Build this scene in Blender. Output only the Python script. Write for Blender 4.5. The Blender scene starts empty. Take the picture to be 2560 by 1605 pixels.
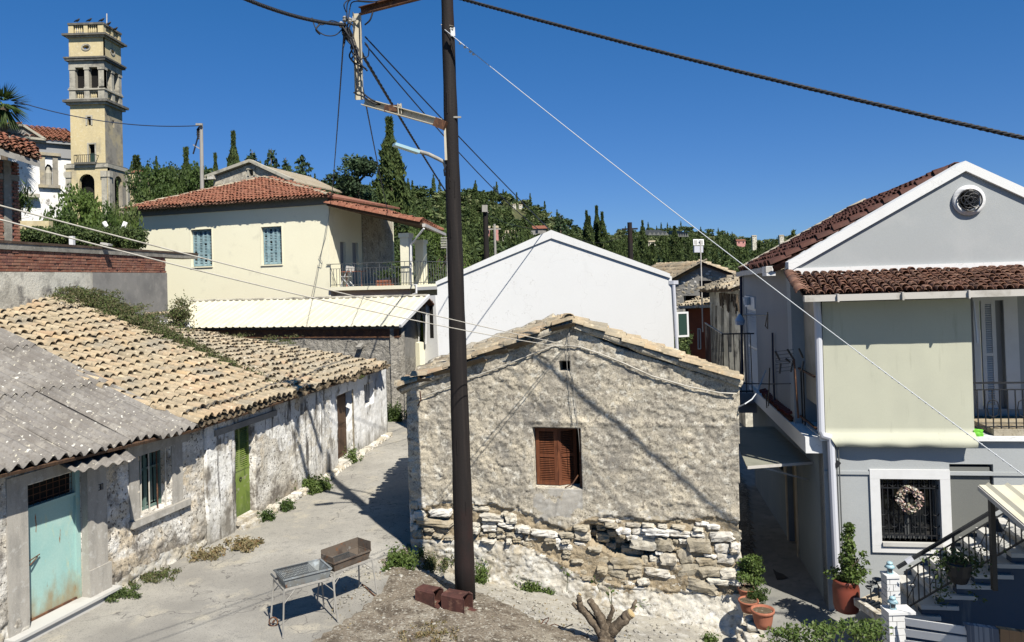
import bpy, bmesh, math, random
import numpy as np
from mathutils import Vector, Matrix, noise
from mathutils.geometry import tessellate_polygon
random.seed(7)
rng = np.random.default_rng(7)
SC = bpy.context.scene
COL = SC.collection
# ------------------------------------------------------------------ camera, sky, sun, exposure
FPX, CX, CY, PITCH, ROLL, EYE = 1900.0, 1280.0, 657.0, math.radians(1.0), 0.030, 5.5
FW = Vector((0, math.cos(PITCH), math.sin(PITCH)))
UP = Vector((0, -math.sin(PITCH), math.cos(PITCH)))
RT = Vector((1, 0, 0))
R2 = RT * math.cos(ROLL) - UP * math.sin(ROLL)
U2 = UP * math.cos(ROLL) + RT * math.sin(ROLL)
CAMP = Vector((0, 0, EYE))
cd = bpy.data.cameras.new('camera')
cam = bpy.data.objects.new('camera', cd)
COL.objects.link(cam)
cam.matrix_world = Matrix(((R2.x, U2.x, -FW.x, 0), (R2.y, U2.y, -FW.y, 0), (R2.z, U2.z, -FW.z, EYE), (0, 0, 0, 1)))
cd.sensor_width = 36
cd.lens = FPX / 2560 * 36
cd.shift_y = -(802.5 - CY) / 2560
cd.clip_start = 0.1
cd.clip_end = 6000
SC.camera = cam
SUN_AZ, SUN_EL = math.radians(152), math.radians(50)   # clockwise from +Y
SDIR = Vector((math.sin(SUN_AZ) * math.cos(SUN_EL), math.cos(SUN_AZ) * math.cos(SUN_EL), math.sin(SUN_EL)))
w = bpy.data.worlds.new('World')
SC.world = w
w.use_nodes = True
nt = w.node_tree
nt.nodes.clear()
sky = nt.nodes.new('ShaderNodeTexSky')
sky.sky_type = 'NISHITA'
sky.sun_disc = False
sky.sun_elevation = SUN_EL
sky.sun_rotation = SUN_AZ
sky.altitude = 1500
sky.air_density = 1.0
sky.dust_density = 0.0
sky.ozone_density = 3.0
hs = nt.nodes.new('ShaderNodeHueSaturation')
hs.inputs['Saturation'].default_value = 1.38
hs.inputs['Value'].default_value = 1.0
bg = nt.nodes.new('ShaderNodeBackground')
bg.inputs['Strength'].default_value = 0.050
wo = nt.nodes.new('ShaderNodeOutputWorld')
nt.links.new(sky.outputs[0], hs.inputs['Color'])
# the camera's rendering of the sky: one tone curve per channel, the same all round the sky
sp = nt.nodes.new('ShaderNodeSeparateColor'); cb = nt.nodes.new('ShaderNodeCombineColor')
nt.links.new(hs.outputs[0], sp.inputs[0])
for ch, (g, k) in enumerate(((.551, .330), (.588, .545), (.68, .936))):
    m1 = nt.nodes.new('ShaderNodeMath'); m1.operation = 'MULTIPLY'; m1.inputs[1].default_value = .0862
    m2 = nt.nodes.new('ShaderNodeMath'); m2.operation = 'POWER'; m2.inputs[1].default_value = g
    m3 = nt.nodes.new('ShaderNodeMath'); m3.operation = 'MULTIPLY'; m3.inputs[1].default_value = k / .0862
    nt.links.new(sp.outputs[ch], m1.inputs[0]); nt.links.new(m1.outputs[0], m2.inputs[0]); nt.links.new(m2.outputs[0], m3.inputs[0]); nt.links.new(m3.outputs[0], cb.inputs[ch])
nt.links.new(cb.outputs[0], bg.inputs[0])
nt.links.new(bg.outputs[0], wo.inputs[0])
sd = bpy.data.lights.new('sun', 'SUN')
sd.energy = 5.0
sd.angle = math.radians(0.5)
sd.color = (1.0, 0.95, 0.86)
so = bpy.data.objects.new('sun', sd)
COL.objects.link(so)
so.location = (0, 0, 60)
so.rotation_euler = SDIR.to_track_quat('Z', 'Y').to_euler()
SC.view_settings.view_transform = 'Standard'
SC.view_settings.look = 'None'
SC.view_settings.exposure = 0.75
SC.view_settings.gamma = 1.0
SC.render.engine = 'CYCLES'
SC.cycles.max_bounces = 5
SC.cycles.diffuse_bounces = 1
SC.cycles.transparent_max_bounces = 6

# ------------------------------------------------------------------ geometry helpers
def ray(u, v):
    return FW * FPX + R2 * (u - CX) + U2 * (CY - v)
def D(u, v, Y):
    """the point of the place seen at photo pixel u,v at a distance Y ahead"""
    d = ray(u, v)
    return CAMP + d * (Y / d.y)
def G(u, v, z=0.0):
    d = ray(u, v)
    return CAMP + d * ((z - EYE) / d.z)
def HP(u, v, p0, n):
    d = ray(u, v)
    return CAMP + d * ((Vector(p0) - CAMP).dot(n) / d.dot(n))
def proj(p):
    q = Vector(p) - CAMP
    k = q.dot(FW)
    return CX + FPX * q.dot(R2) / k, CY - FPX * q.dot(U2) / k

class Wall:
    """upright plane through a->b (seen left to right); s along, z up, n towards the viewer"""
    def __init__(s, a, b):
        s.a = Vector((a[0], a[1], 0)); s.b = Vector((b[0], b[1], 0))
        s.e = (s.b - s.a).normalized(); s.L = (s.b - s.a).length
        s.n = Vector((s.e.y, -s.e.x, 0))
    def P(s, x, z, n=0.0):
        p = s.a + s.e * x + s.n * n
        return Vector((p.x, p.y, z))
    def hit(s, u, v, n=0.0):
        p = HP(u, v, s.a + s.n * n, s.n)
        return ((p - s.a).dot(s.e), p.z)
    def Q(s, pts, n=0.0):
        return [s.hit(u, v, n) for u, v in pts]
    def off(s, n, ds=0):
        w = Wall((s.a + s.n * n + s.e * ds)[:2], (s.b + s.n * n)[:2])
        return w
    def back(s, x, L):
        """perpendicular wall running away from point x, facing -e side (left)"""
        p = s.P(x, 0); q = p - s.n * L
        return Wall(q[:2], p[:2])
def rect(w, u0, v0, u1, v1, n=0):
    a = w.hit(u0, v0, n); b = w.hit(u1, v1, n)
    return (min(a[0], b[0]), min(a[1], b[1]), max(a[0], b[0]), max(a[1], b[1]))

def prop(o, label=None, cat=None, group=None, kind=None):
    if label: o['label'] = label
    if cat: o['category'] = cat
    if group: o['group'] = group
    if kind: o['kind'] = kind
    return o
def thing(name, label, cat, loc=(0, 0, 0), group=None):
    o = bpy.data.objects.new(name, None)
    o.location = loc
    o.empty_display_size = .2
    COL.objects.link(o)
    return prop(o, label, cat, group)
def link(o, parent=None):
    COL.objects.link(o)
    if parent is not None:
        o.parent = parent
        q = parent; t = Vector((0, 0, 0))
        while q is not None:
            t += q.location; q = q.parent
        # meshes are built in world coordinates: undo the parent's offset
        o.matrix_parent_inverse = Matrix.Identity(4)
        o.location = o.location - t
    return o
def mesh_obj(name, verts, faces, mats, parent=None, smooth=False, fmat=None, rnd=None, loc=None):
    me = bpy.data.meshes.new(name)
    if loc is None:
        loc = Vector((0, 0, 0))
    if loc.length: verts = [Vector(q) - loc for q in verts]
    me.from_pydata([tuple(q) for q in verts], [], faces)
    for m in (mats if isinstance(mats, (list, tuple)) else [mats]):
        me.materials.append(m)
    if fmat is not None: me.polygons.foreach_set('material_index', fmat)
    if smooth: me.polygons.foreach_set('use_smooth', [True] * len(me.polygons))
    if rnd is not None:
        a = me.attributes.new('rnd', 'FLOAT', 'FACE')
        a.data.foreach_set('value', rnd)
    o = bpy.data.objects.new(name, me)
    o.location = loc
    return link(o, parent)

class MB:
    def __init__(s): s.v = []; s.f = []; s.m = []; s.r = []; s.sm = False
    def add(s, vs, fs, m=0, r=None):
        b = len(s.v); s.v += [Vector(q) for q in vs]
        for f in fs:
            s.f.append([i + b for i in f]); s.m.append(m); s.r.append(random.random() if r is None else r)
        return s
    def box8(s, c, m=0, r=None):
        return s.add(c, [(0, 3, 2, 1), (4, 5, 6, 7), (0, 1, 5, 4), (1, 2, 6, 5), (2, 3, 7, 6), (3, 0, 4, 7)], m, r)
    def wbox(s, w, s0, s1, z0, z1, n0, n1, m=0, r=None):
        return s.box8([w.P(s0, z0, n1), w.P(s1, z0, n1), w.P(s1, z0, n0), w.P(s0, z0, n0),
                       w.P(s0, z1, n1), w.P(s1, z1, n1), w.P(s1, z1, n0), w.P(s0, z1, n0)], m, r)
    def bar(s, p, q, a, b=None, m=0, up=(0, 0, 1)):
        """box bar between two points, width a (sideways) height b"""
        b = b or a; p = Vector(p); q = Vector(q)
        t = (q - p).normalized(); u = Vector(up)
        if abs(t.dot(u)) > .95: u = Vector((0, 1, 0))
        x = t.cross(u).normalized(); y = x.cross(t).normalized()
        x = x * a / 2; y = y * b / 2
        return s.box8([p - x - y, p + x - y, q + x - y, q - x - y, p - x + y, p + x + y, q + x + y, q - x + y], m)
    def tube(s, pts, r, k=6, m=0, caps=True):
        pts = [Vector(q) for q in pts]; n = len(pts)
        rs = r if isinstance(r, (list, tuple)) else [r] * n
        b = len(s.v); px = None
        for i, q in enumerate(pts):
            t = (pts[min(i + 1, n - 1)] - pts[max(i - 1, 0)]).normalized()
            if px is None:
                u = Vector((0, 0, 1)) if abs(t.z) < .9 else Vector((0, 1, 0))
                px = t.cross(u).normalized()
            px = (px - t * px.dot(t)).normalized(); py = t.cross(px)
            for j in range(k):
                a = 2 * math.pi * j / k
                s.v.append(q + (px * math.cos(a) + py * math.sin(a)) * rs[i])
        for i in range(n - 1):
            for j in range(k):
                s.f.append([b + i * k + j, b + i * k + (j + 1) % k, b + (i + 1) * k + (j + 1) % k, b + (i + 1) * k + j]); s.m.append(m); s.r.append(.5)
        if caps:
            s.f.append([b + j for j in range(k)][::-1]); s.m.append(m); s.r.append(.5)
            s.f.append([b + (n - 1) * k + j for j in range(k)]); s.m.append(m); s.r.append(.5)
        return s
    def lathe(s, c, prof, k=16, m=0):
        """prof: list of (r,z) from the centre point c"""
        c = Vector(c); b = len(s.v)
        for (r, z) in prof:
            for j in range(k):
                a = 2 * math.pi * j / k
                s.v.append(c + Vector((r * math.cos(a), r * math.sin(a), z)))
        for i in range(len(prof) - 1):
            for j in range(k):
                s.f.append([b + i * k + j, b + i * k + (j + 1) % k, b + (i + 1) * k + (j + 1) % k, b + (i + 1) * k + j]); s.m.append(m); s.r.append(.5)
        s.f.append([b + j for j in range(k)][::-1]); s.m.append(m); s.r.append(.5)
        s.f.append([b + (len(prof) - 1) * k + j for j in range(k)]); s.m.append(m); s.r.append(.5)
        return s
    def prism(s, w, pts, n0, n1, m=0, holes=()):
        """polygon (s,z) in wall plane, from depth n0 (back) to n1 (front), with holes"""
        loops = [list(pts)] + [list(h) for h in holes]
        def area(l): return sum(l[i][0] * l[(i + 1) % len(l)][1] - l[(i + 1) % len(l)][0] * l[i][1] for i in range(len(l)))
        loops[0] = loops[0] if area(loops[0]) > 0 else loops[0][::-1]
        for i in range(1, len(loops)):
            loops[i] = loops[i] if area(loops[i]) < 0 else loops[i][::-1]
        tri = tessellate_polygon([[Vector((q[0], q[1], 0)) for q in l] for l in loops])
        flat = [q for l in loops for q in l]; N = len(flat)
        vs = [w.P(q[0], q[1], n1) for q in flat] + [w.P(q[0], q[1], n0) for q in flat]
        fs = []
        for t in tri:
            a, b, c = [flat[i] for i in t]
            ar = (b[0] - a[0]) * (c[1] - a[1]) - (c[0] - a[0]) * (b[1] - a[1])
            t = list(t) if ar > 0 else list(t)[::-1]
            fs.append(t); fs.append([i + N for i in t][::-1])
        k = 0
        for l in loops:
            for i in range(len(l)):
                j = (i + 1) % len(l)
                fs.append([k + i, k + i + N, k + j + N, k + j])
            k += len(l)
        return s.add(vs, fs, m)
    def build(s, name, mats, parent=None, smooth=False, loc=None, autoloc=False):
        if autoloc and s.v:
            c = Vector((0, 0, 0))
            for q in s.v: c += q
            loc = c / len(s.v)
        return mesh_obj(name, s.v, s.f, mats, parent, smooth, s.m, s.r, loc)
def R4(r): return [(r[0], r[1]), (r[2], r[1]), (r[2], r[3]), (r[0], r[3])]
def copy_tree(o, parent=None, loc=None, label=None):
    c = o.copy(); COL.objects.link(c)
    if parent is not None: c.parent = parent
    if loc is not None: c.location = loc
    if label: c['label'] = label
    for ch in o.children: copy_tree(ch, c)
    return c
def sag(p, q, d, n=16):
    p = Vector(p); q = Vector(q)
    return [p.lerp(q, i / n) - Vector((0, 0, d * 4 * (i / n) * (1 - i / n))) for i in range(n + 1)]

# ------------------------------------------------------------------ materials
ALB = 0.72      # the whole place is a little darker than the values below, the picture is exposed for it
def M(name, col, rough=.85, spots=(), bump=None, rnd=0, metal=0, scale=(1, 1, 1), spec=.3, transl=0, fine=None, zdirt=None):
    """col linear base; spots: (noise scale, colour, lo, hi, detail[, stretch xyz]); bump: (scale, strength, distance)"""
    m = bpy.data.materials.new(name); m.use_nodes = True
    t = m.node_tree; t.nodes.clear(); N = t.nodes.new; Lk = t.links.new
    out = N('ShaderNodeOutputMaterial'); b = N('ShaderNodeBsdfPrincipled')
    b.inputs['Roughness'].default_value = rough; b.inputs['Metallic'].default_value = metal
    b.inputs['Specular IOR Level'].default_value = spec
    Lk(b.outputs[0], out.inputs[0])
    geo = N('ShaderNodeNewGeometry')
    cur = None
    def mix(fac, a, c, bt='MIX'):
        x = N('ShaderNodeMix'); x.data_type = 'RGBA'; x.blend_type = bt
        if isinstance(fac, float): x.inputs[0].default_value = fac
        else: Lk(fac, x.inputs[0])
        for k, q in ((6, a), (7, c)):
            if isinstance(q, tuple): x.inputs[k].default_value = (*q, 1)
            else: Lk(q, x.inputs[k])
        return x.outputs[2]
    def noi(sc, det=4, st=(1, 1, 1), off=0):
        mp = N('ShaderNodeMapping'); mp.inputs['Scale'].default_value = st; mp.inputs['Location'].default_value = (off, off * 1.7, off * .6)
        Lk(geo.outputs['Position'], mp.inputs[0])
        n = N('ShaderNodeTexNoise'); n.inputs['Scale'].default_value = sc; n.inputs['Detail'].default_value = det
        n.inputs['Roughness'].default_value = .6
        Lk(mp.outputs[0], n.inputs['Vector']); return n.outputs[0]
    cur = col
    if rnd:
        # colour varies from piece to piece
        at = N('ShaderNodeAttribute'); at.attribute_name = 'rnd'
        oi = N('ShaderNodeObjectInfo')
        ad = N('ShaderNodeMath'); ad.operation = 'ADD'; Lk(at.outputs['Fac'], ad.inputs[0]); Lk(oi.outputs['Random'], ad.inputs[1])
        fr = N('ShaderNodeMath'); fr.operation = 'FRACT'; Lk(ad.outputs[0], fr.inputs[0])
        cr = N('ShaderNodeValToRGB'); els = rnd
        cr.color_ramp.interpolation = 'LINEAR'
        while len(cr.color_ramp.elements) < len(els): cr.color_ramp.elements.new(.5)
        for i, c in enumerate(els):
            cr.color_ramp.elements[i].position = i / (len(els) - 1); cr.color_ramp.elements[i].color = (*c, 1)
        Lk(fr.outputs[0], cr.inputs[0]); cur = cr.outputs[0]
    for i, sp in enumerate(spots):
        sc, c, lo, hi, det = sp[:5]; st = sp[5] if len(sp) > 5 else (1, 1, 1)
        mr = N('ShaderNodeMapRange'); mr.inputs[1].default_value = lo; mr.inputs[2].default_value = hi
        src = noi(sc, abs(det), st, i * 13.7 + len(name))
        if det < 0:                                      # thin crack line along the noise's mid level
            a1 = N('ShaderNodeMath'); a1.operation = 'SUBTRACT'; Lk(src, a1.inputs[0]); a1.inputs[1].default_value = .5
            a2 = N('ShaderNodeMath'); a2.operation = 'ABSOLUTE'; Lk(a1.outputs[0], a2.inputs[0]); src = a2.outputs[0]
        Lk(src, mr.inputs[0])
        cur = mix(mr.outputs[0], cur, c)
    if zdirt:                                            # grime of irregular outline climbing from the ground: (z low, z high, colour, noise scale)
        sx = N('ShaderNodeSeparateXYZ'); Lk(geo.outputs['Position'], sx.inputs[0])
        a1 = N('ShaderNodeMath'); a1.operation = 'MULTIPLY_ADD'; Lk(noi(zdirt[3], 7, (1, 1, .45), 8.1), a1.inputs[0]); a1.inputs[1].default_value = -2.6 * (zdirt[1] - zdirt[0]); Lk(sx.outputs['Z'], a1.inputs[2])
        mr = N('ShaderNodeMapRange'); mr.inputs[1].default_value = zdirt[1] - 1.3 * (zdirt[1] - zdirt[0]); mr.inputs[2].default_value = zdirt[0] - 1.3 * (zdirt[1] - zdirt[0]); Lk(a1.outputs[0], mr.inputs[0])
        mr.inputs[4].default_value = .85; cur = mix(mr.outputs[0], cur, zdirt[2])
    if fine:
        mr = N('ShaderNodeMapRange'); mr.inputs[1].default_value = .3; mr.inputs[2].default_value = .7; mr.inputs[3].default_value = 1 - fine[1]; mr.inputs[4].default_value = 1 + fine[1]
        Lk(noi(fine[0], 3, (1, 1, 1), 5), mr.inputs[0])
        x = N('ShaderNodeVectorMath'); x.operation = 'SCALE'
        if isinstance(cur, tuple): x.inputs[0].default_value = cur
        else: Lk(cur, x.inputs[0])
        Lk(mr.outputs[0], x.inputs['Scale']); cur = x.outputs[0]
    if isinstance(cur, tuple): cur = tuple(c * ALB for c in cur)
    else:
        x = N('ShaderNodeVectorMath'); x.operation = 'SCALE'; Lk(cur, x.inputs[0]); x.inputs['Scale'].default_value = ALB; cur = x.outputs[0]
    if isinstance(cur, tuple): b.inputs['Base Color'].default_value = (*cur, 1)
    else: Lk(cur, b.inputs['Base Color'])
    if bump:
        bs = bump if isinstance(bump, list) else [bump]
        prev = None
        for (sc, stg, dist) in bs:
            bn = N('ShaderNodeBump'); bn.inputs['Strength'].default_value = stg; bn.inputs['Distance'].default_value = dist
            Lk(noi(sc, 5, (1, 1, 1), 3.3), bn.inputs['Height'])
            if prev: Lk(prev, bn.inputs['Normal'])
            prev = bn.outputs[0]
        Lk(prev, b.inputs['Normal'])
    if transl:
        tr = N('ShaderNodeBsdfTranslucent'); ms = N('ShaderNodeMixShader'); ms.inputs[0].default_value = transl
        if isinstance(cur, tuple): tr.inputs[0].default_value = (*cur, 1)
        else: Lk(cur, tr.inputs[0])
        Lk(b.outputs[0], ms.inputs[1]); Lk(tr.outputs[0], ms.inputs[2]); Lk(ms.outputs[0], out.inputs[0])
    return m

MT = {}
MT['street'] = M('street', (.37, .35, .305), .9, [(.6, (.45, .425, .37), .45, .62, 4), (.3, (.27, .255, .225), .5, .66, 5), (1.3, (.47, .43, .345), .55, .68, 5), (5, (.29, .275, .245), .55, .72, 3), (.35, (.13, .12, .11), .0035, .0, -5), (40, (.2, .19, .17), .56, .7, 2)], [(60, .35, .01), (5, .3, .02)], fine=(120, .15))
MT['dirt'] = M('dirt', (.24, .20, .15), .95, [(1.2, (.33, .29, .225), .48, .62, 5), (3.5, (.12, .095, .068), .48, .62, 6), (9, (.40, .36, .29), .56, .66, 4), (20, (.48, .45, .38), .6, .66, 2), (26, (.07, .055, .04), .56, .66, 3)], [(18, .7, .05), (60, .5, .02)], fine=(70, .3))
MT['apron'] = M('apron', (.46, .43, .36), .95, [(1.5, (.33, .31, .27), .45, .65, 5), (6, (.56, .54, .49), .52, .7, 4), (11, (.27, .235, .18), .58, .72, 4)], [(12, .5, .04), (50, .3, .01)], fine=(60, .15))
MT['alley'] = M('alley', (.27, .265, .24), .9, [(1.5, (.34, .33, .30), .45, .65, 4), (5, (.2, .2, .19), .5, .7, 4)], (40, .3, .01))
MT['hill'] = M('hill', (.06, .075, .025), 1, [(.02, (.10, .10, .04), .45, .6, 4), (.2, (.035, .05, .018), .5, .7, 5)], None)
MT['ground'] = M('earth', (.20, .18, .13), 1, [(.6, (.10, .11, .05), .45, .6, 5)], (6, .5, .05))
MT['plaster'] = M('old_plaster', (.52, .465, .365), .95, [(.5, (.42, .38, .31), .42, .6, 4), (1.1, (.64, .565, .43), .48, .6, 5), (2.0, (.27, .25, .215), .53, .66, 7), (7, (.70, .655, .55), .54, .64, 5), (11, (.25, .22, .175), .555, .64, 5), (34, (.17, .15, .115), .58, .68, 3)], [(30, .5, .014), (60, .6, .008)], fine=(38, .3))
MT['limewash'] = M('whitewashed_stone', (.64, .60, .51), .95, [(1.2, (.52, .455, .34), .44, .58, 5), (3, (.76, .735, .66), .5, .64, 4), (9, (.72, .70, .65), .53, .66, 4), (5, (.27, .235, .18), .56, .68, 5), (18, (.22, .19, .14), .6, .7, 3)], [(10, .5, .04), (50, .35, .01)], fine=(60, .12))
MT['rubble'] = M('rubble_stone', 0 or (.36, .285, .18), .95, [(4, (.44, .39, .30), .45, .62, 4), (14, (.22, .18, .12), .56, .7, 4)], [(14, .5, .03), (60, .3, .01)], rnd=[(.40, .33, .22), (.46, .41, .31), (.30, .25, .17)], fine=(60, .15))
MT['limestone'] = M('lime_stone', 0 or (.6, .57, .5), .95, [(7, (.42, .37, .28), .52, .68, 4), (18, (.25, .21, .16), .6, .72, 4)], [(14, .5, .03), (60, .3, .01)], rnd=[(.76, .73, .66), (.62, .57, .47), (.84, .82, .77), (.52, .46, .35), (.72, .68, .58)], fine=(60, .1))
MT['mortar'] = M('loose_mortar', (.42, .34, .225), 1, [(4, (.28, .22, .14), .48, .65, 5), (14, (.5, .44, .34), .55, .7, 4)], [(20, .7, .04)], fine=(50, .2))
MT['rowwall'] = M('row_wall', (.62, .58, .50), .95, [(.8, (.70, .59, .43), .5, .6, 4), (1.6, (.88, .85, .78), .48, .58, 6), (2.4, (.24, .215, .185), .51, .62, 7, (1, 1, .6)), (9, (.70, .67, .6), .55, .66, 4), (16, (.15, .13, .105), .56, .64, 5)], [(20, .8, .03), (50, .5, .012)], fine=(45, .2), zdirt=(-.1, .75, (.20, .175, .14), 3.5))
MT['frame_plaster'] = M('smooth_surround', (.47, .44, .385), .9, [(2, (.36, .34, .30), .45, .65, 5, (3, 3, .8)), (9, (.56, .54, .49), .55, .7, 4)], (30, .3, .01), fine=(60, .1))
MT['streaky'] = M('streaked_limewash', (.86, .845, .79), .95, [(1.3, (.68, .63, .53), .46, .6, 6), (6, (.95, .94, .91), .5, .65, 4), (2.6, (.10, .092, .085), .575, .64, 5, (1.8, 1.8, .14)), (2.2, (.22, .20, .17), .53, .64, 6, (1, 1, .45)), (14, (.2, .18, .15), .58, .66, 4)], [(12, .6, .03), (40, .4, .01)], fine=(40, .14), zdirt=(-.1, .9, (.26, .24, .20), 3))
MT['whitewall'] = M('white_limewash', (.98, .975, .95), .95, [(1.4, (.86, .84, .79), .45, .62, 5), (2.2, (.28, .26, .225), .56, .66, 7, (1, 1, .6)), (8, (1, 1, .99), .5, .68, 4)], [(10, .5, .03), (40, .3, .01)], fine=(40, .08), zdirt=(-.1, .8, (.24, .22, .18), 3))
MT['cement'] = M('grey_cement', (.33, .315, .285), .9, [(.8, (.25, .24, .22), .45, .62, 5), (3, (.39, .37, .33), .5, .7, 4)], (30, .3, .01), fine=(50, .1))
MT['patchy'] = M('patchy_render', (.50, .47, .39), .95, [(1, (.78, .74, .62), .45, .56, 6), (2, (.24, .225, .2), .52, .66, 6)], (15, .5, .03), fine=(40, .15))
MT['stonewall'] = M('field_stone_wall', (.39, .365, .315), .95, [(.7, (.32, .3, .265), .42, .62, 4), (2.4, (.26, .24, .205), .52, .68, 6), (7, (.50, .47, .41), .53, .68, 4), (20, (.16, .14, .12), .6, .7, 3)], [(5, .9, .1), (20, .6, .03)], fine=(30, .2))
MT['asbestos'] = M('fibre_cement', (.27, .25, .225), .95, [(1.2, (.21, .19, .168), .42, .6, 4), (4, (.33, .305, .265), .5, .65, 5), (12, (.19, .172, .15), .52, .66, 5), (9, (.66, .64, .57), .70, .715, 1.2), (15, (.58, .54, .43), .70, .72, 1)], [(30, .5, .01)], fine=(45, .12), rnd=[(.30, .28, .255), (.25, .232, .21), (.32, .30, .27)])
MT['asbestos'].name = 'fibre_cement'
TILEC = [(.58, .42, .235), (.42, .30, .18), (.50, .39, .25), (.46, .32, .20), (.64, .52, .34), (.34, .275, .18), (.56, .42, .26), (.44, .36, .24)]
MT['tile'] = M('clay_tile', (.5, .4, .25), .95, [(.5, (.44, .365, .25), .42, .66, 3), (1.1, (.33, .29, .22), .53, .66, 6), (3, (.32, .265, .18), .52, .66, 5), (16, (.22, .19, .14), .57, .7, 4), (9, (.66, .56, .40), .58, .72, 3)], [(40, .4, .01)], rnd=TILEC, fine=(60, .14))
MT['pan'] = M('pan_tile', (.20, .155, .10), .95, [(3, (.12, .095, .065), .45, .65, 5)], (40, .3, .01), fine=(60, .15))  # darkened to paint the shade lying between the cover tiles
MT['oldtile'] = M('weathered_tile', (.5, .4, .25), .95, [(.8, (.42, .36, .26), .42, .6, 3), (3, (.30, .26, .19), .48, .66, 5), (16, (.17, .155, .12), .56, .7, 4), (9, (.64, .58, .47), .58, .72, 3)], [(40, .4, .01)], rnd=[(.50, .40, .26), (.42, .34, .23), (.58, .47, .31), (.36, .295, .20), (.50, .35, .22)], fine=(60, .14))
MT['redtile'] = M('red_tile', (.35, .12, .06), .85, [(2, (.25, .10, .06), .45, .65, 5), (8, (.42, .2, .12), .55, .7, 4)], None, rnd=[(.29, .11, .062), (.23, .085, .05), (.33, .15, .09), (.20, .08, .052)], fine=(30, .15))
MT['browntile'] = M('brown_tile', (.2, .09, .05), .85, [(3, (.13, .065, .04), .45, .65, 5), (8, (.28, .14, .08), .55, .7, 4)], None, rnd=[(.25, .125, .085), (.19, .095, .065), (.31, .18, .125), (.13, .075, .055)], fine=(30, .15))
MT['marroon'] = M('maroon_tile', (.11, .045, .032), .75, [(3, (.075, .035, .028), .45, .65, 5), (10, (.15, .065, .045), .55, .7, 4)], None, fine=(30, .15))
MT['verge'] = M('verge_plaster', (.62, .54, .41), .9, [(2, (.5, .43, .31), .45, .65, 4)], (30, .2, .01))
MT['yellow'] = M('cream_render', (.99, .945, .715), .9, [(.5, (.97, .92, .69), .4, .65, 4), (1.2, (.80, .76, .58), .6, .78, 6)], [(50, .25, .01)], fine=(30, .035))
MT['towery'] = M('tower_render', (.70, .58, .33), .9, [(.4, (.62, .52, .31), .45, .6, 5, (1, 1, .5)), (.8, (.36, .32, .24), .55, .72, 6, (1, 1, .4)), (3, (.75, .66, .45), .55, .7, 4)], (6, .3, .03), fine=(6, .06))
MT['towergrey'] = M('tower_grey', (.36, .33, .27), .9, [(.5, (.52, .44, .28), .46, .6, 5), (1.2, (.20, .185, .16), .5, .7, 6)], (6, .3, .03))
MT['towerstone'] = M('tower_stone', (.46, .43, .35), .9, [(1, (.22, .21, .18), .5, .68, 6), (3, (.6, .56, .46), .55, .7, 4)], (5, .3, .03))
MT['darkstone'] = M('weathered_cornice', (.13, .125, .11), .95, [(2, (.25, .235, .2), .5, .7, 5)], None)
MT['white'] = M('white_render', (.86, .86, .84), .9, [(.4, (.83, .83, .81), .4, .65, 4), (1.4, (.77, .765, .74), .6, .8, 5, (1, 1, .25)), (.5, (.66, .65, .62), .0022, .0, -5)], [(45, .18, .01)], fine=(20, .015))
MT['whitepaint'] = M('white_paint', (.80, .80, .79), .55, [(3, (.74, .74, .73), .5, .7, 4)], None)
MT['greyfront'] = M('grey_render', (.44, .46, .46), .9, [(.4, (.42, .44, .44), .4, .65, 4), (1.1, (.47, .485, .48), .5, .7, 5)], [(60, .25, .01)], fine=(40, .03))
MT['grey_and_shade'] = M('grey_render_dark', (.19, .195, .18), .9, [(.5, (.17, .175, .165), .4, .65, 4)], [(60, .25, .01)], fine=(40, .03))  # dark grey; also paints shade on the frieze and recess panel
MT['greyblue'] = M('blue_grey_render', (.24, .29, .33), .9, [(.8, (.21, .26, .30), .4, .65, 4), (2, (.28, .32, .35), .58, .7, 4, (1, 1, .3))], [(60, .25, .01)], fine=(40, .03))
MT['stair_shade_blue'] = M('dark_blue_render', (.085, .115, .16), .9, [(.8, (.07, .10, .14), .4, .65, 4), (2, (.14, .17, .2), .6, .7, 4, (2, 2, .2))], (60, .2, .01))  # blue-grey render with the canopy's shade put into its colour
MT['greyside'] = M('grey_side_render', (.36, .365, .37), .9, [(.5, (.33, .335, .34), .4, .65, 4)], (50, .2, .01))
MT['curtain'] = M('awning_cloth', (.60, .60, .47), .95, [(1.1, (.57, .57, .45), .4, .65, 4), (2, (.50, .50, .39), .6, .74, 4, (4, 4, .4))], (90, .2, .005), fine=(110, .05), transl=.06)
MT['metalroof'] = M('cream_sheet_metal', (.76, .71, .55), .5, [(.8, (.70, .645, .48), .45, .62, 4), (2.5, (.5, .46, .37), .62, .75, 5, (1, .4, 1))], None, spec=.4)
MT['pole'] = M('creosoted_wood', (.014, .0105, .0095), .8, [(3, (.028, .021, .018), .5, .7, 5, (6, 6, .35)), (5, (.018, .012, .010), .55, .68, 5, (7, 7, .25)), (1.2, (.026, .012, .010), .58, .7, 4, (1, 1, .5))], [(30, .5, .01)])
MT['greypole'] = M('grey_pole', (.40, .38, .34), .9, [(3, (.3, .285, .255), .45, .65, 4, (3, 3, .3))], None)
MT['galv'] = M('beige_channel', (.62, .56, .43), .6, [(4, (.5, .44, .33), .5, .7, 4), (9, (.25, .19, .13), .66, .72, 4)], None, spec=.4)
MT['cable'] = M('black_cable', (.02, .021, .025), .6)
MT['bluecable'] = M('dark_blue_cable', (.015, .03, .07), .6)
MT['rope'] = M('pale_cable', (.62, .58, .50), .8, [(8, (.48, .44, .37), .5, .65, 3)])
MT['whiterope'] = M('white_cable', (.62, .64, .66), .8)
MT['wire'] = M('grey_wire', (.28, .27, .25), .6)
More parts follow.
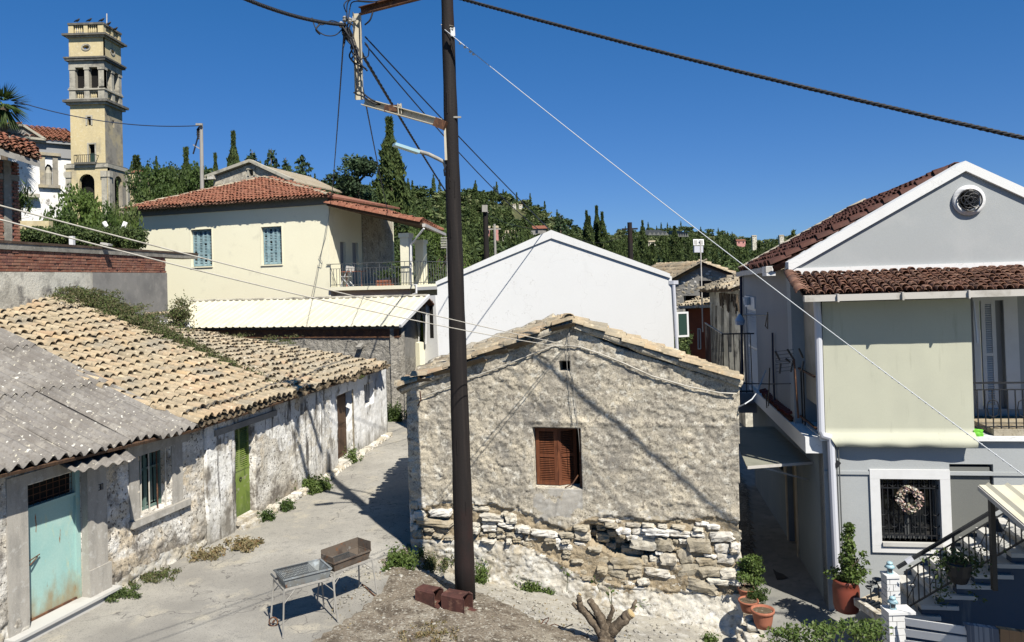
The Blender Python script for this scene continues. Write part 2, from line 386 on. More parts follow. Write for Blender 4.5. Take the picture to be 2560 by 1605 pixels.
MT['teal'] = M('teal_door_paint', (.36, .60, .555), .6, [(1.4, (.42, .64, .58), .42, .6, 4), (3, (.54, .64, .46), .585, .7, 5, (2, 2, .6)), (5, (.30, .13, .05), .645, .69, 5, (2.2, 2.2, .4)), (1.5, (.50, .68, .60), .5, .7, 5)], (25, .15, .006), fine=(40, .05), zdirt=(.1, .7, (.36, .27, .14), 5))
MT['rust'] = M('rusted_steel', (.16, .075, .04), .85, [(5, (.09, .045, .03), .45, .6, 5), (14, (.26, .13, .06), .55, .68, 4)], (30, .3, .01))
MT['rustbox'] = M('rusty_tin', (.105, .04, .03), .7, [(5, (.07, .028, .022), .45, .6, 5), (9, (.19, .095, .065), .56, .68, 4)], (30, .3, .01), spec=.4)
MT['lime'] = M('green_door_paint', (.20, .275, .055), .65, [(2, (.25, .32, .09), .45, .6, 5), (5, (.10, .15, .035), .54, .64, 6, (1, 1, .5)), (9, (.33, .33, .2), .6, .66, 4)], (25, .25, .006), zdirt=(.1, .6, (.09, .14, .03), 6))
MT['brownwood'] = M('brown_door_wood', (.11, .062, .035), .8, [(3, (.07, .04, .025), .45, .6, 5, (5, 5, .4)), (6, (.16, .10, .06), .55, .68, 5, (4, 4, .3))], (25, .3, .01))
MT['shutterbrown'] = M('brown_shutter_paint', (.17, .055, .022), .65, [(3, (.12, .04, .018), .45, .6, 5, (4, 4, .5)), (6, (.26, .095, .04), .56, .68, 4, (3, 3, .4))], (30, .25, .006))
MT['shutterblue'] = M('pale_blue_paint', (.33, .48, .52), .7, [(4, (.23, .36, .40), .45, .6, 4), (9, (.46, .56, .57), .55, .68, 4)], None)
MT['greenwood'] = M('old_green_wood', (.12, .20, .17), .8, [(5, (.25, .28, .25), .5, .65, 4, (3, 3, .5))], None)
MT['glass'] = M('dark_glass', (.012, .014, .016), .08, spec=.6)
MT['dark'] = M('unlit_room', (.012, .011, .010), .95)
MT['iron'] = M('black_iron', (.012, .013, .016), .5, spec=.5)
MT['greyiron'] = M('grey_iron', (.10, .105, .105), .5, spec=.5)
MT['pipe'] = M('white_plastic_pipe', (.66, .67, .72), .4, spec=.5)
MT['offpipe'] = M('off_white_gutter', (.58, .55, .50), .6, [(3, (.42, .39, .34), .55, .7, 4)])
MT['brick'] = M('clay_brick', (.3, .12, .07), .95, [(6, (.36, .19, .125), .5, .65, 4), (16, (.15, .07, .05), .58, .7, 4)], (40, .3, .01), rnd=[(.33, .14, .085), (.27, .105, .07), (.40, .20, .135), (.23, .10, .08)], fine=(40, .15))
MT['concrete'] = M('weathered_concrete', (.34, .32, .27), .95, [(2, (.24, .225, .19), .45, .62, 5), (7, (.44, .415, .36), .55, .7, 4)], (25, .4, .02))
MT['brownslab'] = M('dark_stained_coping', (.10, .065, .045), .95, [(4, (.16, .12, .09), .5, .65, 4)], (25, .4, .02))
MT['terra'] = M('terracotta', (.42, .155, .09), .85, [(5, (.35, .13, .075), .45, .65, 4), (12, (.50, .23, .15), .6, .7, 4)], (40, .15, .005))
MT['redpot'] = M('red_plastic_pot', (.24, .055, .032), .5, [(4, (.20, .05, .03), .45, .65, 4)], spec=.4)
MT['soil'] = M('soil', (.12, .09, .055), 1, [(20, (.3, .25, .18), .55, .68, 3)], (50, .6, .02))
MT['leaf'] = M('leaf', (.06, .10, .02), .6, [], None, rnd=[(.045, .085, .016), (.085, .135, .03), (.03, .06, .012), (.12, .17, .045)], transl=.25)
MT['leafbright'] = M('bright_leaf', (.1, .16, .03), .6, [], None, rnd=[(.10, .16, .03), (.15, .22, .05), (.07, .12, .025), (.20, .25, .08)], transl=.3)
MT['leafdark'] = M('dark_leaf', (.03, .055, .015), .7, [], None, rnd=[(.055, .09, .024), (.10, .14, .036), (.034, .06, .017), (.135, .17, .05)], transl=.12)
MT['cypress'] = M('cypress_leaf', (.03, .05, .014), .8, [], None, rnd=[(.045, .075, .02), (.075, .11, .026), (.025, .045, .013), (.105, .14, .034)], transl=.1)
MT['conifer'] = M('conifer_leaf', (.03, .05, .02), .8, [], None, rnd=[(.04, .075, .03), (.065, .105, .042), (.022, .042, .018)], transl=.08)
MT['olive'] = M('olive_leaf', (.09, .11, .05), .8, [], None, rnd=[(.17, .20, .08), (.23, .26, .11), (.12, .15, .055)], transl=.15)
MT['vine'] = M('weed_leaf', (.06, .10, .02), .8, [], None, rnd=[(.07, .115, .025), (.12, .16, .045), (.16, .13, .065), (.045, .07, .02), (.26, .23, .13)], transl=.2)
MT['dryweed'] = M('dry_grass', (.28, .22, .11), .9, [], None, rnd=[(.30, .23, .12), (.38, .31, .18), (.16, .15, .06), (.22, .13, .06)], transl=.2)
MT['bark'] = M('bark', (.17, .13, .09), .95, [(8, (.08, .06, .04), .45, .62, 5, (1, 1, .3)), (20, (.27, .22, .16), .55, .7, 4)], (30, .6, .02))
MT['cutwood'] = M('cut_wood', (.55, .42, .22), .9, [(10, (.47, .34, .17), .5, .65, 3)])
MT['lantern'] = M('pale_blue_enamel', (.38, .57, .63), .4, spec=.5)
MT['marble'] = M('marble_tread', (.62, .61, .57), .6, [(2, (.5, .48, .44), .5, .7, 5)])
MT['flowers'] = M('faded_flowers', (.5, .4, .3), .9, [], None, rnd=[(.72, .68, .58), (.62, .35, .33), (.20, .23, .09), (.72, .50, .47), (.30, .30, .16), (.8, .78, .72)])
MT['pinkwall'] = M('pink_render', (.62, .30, .27), .9, [(.8, (.5, .25, .22), .5, .7, 4)])
MT['redwall'] = M('red_ochre_render', (.30, .085, .04), .9, [(1, (.22, .06, .035), .45, .65, 5)])
MT['greenshut'] = M('dark_green_shutter', (.02, .055, .042), .6)
MT['fabricblue'] = M('blue_striped_mat', (.16, .18, .22), .95, [(9, (.33, .35, .38), .48, .52, 1, (5, 1, .02))])
MT['fabrictan'] = M('tan_striped_mat', (.42, .25, .13), .95, [(5, (.12, .09, .06), .55, .57, 1, (5, 1, .02)), (3, (.60, .42, .26), .52, .56, 1, (5, 1, .02))])
MT['plasticgreen'] = M('bright_green_plastic', (.20, .62, .06), .5)
MT['stain'] = M('soot', (.1, .09, .08), .9)
MT['paint30'] = M('black_paint', (.05, .045, .04), .9)
# ------------------------------------------------------------------ numpy noise, baking and instancing
_perm = rng.random((256, 256))
def vnoise(x, y):
    xi = np.floor(x).astype(int); yi = np.floor(y).astype(int); fx = x - xi; fy = y - yi
    fx = fx * fx * (3 - 2 * fx); fy = fy * fy * (3 - 2 * fy)
    a = _perm[xi % 256, yi % 256]; b = _perm[(xi + 1) % 256, yi % 256]
    c = _perm[xi % 256, (yi + 1) % 256]; d = _perm[(xi + 1) % 256, (yi + 1) % 256]
    return (a * (1 - fx) + b * fx) * (1 - fy) + (c * (1 - fx) + d * fx) * fy
def fbm(x, y, o=4):
    r = 0; a = .5
    for i in range(o):
        r = r + a * (vnoise(x + i * 17.3, y + i * 9.1) - .5); x = x * 2.03; y = y * 2.03; a *= .5
    return r
_jx = rng.random((256, 256)); _jy = rng.random((256, 256))
def worley(x, y):
    """distance to the nearest and second nearest cell point, cell value"""
    xi = np.floor(x).astype(int); yi = np.floor(y).astype(int)
    f1 = np.full(x.shape, 9.); f2 = np.full(x.shape, 9.); cid = np.zeros(x.shape)
    for dx in (-1, 0, 1):
        for dy in (-1, 0, 1):
            cx = xi + dx; cy = yi + dy
            d = np.hypot(cx + _jx[cx % 256, cy % 256] - x, cy + _jy[cx % 256, cy % 256] - y)
            cv = _perm[cx % 256, cy % 256]
            m = d < f1
            f2 = np.where(m, f1, np.minimum(f2, d)); cid = np.where(m, cv, cid); f1 = np.where(m, d, f1)
    return f1, f2, cid
def sstep(a, b, x):
    t = np.clip((x - a) / (b - a), 0, 1); return t * t * (3 - 2 * t)
def inpoly(x, y, poly):
    r = np.zeros(x.shape, bool); n = len(poly)
    for i in range(n):
        x1, y1 = poly[i]; x2, y2 = poly[(i + 1) % n]
        c = ((y1 > y) != (y2 > y)) & (x < (x2 - x1) * (y - y1) / ((y2 - y1) or 1e-9) + x1)
        r ^= c
    return r
def fast_mesh(name, V, F, mats, parent=None, smooth=False, fmat=None, rnd=None):
    """V (n,3), F (m,4) or (m,3) arrays"""
    me = bpy.data.meshes.new(name); V = np.asarray(V, np.float32); F = np.asarray(F, np.int32)
    m, k = F.shape
    me.vertices.add(len(V)); me.vertices.foreach_set('co', V.ravel())
    me.loops.add(m * k); me.loops.foreach_set('vertex_index', F.ravel())
    me.polygons.add(m); me.polygons.foreach_set('loop_start', np.arange(0, m * k, k, dtype=np.int32))
    me.polygons.foreach_set('loop_total', np.full(m, k, np.int32))
    for q in (mats if isinstance(mats, (list, tuple)) else [mats]): me.materials.append(q)
    if fmat is not None: me.polygons.foreach_set('material_index', np.asarray(fmat, np.int32))
    me.polygons.foreach_set('use_smooth', np.full(m, smooth))
    me.update(calc_edges=True)
    if rnd is not None:
        a = me.attributes.new('rnd', 'FLOAT', 'FACE'); a.data.foreach_set('value', np.asarray(rnd, np.float32))
    o = bpy.data.objects.new(name, me)
    return link(o, parent)
def bake(name, tv, tf, mats4, mat, parent=None, smooth=False, rnd=None):
    """many transformed copies of one template joined into a single mesh"""
    tv = np.asarray(tv, float); A = np.array([np.array(m) for m in mats4])
    n = len(A)
    if n == 0: return None
    hv = np.c_[tv, np.ones(len(tv))]
    V = np.einsum('nij,kj->nki', A, hv)[:, :, :3].reshape(-1, 3)
    k = max(len(f) for f in tf)
    F = np.array([list(f) + [f[-1]] * (k - len(f)) for f in tf])
    FF = (F[None] + (np.arange(n) * len(tv))[:, None, None]).reshape(-1, k)
    r = np.repeat(rng.random(n) if rnd is None else rnd, len(tf))
    return fast_mesh(name, V, FF, mat, parent, smooth, None, r)
def frame(p, x, y, z, sx=1, sy=1, sz=1):
    return Matrix(((x.x * sx, y.x * sy, z.x * sz, p.x), (x.y * sx, y.y * sy, z.y * sz, p.y), (x.z * sx, y.z * sy, z.z * sz, p.z), (0, 0, 0, 1)))
def tmesh(name, tv, tf, mat, smooth=False, rnd=None):
    me = bpy.data.meshes.new(name); me.from_pydata([tuple(q) for q in tv], [], [tuple(f) for f in tf])
    for q in (mat if isinstance(mat, (list, tuple)) else [mat]): me.materials.append(q)
    if smooth: me.polygons.foreach_set('use_smooth', [True] * len(me.polygons))
    return me
def inst(name, me, mtx, parent=None):
    o = bpy.data.objects.new(name, me); COL.objects.link(o)
    if parent is not None:
        o.parent = parent; q = parent; t = Vector((0, 0, 0))
        while q is not None: t += q.location; q = q.parent
        mtx = Matrix.Translation(-t) @ mtx
    o.matrix_local = mtx
    return o
def camdist(p): return (Vector(p) - CAMP).length
def many(name, meshes, tv, tf, mlist, mat, parent, smooth=False, cap=300, stuffname=None, seen=None):
    """the `cap` nearest copies as objects sharing meshes, the rest joined"""
    ml = sorted(mlist, key=lambda m: camdist(m.translation) + (0 if seen is None or seen(m.translation) else 1000))
    for i, m in enumerate(ml[:cap]): inst(name, meshes[i % len(meshes)], m, parent)
    if len(ml) > cap:
        o = bake(stuffname or name + '_remainder', tv, tf, ml[cap:], mat, parent, smooth); o['kind'] = 'stuff'
def inframe(p):
    q = Vector(p) - CAMP
    if q.dot(FW) < .5: return False
    u, v = proj(p); return -60 < u < 2620 and -60 < v < 1665

# ---- clay barrel tile: x across (half width 1), y up the slope (0 lower end .. 1), z normal
def barrel(seg=5, taper=.78, th=.16, flip=False):
    V = []; F = []
    for (yy, r) in ((0, 1.0), (1, taper)):
        for k in (0, 1):
            rr = r - k * th
            for j in range(seg + 1):
                a = math.pi * j / seg
                V.append((math.cos(a) * rr, yy, (math.sin(a) * rr * .78) * (-1 if flip else 1)))
    n = seg + 1
    for j in range(seg):
        F.append((j, 2 * n + j, 2 * n + j + 1, j + 1))           # outer
        F.append((n + j, n + j + 1, 3 * n + j + 1, 3 * n + j))   # inner
        F.append((j, j + 1, n + j + 1, n + j))                   # rim at the lower end
    return V, F
BV, BF = barrel()
_bm = {}
def barrel_meshes(mat):
    if mat.name not in _bm:
        L = []
        for i in range(3):
            v = [(x * (1 + .05 * math.sin(i * 2 + y * 3)), y + .03 * math.sin(x * 3 + i), z * (1 + .06 * i)) for x, y, z in BV]
            L.append(tmesh('clay_tile', v, BF, mat, True))
        _bm[mat.name] = L
    return _bm[mat.name]
def tile_patch(parent, E1, E2, T1, T2, tw, row, mat, pan, cap=300, keep=None, jit=1.0, over=1.25, wav=.05, deck='brownwood'):
    E1, E2, T1, T2 = map(Vector, (E1, E2, T1, T2))
    nu = max(2, round(((E2 - E1).length + (T2 - T1).length) / 2 / tw)); nv = max(2, round(((T1 - E1).length + (T2 - E2).length) / 2 / row))
    def P(s, t): return E1.lerp(E2, s).lerp(T1.lerp(T2, s), t)
    cov = []; pans = []
    for i in range(nu):
        for j in range(nv):
            s = (i + .5) / nu; t = j / nv
            if keep and not keep(s, t): continue
            p = P(s, t); dx = (P(min(1, s + .01), t) - P(max(0, s - .01), t)).normalized()
            dy = (P(s, t + .01) - P(s, t)).normalized(); nz = dx.cross(dy).normalized(); dx = dy.cross(nz)
            h = wav * noise.noise(Vector((p.x * .9, p.y * .9, 3)))
            rz = random.gauss(0, .045) * jit; rt = .115 + random.gauss(0, .03) * jit
            slip = random.uniform(-.12, .02) * jit if random.random() < .07 else 0
            for L, off, up in ((cov, 0, .045), (pans, tw / 2, .0)):
                q = p + dx * (off + random.gauss(0, .01) * jit) + dy * (random.gauss(0, .026) * jit + slip) + nz * (h + up)
                x2 = dx * math.cos(rz) + dy * math.sin(rz); y2 = (dy * math.cos(rz) - dx * math.sin(rz))
                y3 = (y2 - nz * rt).normalized(); z3 = x2.cross(y3)
                L.append(frame(q + nz * rt * row * .9, x2, y3, z3, tw * .40 * random.uniform(.92, 1.08), row * over, tw * .49 * random.uniform(.9, 1.12)))
    many('clay_tile', barrel_meshes(mat), BV, BF, cov, mat, parent, True, cap, 'clay_tiles_upper', inframe)
    pv, pf = barrel(4, 1.0, .14, True)
    o = bake('pan_tiles', pv, pf, pans, pan, parent, True); o['kind'] = 'stuff'
    # solid deck under the tiles
    b = MB(); k = 8
    dn = (E2 - E1).cross(T1 - E1).normalized()
    for a in range(k):
        for c in range(k):
            if keep and not keep((a + .5) / k, (c + .5) / k): continue
            q = [P(a / k, c / k), P((a + 1) / k, c / k), P((a + 1) / k, (c + 1) / k), P(a / k, (c + 1) / k)]
            b.box8([x - dn * .09 for x in q] + [x - dn * .05 for x in q])
    b.build('roof_deck', MT[deck], parent)
    return P
# ---- rough wall with real relief
def rough_wall(name, W, outline, holes, res, disp, mats, midx, parent, thick=.35, label=None):
    xs = [q[0] for q in outline]; zs = [q[1] for q in outline]
    x0, x1, z0, z1 = min(xs), max(xs), min(zs), max(zs)
    nx = int((x1 - x0) / res) + 1; nz = int((z1 - z0) / res) + 1
    gx = np.linspace(x0, x1, nx + 1); gz = np.linspace(z0, z1, nz + 1)
    X, Z = np.meshgrid(gx, gz, indexing='ij')
    # irregular grid so that edges are not stepped
    cxm = (X[:-1, :-1] + X[1:, 1:]) / 2; czm = (Z[:-1, :-1] + Z[1:, 1:]) / 2
    ok = inpoly(cxm, czm, outline)
    for h in holes: ok &= ~inpoly(cxm, czm, h if len(h) != 4 or isinstance(h[0], (tuple, list)) else R4(h))
    Nn = disp(X, Z)
    base = np.array(W.a); e = np.array(W.e); n = np.array(W.n)
    V = base[None, None] + X[..., None] * e + Nn[..., None] * n; V[..., 2] = Z
    idx = np.arange((nx + 1) * (nz + 1)).reshape(nx + 1, nz + 1)
    ii, jj = np.nonzero(ok)
    F = np.stack([idx[ii, jj], idx[ii + 1, jj], idx[ii + 1, jj + 1], idx[ii, jj + 1]], 1)
    fm = midx(cxm, czm)[ii, jj] if midx else np.zeros(len(ii), int)
    VV = V.reshape(-1, 3)
    # rims: boundary edges pushed back by `thick`
    E = []
    okp = np.pad(ok, 1)
    for (di, dj, a, b) in ((0, -1, (0, 0), (1, 0)), (1, 0, (1, 0), (1, 1)), (0, 1, (1, 1), (0, 1)), (-1, 0, (0, 1), (0, 0))):
        nb = okp[1 + di:nx + 1 + di, 1 + dj:nz + 1 + dj][:nx, :nz]
        m = ok & ~nb; p, q = np.nonzero(m)
        E.append(np.stack([idx[p + a[0], q + a[1]], idx[p + b[0], q + b[1]]], 1))
    E = np.concatenate(E)
    u, inv = np.unique(E, return_inverse=True); inv = inv.reshape(E.shape)
    bk = VV[u].copy(); dpt = (bk - base) @ n
    bk = bk - (dpt + thick)[:, None] * n
    RF = np.stack([E[:, 1], E[:, 0], inv[:, 0] + len(VV), inv[:, 1] + len(VV)], 1)
    allV = np.concatenate([VV, bk]); allF = np.concatenate([F, RF]); fmat = np.concatenate([fm, np.zeros(len(RF), int)])
    used, inv2 = np.unique(allF, return_inverse=True)
    return fast_mesh(name, allV[used], inv2.reshape(allF.shape), mats, parent, True, fmat)
# ---- irregular stone
def stone_tmpl(seed, n=3, sq=.42):
    bm = bmesh.new(); bmesh.ops.create_cube(bm, size=2)
    bmesh.ops.subdivide_edges(bm, edges=bm.edges[:], cuts=1, use_grid_fill=True)
    bmesh.ops.subdivide_edges(bm, edges=bm.edges[:], cuts=1, use_grid_fill=True)
    for v in bm.verts:
        c = v.co.copy(); s = c.normalized() * 1.18
        q = c.lerp(s, sq * .8)
        q += Vector((noise.noise(c * 3.1 + Vector((seed, 5, 1))), noise.noise(c * 3.1 + Vector((3, seed, 2))), noise.noise(c * 3.1 + Vector((1, 4, seed))))) * .11
        q += Vector((noise.noise(c * 1.3 + Vector((seed * 9, 0, 0))), noise.noise(c * 1.3 + Vector((0, seed * 7, 0))), noise.noise(c * 1.3 + Vector((0, 0, seed * 5))))) * .34
        v.co = q
    V = [v.co.copy() for v in bm.verts]; F = [[v.index for v in f.verts] for f in bm.faces]; bm.free()
    return V, F
STT = [stone_tmpl(i) for i in range(1, 7)]
_sm = {}
def stone(W, s, z, w, h, n, dep, mat, parent, rot=0, name='stone'):
    """stone centred at (s,z) on wall W, size w x h, front at n+dep"""
    i = random.randrange(6); k = (mat.name, i)
    if k not in _sm: _sm[k] = tmesh('stone', STT[i][0], STT[i][1], mat, False)
    c, sn = math.cos(rot), math.sin(rot); zz = Vector((0, 0, 1))
    x = W.e * c + zz * sn; y = zz * c - W.e * sn
    return inst(name, _sm[k], frame(W.P(s, z, n + dep / 2 - .05), x, W.n, y, w / 2, dep, h / 2), parent)
# ---- foliage
def leaf_quads(P, size, asp=.5, nrm=None, droop=0):
    """(n,3) centres -> diamond leaves"""
    n = len(P); a = rng.normal(size=(n, 3))
    if nrm is not None: a = a * .8 + nrm
    a /= np.linalg.norm(a, axis=1)[:, None] + 1e-9                 # leaf normal
    b = np.cross(a, rng.normal(size=(n, 3))); b /= np.linalg.norm(b, axis=1)[:, None] + 1e-9
    if droop: b[:, 2] += droop; b /= np.linalg.norm(b, axis=1)[:, None]
    c = np.cross(a, b); c /= np.linalg.norm(c, axis=1)[:, None] + 1e-9
    s = (size * rng.uniform(.6, 1.3, n))[:, None]
    V = np.stack([P - b * s, P + c * s * asp + a * s * .12, P + b * s, P - c * s * asp + a * s * .12], 1)
    return V.reshape(-1, 3), np.arange(4 * n).reshape(n, 4)
def leaves(name, P, size, mat, parent=None, asp=.5, nrm=None, droop=0, kind=None, rgroup=None):
    P = np.asarray(P, float)
    V, F = leaf_quads(P, size, asp, nrm, droop)
    r = rng.random(len(P)) if rgroup is None else np.clip(rgroup + rng.normal(0, .08, len(P)), 0, .999)
    o = fast_mesh(name, V, F, mat, parent, False, None, r)
    if kind: o['kind'] = kind
    return o
def clumps(centres, radii, n, squash=.8):
    C = np.asarray(centres, float); R = np.asarray(radii, float)
    k = rng.choice(len(C), n, p=R ** 2 / (R ** 2).sum())
    d = rng.normal(size=(n, 3)); d /= np.linalg.norm(d, axis=1)[:, None]
    rr = R[k] * rng.random(n) ** .35
    off = d * rr[:, None]; off[:, 2] *= squash
    return C[k] + off, d, k
def tree_protos(kind, seed, detail=1.0):
    """unit tree (height 1, base at origin): list of (part, V, F, rnd, material)"""
    r = np.random.default_rng(seed); L = []
    tr = MB()
    if kind in ('round', 'olive'):
        k = 26; C = []
        for i in range(k):
            a = r.uniform(0, 6.28); el = r.uniform(-.5, 1.4); rad = r.uniform(.2, .36)
            C.append((math.cos(a) * math.cos(el) * rad, math.sin(a) * math.cos(el) * rad, .58 + math.sin(el) * rad * .95))
        R = r.uniform(.07, .15, k); P, d, kk = clumps(C, R, int(2600 * detail)); sz = .021 / detail ** .5; asp = .6
        tr.tube([(0, 0, 0), (.01, .005, .2), (0, 0, .42)], [.035, .026, .018], 6)
        for c in C[::2]: tr.tube([(0, 0, .3), ((c[0]) * .5, c[1] * .5, .3 + (c[2] - .3) * .6), c], [.014, .009, .003], 4)
        rn = r.random(k)[kk] * .75
    elif kind == 'cypress':
        n = int(3000 * detail); z = r.random(n) ** (.8 if detail > .5 else .68)
        prof = .085 * np.sin(np.clip(z * 1.05 + .06, 0, 1) * np.pi) ** .55 * (1 - z * .55) + .008
        a = r.uniform(0, 6.28, n); lump = 1 + .22 * np.sin(a * 3 + z * 31) + .16 * np.sin(a * 5 - z * 57 + 1) + .1 * r.normal(size=n)
        rr = prof * lump * r.uniform(.72, 1.0, n)
        P = np.stack([np.cos(a) * rr, np.sin(a) * rr, z * .97 + .03], 1); d = np.stack([np.cos(a), np.sin(a), .2 * np.ones(n)], 1)
        sz = .021 / detail ** .32; asp = .34; rn = np.clip(.4 + .3 * np.sin(a * 3 + z * 31), 0, .8)
        tr.tube([(0, 0, 0), (0, 0, .5), (0, 0, .9)], [.02, .012, .003], 5)
        V, F = leaf_quads(P, sz, asp, d * .6, droop=1.4)
        L.append(('crown', V, F, rn, 'cypress'))
        L.append(('trunk', np.array([tuple(q) for q in tr.v]), tr.f, None, 'bark')); return L
    elif kind == 'conifer':
        C = []; R = []
        for i in range(60):
            z = .12 + .85 * (i / 60) ** .9; a = i * 2.4 + r.normal() * .3; m = .24 * (1 - z) ** .75 + .012
            for q in (.45, .85, 1.1):
                C.append((math.cos(a) * m * q, math.sin(a) * m * q, z - .04 * q * q + r.normal() * .01)); R.append(.022 + .05 * (1 - z) * q)
        P, d, kk = clumps(C, R, int(3400 * detail), .45); sz = .02 / detail ** .5; asp = .5; rn = r.random(len(C))[kk] * .8
        tr.tube([(0, 0, 0), (0, 0, .5), (0, 0, .96)], [.022, .013, .003], 5)
    elif kind == 'cedar':
        C = []; R = []
        for i in range(26):
            z = .25 + .7 * r.random(); a = r.uniform(0, 6.28); m = r.uniform(.1, .42) * (1.15 - z)
            for q in (.4, .7, 1, 1.15):
                C.append((math.cos(a) * m * q, math.sin(a) * m * q, z + .06 * q + r.normal() * .012)); R.append(.035 + .045 * r.random())
            tr.tube([(0, 0, z - .04), (math.cos(a) * m, math.sin(a) * m, z + .05)], [.01, .003], 4)
        P, d, kk = clumps(C, R, int(3600 * detail), .6); sz = .019 / detail ** .5; asp = .5; rn = r.random(len(C))[kk] * .8
        tr.tube([(0, 0, 0), (.01, 0, .5), (0, 0, .92)], [.025, .016, .004], 6)
    V, F = leaf_quads(P, sz, asp, d * .5)
    L.append(('crown', V, F, rn, {'round': 'leafdark', 'olive': 'olive', 'conifer': 'conifer', 'cedar': 'conifer'}[kind]))
    L.append(('trunk', np.array([tuple(q) for q in tr.v]), tr.f, None, 'bark'))
    return L
_tp = {}
def tree_meshes(kind, seed, detail=1.0, mat=None):
    key = (kind, seed, detail, mat)
    if key not in _tp:
        res = []
        for part, V, F, rn, mt in tree_protos(kind, seed, detail):
            if part == 'crown':
                o = fast_mesh('crown', V, F, MT[mat or mt], None, False, None, rn); me = o.data; bpy.data.objects.remove(o)
            else: me = tmesh('trunk', V, F, MT[mt], True)
            res.append((part, me))
        _tp[key] = res
    return _tp[key]
def tree(kind, name, label, cat, base, h, wid=1.0, seed=1, detail=1.0, group=None, mat=None):
    e = thing(name, label, cat, base, group)
    a = random.uniform(0, 6.28)
    for part, me in tree_meshes(kind, seed, detail, mat):
        o = bpy.data.objects.new(part, me); COL.objects.link(o); o.parent = e
        o.scale = (h * wid, h * wid, h); o.rotation_euler = (0, 0, a)
    return e
def weeds(name, label, cat, pts, n, size, mat, spread=.15, h=.2, parent=None, asp=.4, stalks=True, kind=None):
    """a low tuft or creeping mass around the given points"""
    pts = np.asarray(pts, float); k = rng.integers(0, len(pts), n)
    P = pts[k] + np.c_[rng.normal(0, spread, n), rng.normal(0, spread, n), np.abs(rng.normal(0, h * .5, n))]
    o = leaves(name, P, size, mat, parent, asp, None, .6)
    prop(o, label, cat, kind=kind)
    return o
# ------------------------------------------------------------------ terrain
CTRL = [(-9, 8, 0), (-8, 12.5, 0), (-6.4, 17, 0), (-5.6, 20, 0), (-4.6, 27, 0), (-4.4, 12, 0), (-3.6, 11.9, 0), (-3, 20, 0), (-2.2, 24, 0), (-4, 31, 0), (-2, 31, 0), (-2.3, 15.7, 0), (-6, 10, 0), (-4, 8, -.05),
        (-3.2, 15, 0), (-3.5, 17, 0), (-2.64, 13.52, 0), (-1.95, 15.2, -.22), (-1.35, 15.35, -.46), (-.65, 14.95, -.52), (.2, 14.75, -.64), (2, 14.2, -.9), (3.4, 13.8, -1.08), (4.1, 13.6, -1.2),
        (-1.9, 13.2, -.02), (-1.0, 13.2, -.1), (-1.6, 14.5, -.15), (-.2, 13.1, -.2), (.5, 12.4, -.35), (1.5, 12.2, -.45), (2.6, 12, -.7), (.2, 13.7, -.42), (1.8, 13.2, -.7), (3.2, 12.4, -1.0), (4, 12.2, -1.25), (-1, 10.5, -.15), (1.5, 10.5, -.5),
        (4.5, 13.7, -1.1), (5.6, 14, -.78), (6.5, 13, -.8), (9, 12.5, -.8), (12, 12, -.8), (5, 16, -.76), (6, 20, -.7), (6.3, 26, -.6), (7, 10.5, -.95), (10, 9, -.9), (5.2, 11.2, -1.15), (5, 14, -.92), (12, 16, -.8), (0, 20, -.2), (2, 18, -.5), (3, 26, -.3), (0, 31, 0), (-14, 16, 0), (-14, 30, 1), (12, 30, -.4), (-12, 8, 0), (12, 7, -1)]
_C = np.array(CTRL, float)
def _phi(r): return np.where(r > 1e-9, r * r * np.log(r + 1e-12), 0)
_n = len(_C); _K = _phi(np.hypot(_C[:, None, 0] - _C[None, :, 0], _C[:, None, 1] - _C[None, :, 1])) + np.eye(_n) * .02
_Pm = np.c_[np.ones(_n), _C[:, :2]]
_A = np.block([[_K, _Pm], [_Pm.T, np.zeros((3, 3))]]); _w = np.linalg.solve(_A, np.r_[_C[:, 2], 0, 0, 0])
SKY = [(-1500, 470), (0, 470), (300, 452), (480, 450), (700, 470), (1000, 492), (1100, 494), (1200, 500), (1280, 512), (1350, 532), (1400, 556), (1450, 585), (1500, 596), (1560, 588), (1640, 582), (1700, 576), (1760, 582), (1850, 600), (1900, 612), (1960, 600), (2050, 596), (2560, 590), (4000, 600)]
RD = [(-1500, 300), (300, 300), (1000, 300), (1350, 360), (1480, 520), (1700, 640), (2560, 700)]
def zt(x, y):
    """height of the ground"""
    x = np.asarray(x, float); y = np.asarray(y, float); sh = x.shape; xf = x.ravel(); yf = y.ravel()
    xc = np.clip(xf, -14, 12); yc = np.clip(yf, 7, 31)
    z = _w[-3] + _w[-2] * xc + _w[-1] * yc
    for i in range(_n): z = z + _w[i] * _phi(np.hypot(xc - _C[i, 0], yc - _C[i, 1]))
    z = np.clip(z, -1.35, 1.0)
    z = z * (1 - sstep(30, 40, yf))
    # rising ground and hills beyond the village
    d = np.hypot(xf, yf); u = 1280 + FPX * np.clip(xf / np.maximum(yf, 1), -3, 3)
    sv = np.interp(u, [a for a, b in SKY], [b for a, b in SKY]); rd = np.interp(u, [a for a, b in RD], [b for a, b in RD])
    hv = 690 - .03 * (u - 1280)
    tan = (hv - sv) / FPX
    yy = np.maximum(yf, 1)
    t = (yy - 40) / (rd - 40)
    prof = np.where(t < 1, np.clip(t, 0, 1) ** 1.25, 1 - .25 * np.clip(t - 1, 0, 2))
    hill = (EYE + tan * np.minimum(yy, rd)) * prof * sstep(36, 70, yf)
    hill += np.clip(t, 0, 1) * 3.5 * fbm(xf / 45, yf / 45, 4) * sstep(60, 140, yf)
    left = sstep(-8, -16, xf) * sstep(24, 60, yf) * 3.6
    z = np.where(yf > 30, z + hill + left * (1 - sstep(80, 200, yf)), z)
    return z.reshape(sh)
def ztf(x, y): return float(zt(np.array([x]), np.array([y]))[0])
